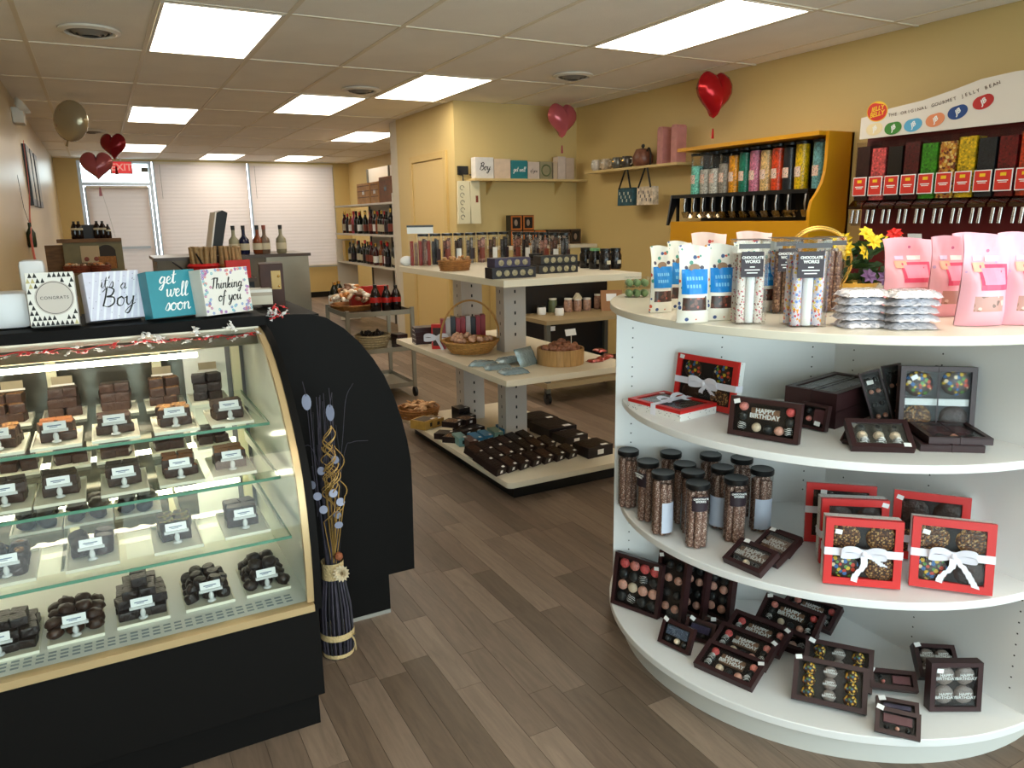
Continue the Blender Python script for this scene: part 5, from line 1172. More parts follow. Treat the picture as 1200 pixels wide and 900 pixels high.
# --- top level
def wicker_tub(name, label, loc, r0, r1, h, m, n=20, weave=7, sx=1, sy=1, cat='basket', group=None, rz=0):
    t = thing(name, label, cat, loc, (0, 0, rz), group)
    MB().lathe([(r0, 0), ((r0+r1)/2*1.02, h*.5), (r1, h), (r1*.93, h), (r0*.93, .006), (0, .006)], n=n, sx=sx, sy=sy).build('basket_wall', m, t, smooth=50)
    for k in range(weave):
        z = h*(k+.5)/weave; r = r0+(r1-r0)*(k+.5)/weave
        put('woven_band', MB().tube([((r*1.012+(.002 if i % 2 else -.001))*sx*math.cos(2*PI*i/36), (r*1.012+(.002 if i % 2 else -.001))*sy*math.sin(2*PI*i/36), z) for i in range(37)], h/weave*.42, 5).mesh('woven_band', m, 60), t)
    return t
t = wicker_tub('wicker_basket', 'small oblong wicker basket of wrapped sweets on the gondola top', (1.753, 3.915, 1.122), .05, .06, .06, m_wicker, sx=1.6, sy=1.0, weave=5)
for k in range(14): put('sweet', cached('swt', lambda: MB().ball((0, 0, 0), (.016, .012, .01), 8, 6).mesh('sweet', mat('tan wrapper', (190, 140, 90), .4))), t, (rnd(-.08, .08), rnd(-.045, .045), rnd(.055, .075)), (rnd(-1, 1), rnd(-1, 1), rnd(0, 3)))
# row of clear tubes of sticks
fills = [mat_speck('tube fill %d' % i, c, [tuple(min(255, int(v*q)) for v in c) for q in (.6, 1.3, 1.0)], 60, .4, .6) for i, c in enumerate(((90, 62, 50), (70, 66, 66), (130, 90, 80), (60, 46, 40), (120, 112, 108), (150, 110, 100)))]
def tubebox(i):
    m = MB(); m.m = 0; m.lathe([(.033, 0), (.033, .185)], n=14, cap=False); return m.mesh('clear_tube', m_clear, 60)
ords = ['first', 'second', 'third', 'fourth', 'fifth', 'sixth', 'seventh', 'eighth', 'ninth', 'tenth', 'eleventh', 'twelfth', 'thirteenth', 'fourteenth', 'fifteenth', 'sixteenth']
for k in range(14):
    p = Vector((1.79+.082*k, 4.47, 0)) if k < 8 else Vector((2.405, 4.36-.115*(k-8), 0)); t = thing('stick_tube', f'clear black-capped tube of candy sticks on the gondola top, {ords[k]} from the far end', 'candy tube', (p.x, p.y, GZ2+.0005), (0, 0, rnd(0, 1)), 'tubes of candy sticks on the gondola top')
    put('clear_tube', cached('gtube', lambda: tubebox(0)), t)
    put('cap', cached('gcap', lambda: MB().lathe([(.035, .18), (.035, .195), (.03, .197), (0, .197)], n=14).mesh('cap', m_blk2, 40)), t)
    for (sx_, sy_, q_) in ((.013, 0, 1), (-.012, .011, .9), (-.009, -.014, .96)): put('candy_stick', cached(('gfill', k % 6), lambda: MB().tube([(0, 0, .003), (0, 0, .165)], .011, 7).mesh('candy_stick', fills[k % 6], 60)), t, (sx_, sy_, 0), None, (1, 1, q_))
    put('paper_label', cached(('glab', k % 3), lambda: MB().sheet([(.0335*math.cos(a), .0335*math.sin(a)) for a in [PI+.5+q*.25 for q in range(5)]], 'z', .03, .1).mesh('paper_label', [m_paper, m_lab, mat('rust label', (130, 60, 44), .5)][k % 3])), t)
t = thing('header_pack', 'clear candy pack with a black header standing at the far end of the gondola top', 'candy pack', (1.751, 4.416, 1.122), (0, 0, -.35))
MB().box(-.075, .075, -.02, .02, 0, .2).build('clear_pack', m_clear, t); MB().box(-.08, .08, -.004, .004, .2, .245).build('header_card', m_paper, t); MB().box(-.082, .082, -.006, .006, .238, .25).build('header_bar', m_blk2, t)
for k in range(5): MB().tube([(-.055+.026*k, 0, .004), (-.055+.026*k, 0, .155-.01*(k % 2))], .011, 7).build('candy_stick', [mat('red stick', (150, 52, 40), .4), m_st3][k % 2], t)
tag(MB().ball((0, 0, .032), (.045, .035, .032), 12, 8).build('tissue_bundle', m_paper, None, (1.680, 4.481, 1.122), smooth=60), 'white tissue bundle at the far end of the gondola top', 'tissue')
def coin_box(loc, rz, label, w=.24, h=.05, d=.09, tint=(26, 22, 30), n=5):
    t = thing('truffle_carton', label, 'truffle box', loc, (0, 0, rz), 'dark truffle cartons with round windows')
    MB().box(-w/2, w/2, 0, d, 0, h).build('carton', mat('midnight carton %d' % tint[2], tint, .35), t, bevel=.002)
    for k in range(n):
        m = MB(); m.T = Matrix.Translation((-w/2+w*(k+.8)/(n+.5), -.0003, h*.5)) @ Matrix.Rotation(PI/2, 4, 'X'); m.lathe([(.015, 0), (.015, .0015), (.008, .004), (0, .005)], n=12)
        m.build('round_truffle', mat('truffle print', (150, 140, 110), .4, noise=(120, .4)), t)
    return t
p = (1.754, 3.213, 1.122); coin_box(p, -.05, 'dark truffle carton at the bottom of the pair on the gondola corner', .235, .052); coin_box((p[0], p[1]+.015, p[2]+.0525), .02, 'lilac-tinted truffle carton on top of the pair on the gondola corner', .2, .045, .08, (58, 52, 78), 4)
p = (2.099, 3.358, 1.122); coin_box(p, -.02, 'dark truffle carton at the bottom of the second pair on the gondola top', .235, .045, .09, (24, 22, 26)); coin_box((p[0]+.01, p[1]+.01, p[2]+.0455), -.04, 'dark truffle carton on top of the second pair on the gondola top', .22, .045, .09, (28, 26, 28))
for k, (q, lb) in enumerate((((2.289, 3.924, 1.122), 'squat black jar between the truffle carton pairs'), ((2.426, 3.597, 1.122), 'dark jar by the inner end of the gondola top'), ((2.425, 3.502, 1.122), 'dark jar with a green lid on the gondola top'), ((2.428, 3.408, 1.122), 'dark jar third along at the inner end of the gondola top'), ((2.511, 3.426, 1.122), 'dark jar last on the gondola top'))):
    t = thing('candy_jar', lb, 'jar', q, (0, 0, 0), 'dark jars at the inner end of the gondola')
    r = .034 if k else .05; hh = .1 if k else .06
    MB().lathe([(r*.9, 0), (r, .01), (r, hh*.75), (r*.8, hh*.9), (r*.8, hh)], n=16).build('jar', mat('dark jar', (30, 26, 26), .15, noise=(40, .5)), t, smooth=40)
    MB().lathe([(r*.85, hh), (r*.85, hh+.014), (0, hh+.015)], n=16).build('lid', mat('green lid', (110, 160, 110), .4) if k == 2 else m_blk2, t, smooth=40)
    MB().box(-.012, .012, -r-.001, -r, .03, .05).build('jar_label', mat('cream label', (196, 186, 160), .5), t)
# --- middle level
for k in range(4):
    o = MB().box(-.06, .06, -.05, .05, 0, .026).build('chocolate_slab_box', m_dkchoc, None, ((1.744, 4.422, 0.637)[0]+.0, (1.744, 4.422, 0.637)[1], GZ1+.0005+k*.0265), (0, 0, rnd(-.1, .1)-.2)); tag(o, f'flat dark box, {["lowest", "second", "third", "topmost"][k]} in the stack at the far end of the middle gondola shelf', 'box', 'flat boxes stacked on the middle gondola shelf')
    MB().box(-.061, -.0605, -.051, .03, .004, .008).build('label_strip', m_paper, o)
t = thing('gift_box', 'red candy box tied with white ribbon beside the hoop basket on the gondola', 'gift box', (1.729, 4.165, 0.637), (0, 0, -.55), 'red gift boxes tied with white ribbon')
MB().box(-.03, .05, 0, .04, 0, .15).build('box', m_red, t); MB().box(-.022, .042, -.001, 0, .02, .13).build('window', m_choc, t)
b = MB(); bow(b, (0, 0), 1.6, 0); b.v = [(x, -.004-z, y+.07) for x, y, z in b.v]; b.ribbon([(0, -.012, .07), (-.05, -.02, .015), (-.065, -.03, .0)], (.006, 0, .006)); b.ribbon([(0, -.012, .07), (.03, -.02, .02), (.04, -.03, .0)], (.008, 0, .003)); b.build('bow', m_ribbon, t)
bl = (1.840, 3.951, 0.637)
t = wicker_tub('hoop_basket', 'round blond wicker basket with a tall hoop handle on the middle gondola shelf', (bl[0]+.02, bl[1]+.01, GZ1+.0005), .11, .17, .075, mat('blond wicker', (186, 140, 78), .6, noise=(60, .2), bump=(120, .6)), 26, 7)
MB().tube([(.175*math.cos(a), .0, .07+.235*math.sin(a)) for a in [PI*i/24 for i in range(25)]], .006, 7).build('hoop_handle', MATS['blond wicker'], t, rot=(0, 0, -.35), smooth=60)
for k in range(22):
    a = rnd(0, 6.28); r = .125*math.sqrt(random.random()); put('wrapped_sweet', cached('ws', lambda: MB().ball((0, 0, 0), (.022, .016, .014), 8, 6).mesh('wrapped_sweet', mat('peach cellophane', (214, 168, 140), .25, noise=(60, .2)), 60)), t, (r*math.cos(a), r*math.sin(a), rnd(.07, .1)), (rnd(-1, 1), rnd(-1, 1), rnd(0, 6)))
A, B = Vector((1.745, 4.05, 0)), Vector((2.0, 4.02, 0))
for k in range(9):
    p = A+(B-A)*(k/8); c = [(160, 34, 40), (196, 186, 182), (30, 26, 30), (170, 30, 44)][k % 4]
    o = MB().box(-.014, .014, -.035, .035, 0, .18+.006*(k % 3)).build('bar_carton', mat('bar carton %d' % c[0], c, .4), None, (p.x+.03, p.y+.12, GZ1+.0005), (0, 0, -.35)); tag(o, f'upright {["red", "silver", "black", "crimson"][k % 4]} bar carton behind the hoop basket, {ords[k]} in row', 'candy carton', 'upright bar cartons behind the hoop basket')
m_teal = mat('teal foil', (150, 172, 182), .25, .45, bump=(50, .9))
for k, (q, lb) in enumerate((((1.738, 3.552, 0.637), 'silver blue candy packet lying nearest the hoop basket'), ((1.764, 3.424, 0.637), 'silver blue candy packet lying in the middle of the packet heap'), ((1.779, 3.283, 0.637), 'silver candy packet at the corner of the middle gondola shelf'), ((1.884, 3.514, 0.637), 'silver blue packet lying across the heap near the tub'), ((1.930, 3.426, 0.637), 'teal foil packet propped upright against the wooden tub'))):
    up = k == 4
    tag(put('foil_packet', cached('foil2', lambda: (lambda me: (me.materials.clear(), me.materials.append(m_teal), me)[-1])(cached('foil', foil).copy())), None, (q[0], q[1], GZ1+(.002 if not up else .045)+.012*(k == 3)), (1.1 if up else 0, 0, -.6+k*.25), 1.25), lb, 'candy packet', 'silver blue packets on the gondola')
tl = (2.099, 3.317, 0.637)
t = thing('wooden_tub', 'round wooden stave tub of wrapped candies with a white tag on the gondola', 'tub', (tl[0]+.02, tl[1]+.06, GZ1+.0005))
m_stave = mat('pale stave', (180, 142, 92), .5, noise=(16, .14), stretch=(6, 6, 1))
for k in range(22):
    a = 2*PI*k/22; put('stave', cached('stave', lambda: MB().box(-.0175, .0175, -.004, .004, 0, .085).mesh('stave', m_stave, bevel=.001)), t, (.122*math.sin(a), -.122*math.cos(a), 0), (0, 0, a))
MB().lathe([(.118, .003), (.118, .006), (0, .006)], n=22).build('tub_floor', m_stave, t)
for k in range(30):
    a = rnd(0, 6.28); r = .1*math.sqrt(random.random()); put('wrapped_sweet', cached('ws2', lambda: MB().ball((0, 0, 0), (.024, .017, .015), 8, 6).mesh('wrapped_sweet', mat('brown cellophane', (150, 100, 78), .2, noise=(60, .3)), 60)), t, (r*math.cos(a), r*math.sin(a), .075+.03*(1-r/.1)+rnd(0, .02)), (rnd(-1, 1), rnd(-1, 1), rnd(0, 6)))
MB().box(-.035, .035, -.001, .001, 0, .035).build('tag_card', m_paper, t, (.03, -.06, .155), (-.3, 0, .1)); MB().tube([(.03, -.06, .08), (.03, -.06, .158)], .002, 5).build('tag_stem', m_whitem, t)
for k, q in enumerate(((2.293, 3.305, 0.637), (2.371, 3.343, 0.637), (2.444, 3.388, 0.637), (2.466, 3.503, 0.637))):
    tag(put('foil_packet', cached('foil3', lambda: (lambda me: (me.materials.clear(), me.materials.append(mat('red foil', (150, 60, 50), .25, .3, noise=(50, .5))), me)[-1])(cached('foil', foil).copy())), None, (q[0], q[1], GZ1+.002+.012*(k == 3)), (0, 0, k*.5), .7), f'small red foil packet beside the wooden tub, {["nearest the tub", "second out", "third out", "lying on top"][k]}', 'candy packet', 'red packets by the wooden tub')
# --- base tray
bl = (1.739, 4.500, 0.112)
t = wicker_tub('bread_basket', 'rectangular brown basket of pale wafers on the gondola base', (bl[0]+.02, bl[1]+.1, GZ0+.0005), .1, .115, .07, m_wicker, 4, 4, rz=PI/4+.0, sx=1.2, sy=1.2)
for k in range(40):
    put('wafer', cached('waf', lambda: MB().lathe([(.02, 0), (.022, .004), (.015, .008), (0, .009)], n=8).mesh('wafer', mat('pale wafer', (206, 160, 112), .6, noise=(60, .2)))), t, (rnd(-.085, .085), rnd(-.085, .085), rnd(.06, .085)), (rnd(-.6, .6), rnd(-.6, .6), rnd(0, 6)))
def tray_box(q, w, l, h, c, lb, rz=0.0, top=None, cat='candy box', grp='candy boxes on the gondola base', name='candy_box', dz=0.0, tilt=0.0):
    t = MB().box(-w/2, w/2, 0, l, 0, h).build(name, mat('carton %d %d %d' % c, c, .4, noise=(30, .15)), None, (q[0], q[1], GZ0+.0005+dz), (tilt, 0, rz)); tag(t, lb, cat, grp)
    if top:
        MB().box(-w*.4, w*.4, l*.12, l*.88, h, h+.001).build('window', top, t)
    MB().box(-w*.12, w*.12, -.0006, 0, h*.25, h*.7).build('front_label', m_paper if c[0] < 100 else m_ink, t)
    MB().box(w*.1, w*.35, l*.05, l*.2, h+.001, h+.0016).build('price_sticker', m_paper, t)
    return t
tray_box((1.718, 4.272, 0.112), .13, .12, .055, (186, 146, 70), 'mustard yellow candy carton beside the wafer basket', .5, m_choc)
tray_box((1.771, 4.286, 0.112), .1, .12, .05, (170, 128, 60), 'second mustard carton set back by the posts', .4, m_choc)
for k, (a, b) in enumerate(((518, 511), (528, 516), (540, 512), (530, 505), (545, 504), (556, 508))):
    pass
BASE1 = [(1.690, 4.004, 0.112), (1.705, 3.913, 0.112), (1.801, 4.000, 0.112), (1.782, 4.098, 0.112), (1.878, 4.017, 0.112), (1.869, 4.110, 0.112)]
for k, q in enumerate(BASE1): tray_box((q[0]+.05, q[1], q[2]), .09, .1, .035, (38, 26, 24), f'small dark candy box in the heap beside the mustard cartons, {ords[k]} out', .5+rnd(-.3, .3), m_nut if k % 2 else m_dark, dz=.036*(k in (3, 5)))
BASE2 = [(1.700, 3.818, 0.112), (1.724, 3.727, 0.112), (1.777, 3.771, 0.112), (1.850, 3.785, 0.112), (1.933, 3.815, 0.112), (2.010, 3.851, 0.112)]
for k, q in enumerate(BASE2): tray_box((q[0]+.03, q[1], q[2]), .055, .13, .05, [(120, 160, 158), (90, 60, 50), (52, 120, 164), (60, 130, 172), (130, 170, 160), (44, 118, 168)][k], f'{["pale aqua", "brown", "bright blue", "sky blue", "mint", "deep blue"][k]} candy carton in the blue row on the gondola base', -.1, None)
k = 0
rows = [[(1.705, 3.557, 0.112), (1.777, 3.584, 0.112), (1.851, 3.612, 0.112), (1.923, 3.624, 0.112), (2.001, 3.654, 0.112), (2.081, 3.664, 0.112)], [(1.691, 3.414, 0.112), (1.764, 3.436, 0.112), (1.840, 3.459, 0.112), (1.909, 3.469, 0.112), (1.988, 3.492, 0.112), (2.053, 3.489, 0.112), (2.132, 3.498, 0.112)], [(1.683, 3.261, 0.112), (1.761, 3.275, 0.112), (1.835, 3.279, 0.112), (1.917, 3.294, 0.112), (1.993, 3.297, 0.112), (2.071, 3.301, 0.112), (2.151, 3.304, 0.112)]]
for r, row in enumerate(rows):
    for i, q in enumerate(row):
        t = tray_box(q, .072, .092, .04, (40, 27, 25), f'dark chocolate bar box, {ords[i]} in the {["rear", "middle", "front"][r]} rank on the gondola base', .35, m_dark if (i+r) % 3 else m_choc, grp='ranks of dark bar boxes on the gondola base', name='bar_box', tilt=.3, dz=0.001)
for k, (q, w, l) in enumerate((((2.326, 3.678, 0.112), .2, .22), ((2.335, 3.892, 0.112), .18, .2), ((2.320, 3.518, 0.112), .16, .14), ((2.300, 3.249, 0.112), .17, .15))):
    tray_box(q, w, l, .06-.012*(k == 2), (30, 20, 20), ['wide dark box behind the ranks of bar boxes', 'wide dark box set back by the front post', 'flat dark box leaning between ranks and corner box', 'dark square box at the inner corner of the gondola base'][k], .05, m_dark)
for k, q in enumerate(((1.950, 4.271, 0.112), (1.948, 4.177, 0.112))): tray_box(q, .08, .1, .1-.03*k, (24, 22, 24), ['tall black box seen between the two posts', 'shorter black box seen between the two posts'][k], .1)
# ------------------------------------------------------------------ low wheeled rack behind the gondola
ck = thing('wheeled_rack', 'low dark wheeled rack behind the gondola holding jars', 'rack', (3.2, 5.0, 0))
m_grey = mat('grey paint', (96, 94, 84), .45, .2)
MB().box(-.34, .55, -.25, .25, .62, .65).build('top_shelf', mat('tan shelf', (156, 136, 100), .5), ck); MB().box(-.34, .55, -.25, .25, .13, .17).build('bottom_shelf', mat('tan shelf', (156, 136, 100)), ck)
MB().box(-.34, .55, .23, .25, .17, 1.05).build('back_panel', m_blk2, ck)
for x in (-.31, .52):
    for y in (-.21, .21):
        MB().box(x-.018, x+.018, y-.018, y+.018, .09, .62).build('post', m_grey, ck)
        c = MB(); c.T = Matrix.Translation((x, y, .045)) @ Matrix.Rotation(PI/2, 4, 'Y'); c.lathe([(.02, -.014), (.043, -.012), (.043, .012), (.02, .014)], n=16); c.T = None; c.box(x-.02, x+.02, y-.012, y+.012, .05, .1)
        c.build('caster', m_blk2, ck, smooth=40)
RJ = [(3.041, 5.097, 0.650), (3.198, 5.185, 0.650), (3.129, 4.970, 0.650), (3.300, 5.112, 0.650), (3.393, 5.114, 0.650), (3.487, 5.116, 0.650), (3.628, 5.159, 0.650)]
for k, q in enumerate(RJ):
    t = thing('treat_jar', f'{["squat white-lidded", "small green", "striped white-lidded", "clear", "house-shaped clear", "round clear", "tall clear"][k]} treat jar on the wheeled rack', 'jar', (q[0], q[1]+.03, .6505), (0, 0, 0), 'treat jars on the wheeled rack')
    r = .036; hh = [.06, .1, .06, .1, .09, .09, .11][k]
    MB().lathe([(r*.92, 0), (r, .008), (r, hh*.8), (r*.85, hh)], n=16).build('jar', [m_paper, mat('olive jar', (92, 100, 70), .3)][k % 2] if k < 3 else mat('peach jar', (166, 128, 108), .2, noise=(50, .4)), t, smooth=40)
    MB().lathe([(r*.9, hh), (r*.9, hh+.012), (0, hh+.013)], n=16).build('lid', m_blk2 if k in (0, 2) else m_whitem, t, smooth=40)
    if k == 4: MB().prism([(-.04, hh+.01), (.04, hh+.01), (0, hh+.06)], 'y', -.02, .02).build('gable', mat('cream label', (196, 186, 160)), t)
t = thing('wood_sign', 'small tan board with a white card leaning on the wheeled rack', 'sign', (3.634, 5.010, 0.650), (-.25, 0, -.4)); MB().box(-.08, .1, 0, .012, 0, .17).build('board', mat('tan board', (150, 100, 52), .5), t); MB().box(-.035, .05, -.002, 0, .08, .14).build('card', m_paper, t)
for k, q in enumerate(((3.691, 6.307, 0.170), (3.974, 5.827, 0.170), (4.150, 5.824, 0.170))):
    t = wicker_tub('wicker_basket', f'{["dark", "brown round", "shallow brown"][k]} basket low on the wheeled rack', (max(q[0], 3.0)+.02, 4.98, .1705), .08, .1, .1, mat('dark wicker', (96, 62, 40), .6), 16, 4)
tag(MB().box(-.04, .04, -.001, .001, 0, .035).build('shelf_card', m_paper, None, (2.946, 4.838, 0.560), (0, 0, -.1)), 'white price card hanging from the wheeled rack shelf', 'card')
# ------------------------------------------------------------------ steel cart by the pantry door
ct = thing('steel_cart', 'grey steel three-tier cart by the pantry door', 'cart', (1.865, 5.9, 0))
for k, z in enumerate((.70, .405, .11)):
    m = MB(); m.box(-.265, .265, -.29, .29, z-.025, z-.018); m.box(-.265, .265, -.29, -.284, z-.018, z+.012); m.box(-.265, .265, .284, .29, z-.018, z+.012); m.box(-.265, -.259, -.284, .284, z-.018, z+.012); m.box(.259, .265, -.284, .284, z-.018, z+.012)
    m.build('tier', m_steel, ct)
for x in (-.262, .262):
    for y in (-.287, .287):
        MB().box(x-.014, x+.014, y-.014, y+.014, .08, .73 if k else .7).build('leg', m_steel, ct)
        c = MB(); c.T = Matrix.Translation((x, y, .04)) @ Matrix.Rotation(PI/2, 4, 'Y'); c.lathe([(.018, -.012), (.04, -.01), (.04, .01), (.018, .012)], n=14); c.build('caster', m_blk2, ct, smooth=40)
bl = (1.744, 5.973, 0.690)
t = wicker_tub('woven_tray', 'oval woven tray heaped with wrapped bakes on the steel cart', (bl[0]+.05, bl[1]+.13, .683), .15, .185, .05, m_wicker, 24, 4)
m_bake = [mat('bake wrap %d' % i, c, .4, noise=(40, .3)) for i, c in enumerate(((214, 190, 160), (196, 130, 70), (120, 80, 54), (230, 220, 206)))]
for k in range(70):
    a = rnd(0, 6.28); r = .16*math.sqrt(random.random()); put('wrapped_bake', cached(('bk', k % 4), lambda: MB().ball((0, 0, 0), (.035, .02, .016), 8, 6).mesh('wrapped_bake', m_bake[k % 4], 60)), t, (r*math.cos(a), r*math.sin(a), .05+.15*(1-r/.19)+rnd(0, .03)), (rnd(-.8, .8), rnd(-.8, .8), rnd(0, 6)))
def bottle_mesh(key, prof, m, lab=None, capm=None, hcap=.05):
    def mk():
        b = MB(); b.lathe(prof, n=12); H = prof[-1][1]; R = max(p[0] for p in prof)
        if lab: b.m = 1; z0, z1 = lab[1]; b.lathe([(R+.0008, H*z0), (R+.0008, H*z1)], n=12, cap=False)
        if capm: b.m = 2; r = prof[-1][0]; b.lathe([(r*1.15, H*(1-hcap*3)), (r*1.2, H+.003), (0, H+.004)], n=10, cap=False)
        return b
    return cached(('bot', key), mk)
wine = [(.034, 0), (.037, .006), (.037, .18), (.03, .205), (.016, .225), (.0145, .235), (.0145, .3)]
def bottle(name, label, cat, loc, prof, m, labm, labz, capm, group, sc=1.0):
    t = thing(name, label, cat, loc, (0, 0, rnd(0, 6)), group); t.scale = (sc, sc, sc)
    H = prof[-1][1]; R = max(p[0] for p in prof); r = prof[-1][0]
    put('glass', cached(('bg', id(prof), m.name), lambda: MB().lathe(prof, n=14).mesh('glass', m, 40)), t)
    if labm: put('label', cached(('bl', id(prof), labm.name, labz), lambda: MB().lathe([(R+.001, H*labz[0]), (R+.001, H*labz[1])], n=14, cap=False).mesh('label', labm, 60)), t)
    if capm: put('cap', cached(('bc', id(prof), capm.name), lambda: MB().lathe([(r*1.12, H*.86), (r*1.18, H+.002), (0, H+.003)], n=12).mesh('cap', capm, 40)), t)
    return t
soda = [(.04, 0), (.045, .01), (.045, .07), (.042, .1), (.045, .13), (.03, .17), (.014, .2), (.014, .22)]
m_cola = mat('cola', (26, 14, 14), .12); m_cred = mat('cola label', (180, 34, 30), .4)
for k, q in enumerate(((1.906, 5.787, 0.690), (1.999, 5.788, 0.690), (2.083, 5.798, 0.690))): bottle('soda_bottle', f'dark soda bottle with a red label on the steel cart, {["nearest the woven tray", "in the middle", "at the cart corner"][k]}', 'bottle', (q[0]+.0, q[1]+.05, .683), soda, m_cola, m_cred, (.35, .55), m_blk2, 'soda bottles on the steel cart', .98 if k == 0 else .92)
for k, q in enumerate(((1.700, 6.296, 0.690), (1.767, 6.402, 0.690))): bottle('small_bottle', f'small dark bottle with a gold neck on the steel cart, {["outer", "inner"][k]} one', 'bottle', (q[0]+.03, q[1]+.1, .683), soda, mat('green black glass', (20, 26, 20), .1), mat('cream label', (196, 186, 160)), (.2, .5), m_gold, 'small bottles on the steel cart', .95)
tag(MB().box(-.02, .02, -.002, .002, 0, .11).build('menu_card', m_paper, None, ((1.640, 6.264, 0.690)[0]+.02, (1.640, 6.264, 0.690)[1], .683), (0, 0, -.5)), 'white card standing at the near corner of the steel cart', 'card')
for k in range(3):
    o = MB().box(-.05, .05, -.03, .03, 0, .07).build('red_box', mat('brick red', (176, 44, 34), .4), None, (1.84+k*.115, 6.16, .683), (0, 0, .1*k)); tag(o, f'red box at the back of the steel cart, {["first", "second", "third"][k]} of three', 'box', 'red boxes at the back of the steel cart')
    o.location.z = .683; o.scale = (1, 1, 2.6)
t = wicker_tub('white_basket', 'whitewashed basket of dark bark on the second tier of the steel cart', (1.86, 5.82, .388), .1, .14, .12, mat('whitewashed wicker', (186, 166, 128), .6, noise=(60, .2)), 20, 6)
for k in range(22): put('bark_piece', cached('bark', lambda: MB().ball((0, 0, 0), (.025, .018, .01), 6, 5).mesh('bark_piece', m_dark)), t, (rnd(-.1, .1), rnd(-.1, .1), rnd(.11, .135)), (rnd(-1, 1), rnd(-1, 1), rnd(0, 6)))
for k in range(4): tag(MB().box(-.045, .045, -.06, .06, 0, .028).build('dark_packet', m_dkchoc, None, (2.06, 5.75, .388+.029*k), (0, 0, .05*k)), f'dark packet on the second tier of the steel cart, {["bottom", "second", "third", "top"][k]} of the stack', 'packet', 'dark packets stacked on the steel cart')
# ------------------------------------------------------------------ bottle rack beyond the pantry
bk = thing('bottle_rack', 'white wall rack of wine bottles beyond the pantry wall', 'rack', (3.1, 9.4, 0))
MB().box(.14, .16, -1.15, .55, .1, 2.06).build('back_panel', mat('pale panel', (216, 212, 204), .5), bk)
for z in (1.605, 1.235, .855): MB().box(-.15, .14, -1.15, 1.25, z-.022, z).build('shelf', m_whitem, bk)
MB().box(-.15, .14, 1.25, 1.27, .0, 1.15).build('side_panel', m_whitem, bk)
for y in (-1.14, -.3, .54): MB().box(.12, .14, y-.012, y+.012, .1, 2.06).build('upright', m_grey, bk)
MB().box(-.15, .14, -1.16, -1.14, .0, 1.7).build('side_panel', m_whitem, bk)
BM = [mat('dark green glass', (18, 26, 18), .1), mat('black glass', (14, 13, 15), .1), mat('deep red glass', (60, 16, 20), .1), mat('pink glass', (190, 70, 96), .15), mat('amber glass', (120, 60, 24), .12)]
LM = [m_paper, mat('cream label', (196, 186, 160)), mat('rust label', (130, 60, 44)), m_lab]
desc = ['dark green', 'black', 'deep red', 'pink', 'amber']
for row, (zz, seq) in enumerate(((1.2355, [2, 2, 1, 0, 4, 3, 1, 1, 0, 1, 0, 4, 2, 1, 4, 0, 1, 2, 1, 1, 0, 2]), (.8555, [1, 0, 1, 0, 1, 0, 0, 1, 2, 2, 2, 4, 2, 1, 1, 0, 1, 1]))):
    n = len(seq); y0, y1 = (10.55, 8.33) if row == 0 else (10.2, 8.33)
    for k, c in enumerate(seq):
        y = y0+(y1-y0)*k/(n-1); ln = LM[(k*3+c) % 4]
        bottle('wine_bottle', f'{desc[c]} wine bottle on the {["upper", "lower"][row]} shelf of the white rack', 'bottle', (3.03+rnd(-.02, .03), y, zz), wine, BM[c], ln, (.12, .42), [m_blk2, m_gold, m_rc][k % 3], f'wine bottles on the {["upper", "lower"][row]} rack shelf', rnd(.86, 1.0))
tag(MB().box(-.04, .04, -.06, .06, 0, .28).build('liquor_carton', mat('gold carton', (190, 156, 70), .4), None, (3.03, 10.42, .8555)), 'gold carton standing at the far end of the lower rack shelf', 'carton')
for k, (y0, y1, h, c) in enumerate(((9.18, 9.7, .25, (186, 138, 80)), (8.85, 9.15, .25, (176, 128, 74)), (8.38, 8.82, .29, (126, 78, 44)))):
    t = thing('wooden_crate', f'{["wide tan", "narrow tan", "dark brown"][k]} crate on top of the bottle rack', 'crate', (3.1, (y0+y1)/2, 1.6055), group='crates on top of the bottle rack')
    MB().box(-.1, .1, -(y1-y0)/2, (y1-y0)/2, 0, h).build('body', mat('crate %d' % k, c, .6, noise=(12, .2)), t)
    MB().box(-.103, -.1, -.04, .04, h*.45, h*.65).build('hand_hole', m_paper if k < 2 else m_blk2, t)
    for q in (.3, .6, .85): MB().box(-.104, -.1, -(y1-y0)*.45, (y1-y0)*.45, h*q, h*q+.01).build('slat_line', mat('crate edge', (120, 82, 44), .6), t)

# ------------------------------------------------------------------ pantry wall: shelf, cartons, hanging sleeves
ws = thing('wall_shelf', 'thin tan shelf on the pantry wall carrying gift cartons', 'shelf', (3.65, 6.47, 1.76))
MB().box(-.62, .6, -.2, 0, -.02, 0).build('board', mat('tan board2', (206, 180, 124), .45), ws)
for x in (-.4, .35): MB().prism([(0, -.02), (-.15, -.02), (0, -.14)], 'x', x-.008, x+.008).build('bracket', m_wall, ws)
WC = [(3.06, 3.245, .185, (214, 210, 206), 'pale striped carton lettered Boy on the pantry shelf', 'Boy', m_ink), (3.25, 3.42, .175, (214, 190, 166), 'plain blush carton on the pantry shelf', None, None), (3.425, 3.60, .165, (34, 120, 128), 'teal lettered carton on the pantry shelf', 'get well', m_paper), (3.605, 3.73, .155, (206, 188, 176), 'blush carton with dark script on the pantry shelf', 'of you', m_ink),
      (3.735, 3.87, .16, (150, 140, 108), 'olive wreath carton on the pantry shelf', None, None), (3.885, 3.93, .16, (198, 176, 150), 'slim cream carton on the pantry shelf', None, None), (3.935, 4.02, .21, (206, 188, 160), 'tallest cream carton on the pantry shelf', None, None), (4.025, 4.12, .2, (190, 168, 150), 'last mauve cream carton on the pantry shelf', None, None)]
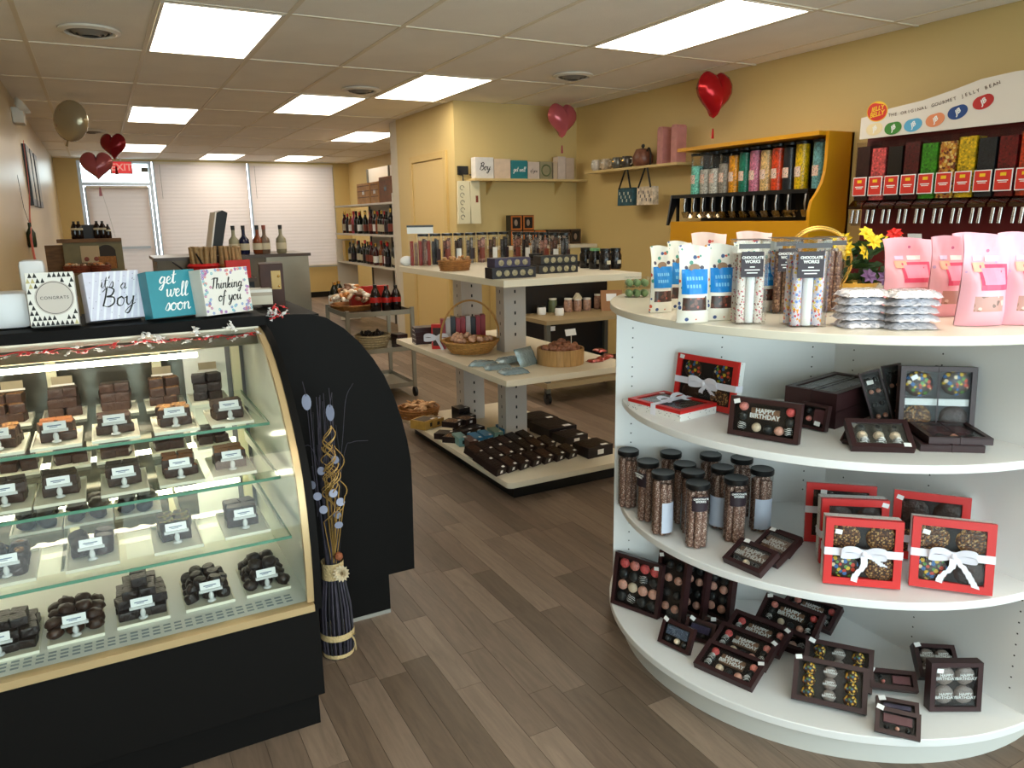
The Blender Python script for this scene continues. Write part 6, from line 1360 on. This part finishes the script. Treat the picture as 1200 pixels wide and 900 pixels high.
for x0, x1, h, c, lb, txt, mk in WC:
    t = thing('gift_carton', lb, 'gift carton', ((x0+x1)/2, 6.31, 1.7605), group='cartons on the pantry shelf')
    w = x1-x0; MB().box(-w/2, w/2, 0, .09, 0, h).build('carton', mat('pantry carton %d %d' % c[:2], c, .5, noise=(20, .08)), t, bevel=.002)
    if txt:
        b = script_mb(txt, w*(.34 if len(txt) < 4 else .24), 0, h*.4, thick=.05); b.v = [(x, -.001-z, y) for x, y, z in b.v]; b.build('lettering', mk, t)
    if 'wreath' in lb:
        b = MB(); b.tube([(w*.36*math.cos(a), -.002, h*.5+w*.36*math.sin(a)) for a in [2*PI*i/24 for i in range(25)]], .006, 5); b.build('wreath', mat('wreath green', (96, 104, 66), .6), t)
for k, (x, w, lb) in enumerate(((2.965, .11, 'printed white paper sleeve hanging at the pantry wall corner'), (3.075, .09, 'plain white paper sleeve hanging beside the printed one'))):
    t = thing('hanging_sleeve', lb, 'paper sleeve', (x, 6.36, 1.36), group='white sleeves at the pantry corner')
    MB().prism([(-w/2-.01, 0), (w/2+.01, 0), (w/2, .38), (-w/2, .38)], 'y', 0, .03).build('sleeve', mat('sleeve paper', (222, 212, 178), .5), t); MB().tube([(0, .015, .38), (0, .02, .43), (.0, .1, .44)], .006, 5).build('hook', m_blk2, t)
    if k == 0:
        b = MB()
        for q in range(5): b.tube([(-.02+.02*math.cos(a), -.001, .06+.065*q+.02*math.sin(a)) for a in [i*PI/5 for i in range(9)]], .003, 4)
        b.build('print', mat('grey ink', (110, 106, 90), .5), t)
    else: MB().box(.005, .03, -.001, 0, .19, .25).build('print', mat('rust label', (130, 60, 44)), t)
tag(MB().box(-.05, .05, -.03, .0, 0, .075).build('wall_speaker', m_blk2, None, (3.0, 6.47, 1.80)), 'small black block fixed at the end of the pantry shelf', 'speaker')
# low unit before the pantry wall with orange framed boxes
un = thing('low_cabinet', 'low cabinet against the pantry wall behind the gondola', 'cabinet', (3.75, 6.27, 0)); MB().box(-.5, .48, -.18, .18, 0, 1.12).build('body', m_wall, un); MB().box(-.52, .48, -.2, .18, 1.12, 1.15).build('top', m_gshelf, un)
for k, (x, z) in enumerate(((3.44, 1.1505), (3.57, 1.1505), (3.70, 1.1505), (3.44, 1.2905), (3.57, 1.2905), (3.84, 1.1505), (3.97, 1.1505), (4.1, 1.1505))):
    t = thing('photo_box', f'dark box with an orange frame, {["lower first", "lower second", "lower third", "upper first", "upper second", "plain fourth", "plain fifth", "plain last"][k]} against the pantry wall', 'box', (x, 6.25, z), group='orange framed boxes by the pantry wall')
    MB().box(-.06, .06, 0, .09, 0, .139).build('box', m_blk2, t)
    b = MB(); b.T = Matrix.Translation((0, -.001, .07)) @ Matrix.Rotation(PI/2, 4, 'X'); b.frame(.115, .13, .014, 0, .002); b.build('frame', mat('orange frame', (170, 96, 34), .5) if k < 5 else mat('brown frame', (70, 48, 34), .5), t)
    MB().ball((-.005, -.002, .07), (.018, .003, .03), 10, 6).build('picture', mat('photo grey', (140, 120, 104), .5), t)
# ------------------------------------------------------------------ shelf on the candy wall
rs_ = thing('wall_shelf', 'thin tan shelf on the candy wall carrying round mugs and pink boxes', 'shelf', (4.25, 5.4, 1.815)); MB().box(-.2, 0, -.66, .64, -.02, 0).build('board', MATS['tan board2'], rs_)
mug = [(.03, 0), (.05, .02), (.055, .055), (.048, .09), (.044, .1), (.04, .098), (.046, .06), (.0, .02)]
for k, y in enumerate((5.96, 5.81, 5.64, 5.50)):
    t = thing('mug', f'{["white dotted", "cream flowered", "gold-eyed silver", "gold-eyed dark"][k]} round mug on the candy wall shelf', 'mug', (4.14, y, 1.8155), (0, 0, PI), 'round mugs on the candy wall shelf')
    MB().lathe(mug, n=16, cap=False).build('cup', [mat('white glaze', (206, 198, 186), .25, noise=(60, .3)), mat('cream glaze', (196, 176, 150), .25, noise=(40, .4)), mat('silver glaze', (120, 116, 108), .2, .4, noise=(30, .4)), mat('dark glaze', (90, 84, 80), .2, .3, noise=(30, .4))][k], t, smooth=50)
    MB().tube([(.0, .045, .08), (0, .075, .075), (0, .075, .04), (0, .045, .03)], .006, 6).build('handle', m_whitem, t)
    MB().ball((.046, 0, .06), (.008, .018, .018), 8, 6).build('badge', m_gold if k > 1 else m_paper, t)
t = thing('round_canister', 'round brown canister with a knob on the candy wall shelf', 'canister', (4.14, 5.28, 1.8155)); MB().lathe([(.06, 0), (.085, .03), (.088, .08), (.06, .14), (.0, .15)], n=18).build('body', mat('copper glaze', (120, 74, 56), .35, noise=(30, .3)), t, smooth=50); MB().lathe([(.006, .148), (.016, .165), (.012, .18), (0, .184)], n=10).build('knob', m_blk2, t, smooth=50)
for k, y in enumerate((5.0, 4.83)):
    t = thing('tall_carton', f'tall dusty pink carton on the candy wall shelf, {["beside the canister", "nearest the dispenser"][k]}', 'carton', (4.14, y, 1.8155), group='tall pink cartons'); MB().box(-.05, .05, -.035, .035, 0, .27).build('carton', mat('dusty pink', (190, 128, 124), .5, noise=(20, .12)), t, bevel=.003); MB().prism([(-.035, .27), (.035, .27), (.02, .29), (-.02, .29)], 'x', -.05, .05).build('gable', mat('dusty pink', (190, 128, 124)), t)
tag(MB().tube(smooth_path([(4.12, 5.16, 1.8175), (4.12, 5.15, 1.9), (4.13, 5.19, 1.96), (4.13, 5.23, 1.9), (4.13, 5.21, 1.8175)], 5), .007, 6).build('strap_loop', m_blk2), 'black strap loop between canister and pink carton', 'strap')
for k, (y, c, lb) in enumerate(((5.40, (36, 76, 88), 'small teal tote bag hanging by black straps under the candy wall shelf'), (5.13, (206, 190, 168), 'small cream patterned tote bag hanging by black straps'))):
    t = thing('tote_bag', lb, 'tote bag', (4.08, y, 1.815), group='little totes under the wall shelf')
    MB().prism([(-.11, -.32), (.11, -.32), (.105, -.17), (-.105, -.17)], 'x', -.03, .03).build('bag', mat('tote cloth %d' % k, c, .7, noise=(26, .4)), t, bevel=.004)
    MB().tube([(-.034, -.08, -.18), (-.02, -.01, -.01), (-.02, .01, -.01), (-.034, .085, -.18)], .008, 6, flat=.6).build('strap', m_blk2, t)
    b = MB()
    for q in range(9): b.box(-.032, -.031, -.09+.02*q, -.078+.02*q, -.29+.03*(q % 3), -.265+.03*(q % 3))
    b.build('print', mat('tote print %d' % k, (190, 196, 180) if k == 0 else (90, 84, 90), .6), t)
# ------------------------------------------------------------------ register counter
rc = thing('register_counter', 'stainless and dark register counter before the window blinds', 'counter', (1.0, 6.7, 0))
MB().box(-.62, .54, -.2, .4, 0, 1.12).build('body', mat('bronze laminate', (92, 78, 60), .35, .3, noise=(5, .1)), rc); MB().box(-.64, .57, -.22, .42, 1.12, 1.145).build('top', mat('brown top', (74, 58, 46), .3), rc)
MB().box(.2, .545, -.212, -.2, 0, 1.12).build('steel_panel', m_steel, rc); MB().box(.54, .552, -.2, .4, 0, 1.12).build('side_panel', m_steel, rc)
whisky = [(.042, 0), (.048, .008), (.05, .10), (.046, .14), (.02, .17), (.016, .185), (.016, .27)]
WB = [(.98, (150, 146, 120), 'clear squat bottle with black cap beside the dark monitor'), (1.06, (20, 26, 60), 'deep blue squat bottle on the register counter'), (1.17, (120, 58, 30), 'amber squat bottle on the register counter'), (1.225, (110, 90, 76), 'smoky squat bottle touching the amber one'), (1.36, (140, 134, 110), 'clear squat bottle standing apart at the counter end')]
for k, (x, c, lb) in enumerate(WB): bottle('liquor_bottle', lb, 'bottle', (x, 6.62, 1.1455), whisky, mat('spirit %d' % k, c, .12), mat('cream label', (196, 186, 160)), (.15, .38), m_blk2 if k != 3 else mat('rust label', (130, 60, 44)), 'squat liquor bottles on the register counter', .86)
t = thing('pos_monitor', 'tilted register monitor with white side and black back', 'monitor', (.82, 6.72, 1.1455), (0, 0, .12)); MB().prism([(-.02, .05), (.06, .05), (.13, .34), (.09, .36), (.04, .34)], 'y', -.08, .08).build('shell', m_blk2, t, bevel=.006); MB().prism([(-.03, .06), (-.02, .05), (.04, .34), (.03, .345)], 'y', -.085, .085).build('screen_frame', m_paper, t); MB().box(-.02, .06, -.05, .05, 0, .06).build('stand', m_blk2, t)
m_tan = mat('tan wafer roll', (160, 132, 92), .6, noise=(30, .25))
for k, (x, y, lb) in enumerate(((.70, 6.35, 'basket of tan wafer rolls standing on end with red paper'), (.91, 6.36, 'second basket of tan wafer rolls beside the first'))):
    t = wicker_tub('roll_basket', lb, (x, y, .9795), .09, .1, .11, m_wicker, 16, 4)
    for q in range(22):
        a = 2*PI*q/22; r = .078 if q % 2 else .05; put('wafer_roll', cached('wroll', lambda: MB().tube([(0, 0, .01), (0, 0, .235 if True else 0)], .014, 7).mesh('wafer_roll', m_tan, 60)), t, (r*math.cos(a), r*math.sin(a), rnd(0, .015)), (rnd(-.1, .1), rnd(-.1, .1), 0))
    if k == 0: MB().lathe([(.105, .07), (.125, .1), (.106, .12)], n=16, cap=False).build('paper_cuff', m_rc, t)
pl = thing('side_table', 'narrow dark table before the register counter', 'table', (.74, 6.35, 0)); MB().box(-.32, .32, -.17, .12, .95, .979).build('table_top', MATS['brown top'], pl)
for x in (-.29, .29):
    for y in (-.09, .09): MB().box(x-.02, x+.02, y-.02, y+.02, 0, .95).build('leg', m_blk2, pl)
tag(MB().box(-.09, .09, -.03, .03, 0, .14).build('red_carton', m_red, None, (.93, 6.215, .9795), (0, 0, .05)), 'red carton behind the floral greeting carton', 'carton')
for k, (a, b, lb) in enumerate((((.475, 6.3, 1.12), (.60, 6.32, 1.01), 'dark ladle handle sticking out by the wafer rolls'), ((.64, 6.24, 1.18), (.73, 6.27, .985), 'dark rod leaning across the wafer rolls'))): tag(MB().tube([a, b], [.006, .011], 6).build('utensil', m_blk2, None), lb, 'utensil', 'dark utensils by the wafer rolls')
t = wicker_tub('utensil_bowl', 'dark bowl holding the ladle by the window', (.56, 6.36, .9795), .05, .06, .05, mat('dark wicker', (96, 62, 40)), 14, 3)
# ------------------------------------------------------------------ rustic hutch at the left wall
hu = thing('rustic_hutch', 'rustic wooden hutch with shelves of treats against the left wall', 'hutch', (-.12, 7.55, 0))
m_old = mat('weathered wood', (116, 84, 52), .6, noise=(10, .3), stretch=(1, 1, 4)); m_sage = mat('sage paint', (120, 112, 78), .5, noise=(8, .15))
MB().box(-.3, .3, -.02, .3, 0, .98).build('base_cabinet', m_sage, hu); MB().box(-.33, .32, -.05, .32, .98, 1.0).build('top', m_old, hu)
MB().box(-.16, .3, .12, .3, 1.0, 1.255).build('crate_body', m_sage, hu); MB().box(-.2, .3, .1, .3, 1.255, 1.285).build('crate_top', m_old, hu); MB().box(-.3, -.1, .2, .24, 1.0, 1.235).build('side_board', m_old, hu)
b = MB(); b.prism([(.17+.075*math.cos(a), 1.03+(.13 if a > 0 else 0)+.07*math.sin(a)) for a in [PI*i/10 for i in range(11)]]+[(.095, 1.02), (.245, 1.02)], 'y', .112, .118); b.build('arched_niche', mat('dark niche', (44, 34, 24), .6), hu)
MB().box(.1, .24, .104, .112, 1.02, 1.13).build('niche_basket', m_wicker, hu)
MB().box(-.03, .055, .108, .118, 1.08, 1.225).build('print_card', mat('faded card', (190, 170, 136), .6), hu); MB().box(.055, .115, .106, .118, 1.08, 1.225).build('print_card', mat('faded card', (190, 170, 136)), hu); MB().ball((.01, .106, 1.11), (.02, .002, .02), 8, 5).ball((.085, .104, 1.11), (.02, .002, .02), 8, 5).build('card_motif', mat('rust label', (130, 60, 44)), hu)
t = wicker_tub('loaf_basket', 'long red-brown basket of wrapped treats on the hutch', (-.19, 7.56, 1.0005), .05, .055, .06, mat('red wicker', (120, 56, 32), .6, noise=(50, .3)), 18, 4, sx=1.9, sy=1)
t2 = wicker_tub('loaf_basket', 'shorter red-brown basket of wrapped treats in the middle of the hutch', (-.015, 7.56, 1.0005), .05, .055, .06, mat('red wicker', (120, 56, 32)), 18, 4, sx=1.5, sy=1)
for q in range(26):
    for tt in (t, t2): put('wrapped_treat', cached(('bk', q % 3), None), tt, (rnd(-.08, .08), rnd(-.035, .035), rnd(.055, .075)), (rnd(-.6, .6), rnd(-.6, .6), rnd(0, 6)), .62)
for k, (x, lb) in enumerate(((-.175, 'dark syrup bottle at the wall end of the hutch top'), (-.14, 'dark syrup bottle second along the hutch top'), (.0, 'dark syrup bottle in the middle of the hutch top'), (.045, 'dark syrup bottle next to the middle one'), (.085, 'short syrup bottle last on the hutch top'))): bottle('syrup_bottle', lb, 'bottle', (x, 7.72, 1.2855), soda, m_cola, mat('cream label', (196, 186, 160)), (.5, .62), m_blk2, 'syrup bottles on the hutch top', .68 if k < 4 else .55)
tag(MB().box(-.05, .05, 0, .03, 0, .12).build('dark_carton', mat('slate carton', (44, 46, 50), .5), None, (-.07, 7.76, 1.2855)), 'slate carton between the syrup bottles', 'carton')
# ------------------------------------------------------------------ left wall
for k, (y0, y1) in enumerate(((7.95, 8.35), (8.45, 8.8), (8.95, 9.35))):
    t = thing('picture_frame', f'dark framed picture on the left wall, {["nearest", "middle", "farthest"][k]} of three', 'picture', (XL, (y0+y1)/2, 1.84), group='dark pictures on the left wall'); w = (y1-y0)/2
    MB().box(.0, .03, -w, w, -.26, .26).build('frame', m_blk2, t); MB().box(.03, .032, -w+.05, w-.05, -.2, .2).build('print', mat('beige print', (150, 140, 120), .4), t)
t = thing('emergency_light', 'white two-lamp emergency light high on the left wall', 'light fixture', (XL, 7.5, 2.27)); MB().box(0, .08, -.1, .1, -.06, .06).build('case', m_whitem, t, bevel=.008)
for s in (-1, 1):
    m = MB(); m.T = Matrix.Translation((.06, s*.1, .07)) @ Matrix.Rotation(.9, 4, 'Y'); m.lathe([(.03, -.02), (.06, .02), (.062, .035), (.0, .04)], n=16); m.build('lamp_head', m_whitem, t, smooth=40)
tag(MB().tube(smooth_path([(-.42, 7.1, 2.05), (-.43, 7.12, 1.7), (-.45, 7.1, 1.5), (-.46, 7.0, 1.3), (-.45, 6.95, 1.1)], 6), [.004]*8+[.008]*6+[.012]*11, 5, flat=.3).build('pink_ribbon', mat('pink ribbon', (232, 130, 120), .4)), 'pink ribbon trailing down the left wall', 'ribbon')
t = thing('wall_bottle_holder', 'dark green bottle shape hung on the left wall by the ribbon', 'wall ornament', (XL+.03, 7.05, 1.24)); MB().lathe([(.028, 0), (.032, .02), (.032, .11), (.012, .15), (.012, .19)], n=12).build('body', mat('bottle green', (30, 44, 26), .2), t, smooth=40); MB().tube([(0, 0, .19), (-.02, 0, .3), (-.03, .0, .55)], .002, 4).build('wire', m_blk2, t)
# ------------------------------------------------------------------ balloons
def heart_mesh(w, h, d, m):
    def mk():
        b = MB(); n, q = 40, 7
        def out(t):
            x = 16*math.sin(t)**3; y = 13*math.cos(t)-3.6*math.cos(2*t)-2*math.cos(3*t)-math.cos(4*t); return x/17*w/2, (y+3)/15*h/2
        for s in (-1, 1):
            rings = []
            for j in range(q+1):
                f = j/q; rings.append(b.P([(out(2*PI*i/n)[0]*f, s*d/2*math.sqrt(max(0, 1-f*f))*(1+.04*math.sin(i*3)*f), out(2*PI*i/n)[1]*f) for i in range(n)]))
            for j in range(q):
                for i in range(n): b.F((rings[j]+i, rings[j]+(i+1) % n, rings[j+1]+(i+1) % n, rings[j+1]+i))
        return b.mesh('balloon_skin', m, 80)
    return cached(('heart', m.name, w), mk)
def foilm(name, c, met=.55): return mat(name, c, .2, met, bump=(18, .35))
def balloon(label, loc, w, h, m, rz, string=None, grp='heart balloons', tail=.07):
    t = thing('heart_balloon', label, 'balloon', loc, (0, 0, rz), grp)
    put('balloon_skin', heart_mesh(w, h, w*.5, m), t)
    MB().prism([(-.006, -h*.62), (.006, -h*.62), (.012, -h*.62-tail), (-.012, -h*.62-tail)], 'y', -.002, .002).build('neck', m, t)
    if string: MB().tube(smooth_path([Vector(p)-Vector(loc) for p in string], 6), .0015, 4).build('string', mat('balloon string', (150, 140, 130), .5), t, rot=(0, 0, -rz))
    return t
balloon('glossy red heart balloon against the ceiling above the candy dispenser', (4.02, 4.32, 2.235), .335, .35, foilm('red foil balloon', (176, 22, 30), .45), .02)
balloon('dusty pink heart balloon against the ceiling in the pantry corner', (3.88, 6.15, 2.26), .345, .33, foilm('pink foil balloon', (196, 96, 104), .3), .12)
balloon('dusty rose heart balloon floating before the exit door, string hanging to the hutch', (.06, 7.2, 1.86), .255, .25, foilm('rose balloon', (150, 70, 72), .15), -.1, [(.06, 7.2, 1.72), (.10, 7.25, 1.5), (.13, 7.4, 1.3)])
balloon('deep red heart balloon floating just above the rose one', (.205, 7.45, 2.04), .235, .24, foilm('deep red balloon', (128, 22, 28), .4), -.5)
t = thing('round_balloon', 'silver round foil balloon with dark hearts near the left wall', 'balloon', (-.085, 7.4, 2.24), (0, .35, -.7))
MB().ball((0, 0, 0), (.15, .085, .165), 26, 14).build('balloon_skin', foilm('silver balloon', (176, 164, 136), .55), t, smooth=80)
for (x, z) in ((-.05, .06), (.02, -.02), (-.06, -.06)): MB().ball((x, -.08*math.sqrt(1-(x/.15)**2-(z/.165)**2), z), (.012, .004, .012), 8, 5).build('printed_heart', mat('wine print', (96, 44, 40), .4), t)
MB().prism([(-.006, -.16), (.006, -.16), (.012, -.21), (-.012, -.21)], 'y', -.002, .002).build('neck', MATS['silver balloon'], t)
# ------------------------------------------------------------------ exit sign
t = thing('exit_sign', 'red EXIT sign hanging before the far door', 'sign', (.455, 13.95, 2.29)); MB().box(-.16, .16, 0, .03, -.1, .1).build('housing', mat('sign grey', (170, 160, 158), .5), t); MB().box(-.135, .15, -.002, 0, -.09, .09).build('face', mat('sign red', (226, 70, 74), .4, emis=((226, 50, 54), .6)), t)
put('lettering', text_mesh('EXIT', .15, mat('sign letters', (250, 170, 160), .4, emis=((250, 160, 150), .5)), bold=.003), t, (.005, -.004, 0), (PI/2, 0, 0)); MB().tube([(0, .015, .1), (0, .015, .2)], .01, 6).build('hanger', m_whitem, t)
tag(MB().box(-.05, .05, -.03, .03, 0, .07).build('door_sensor', m_grey, None, (.80, 14.12, 2.235)), 'small grey sensor beside the EXIT sign', 'sensor')
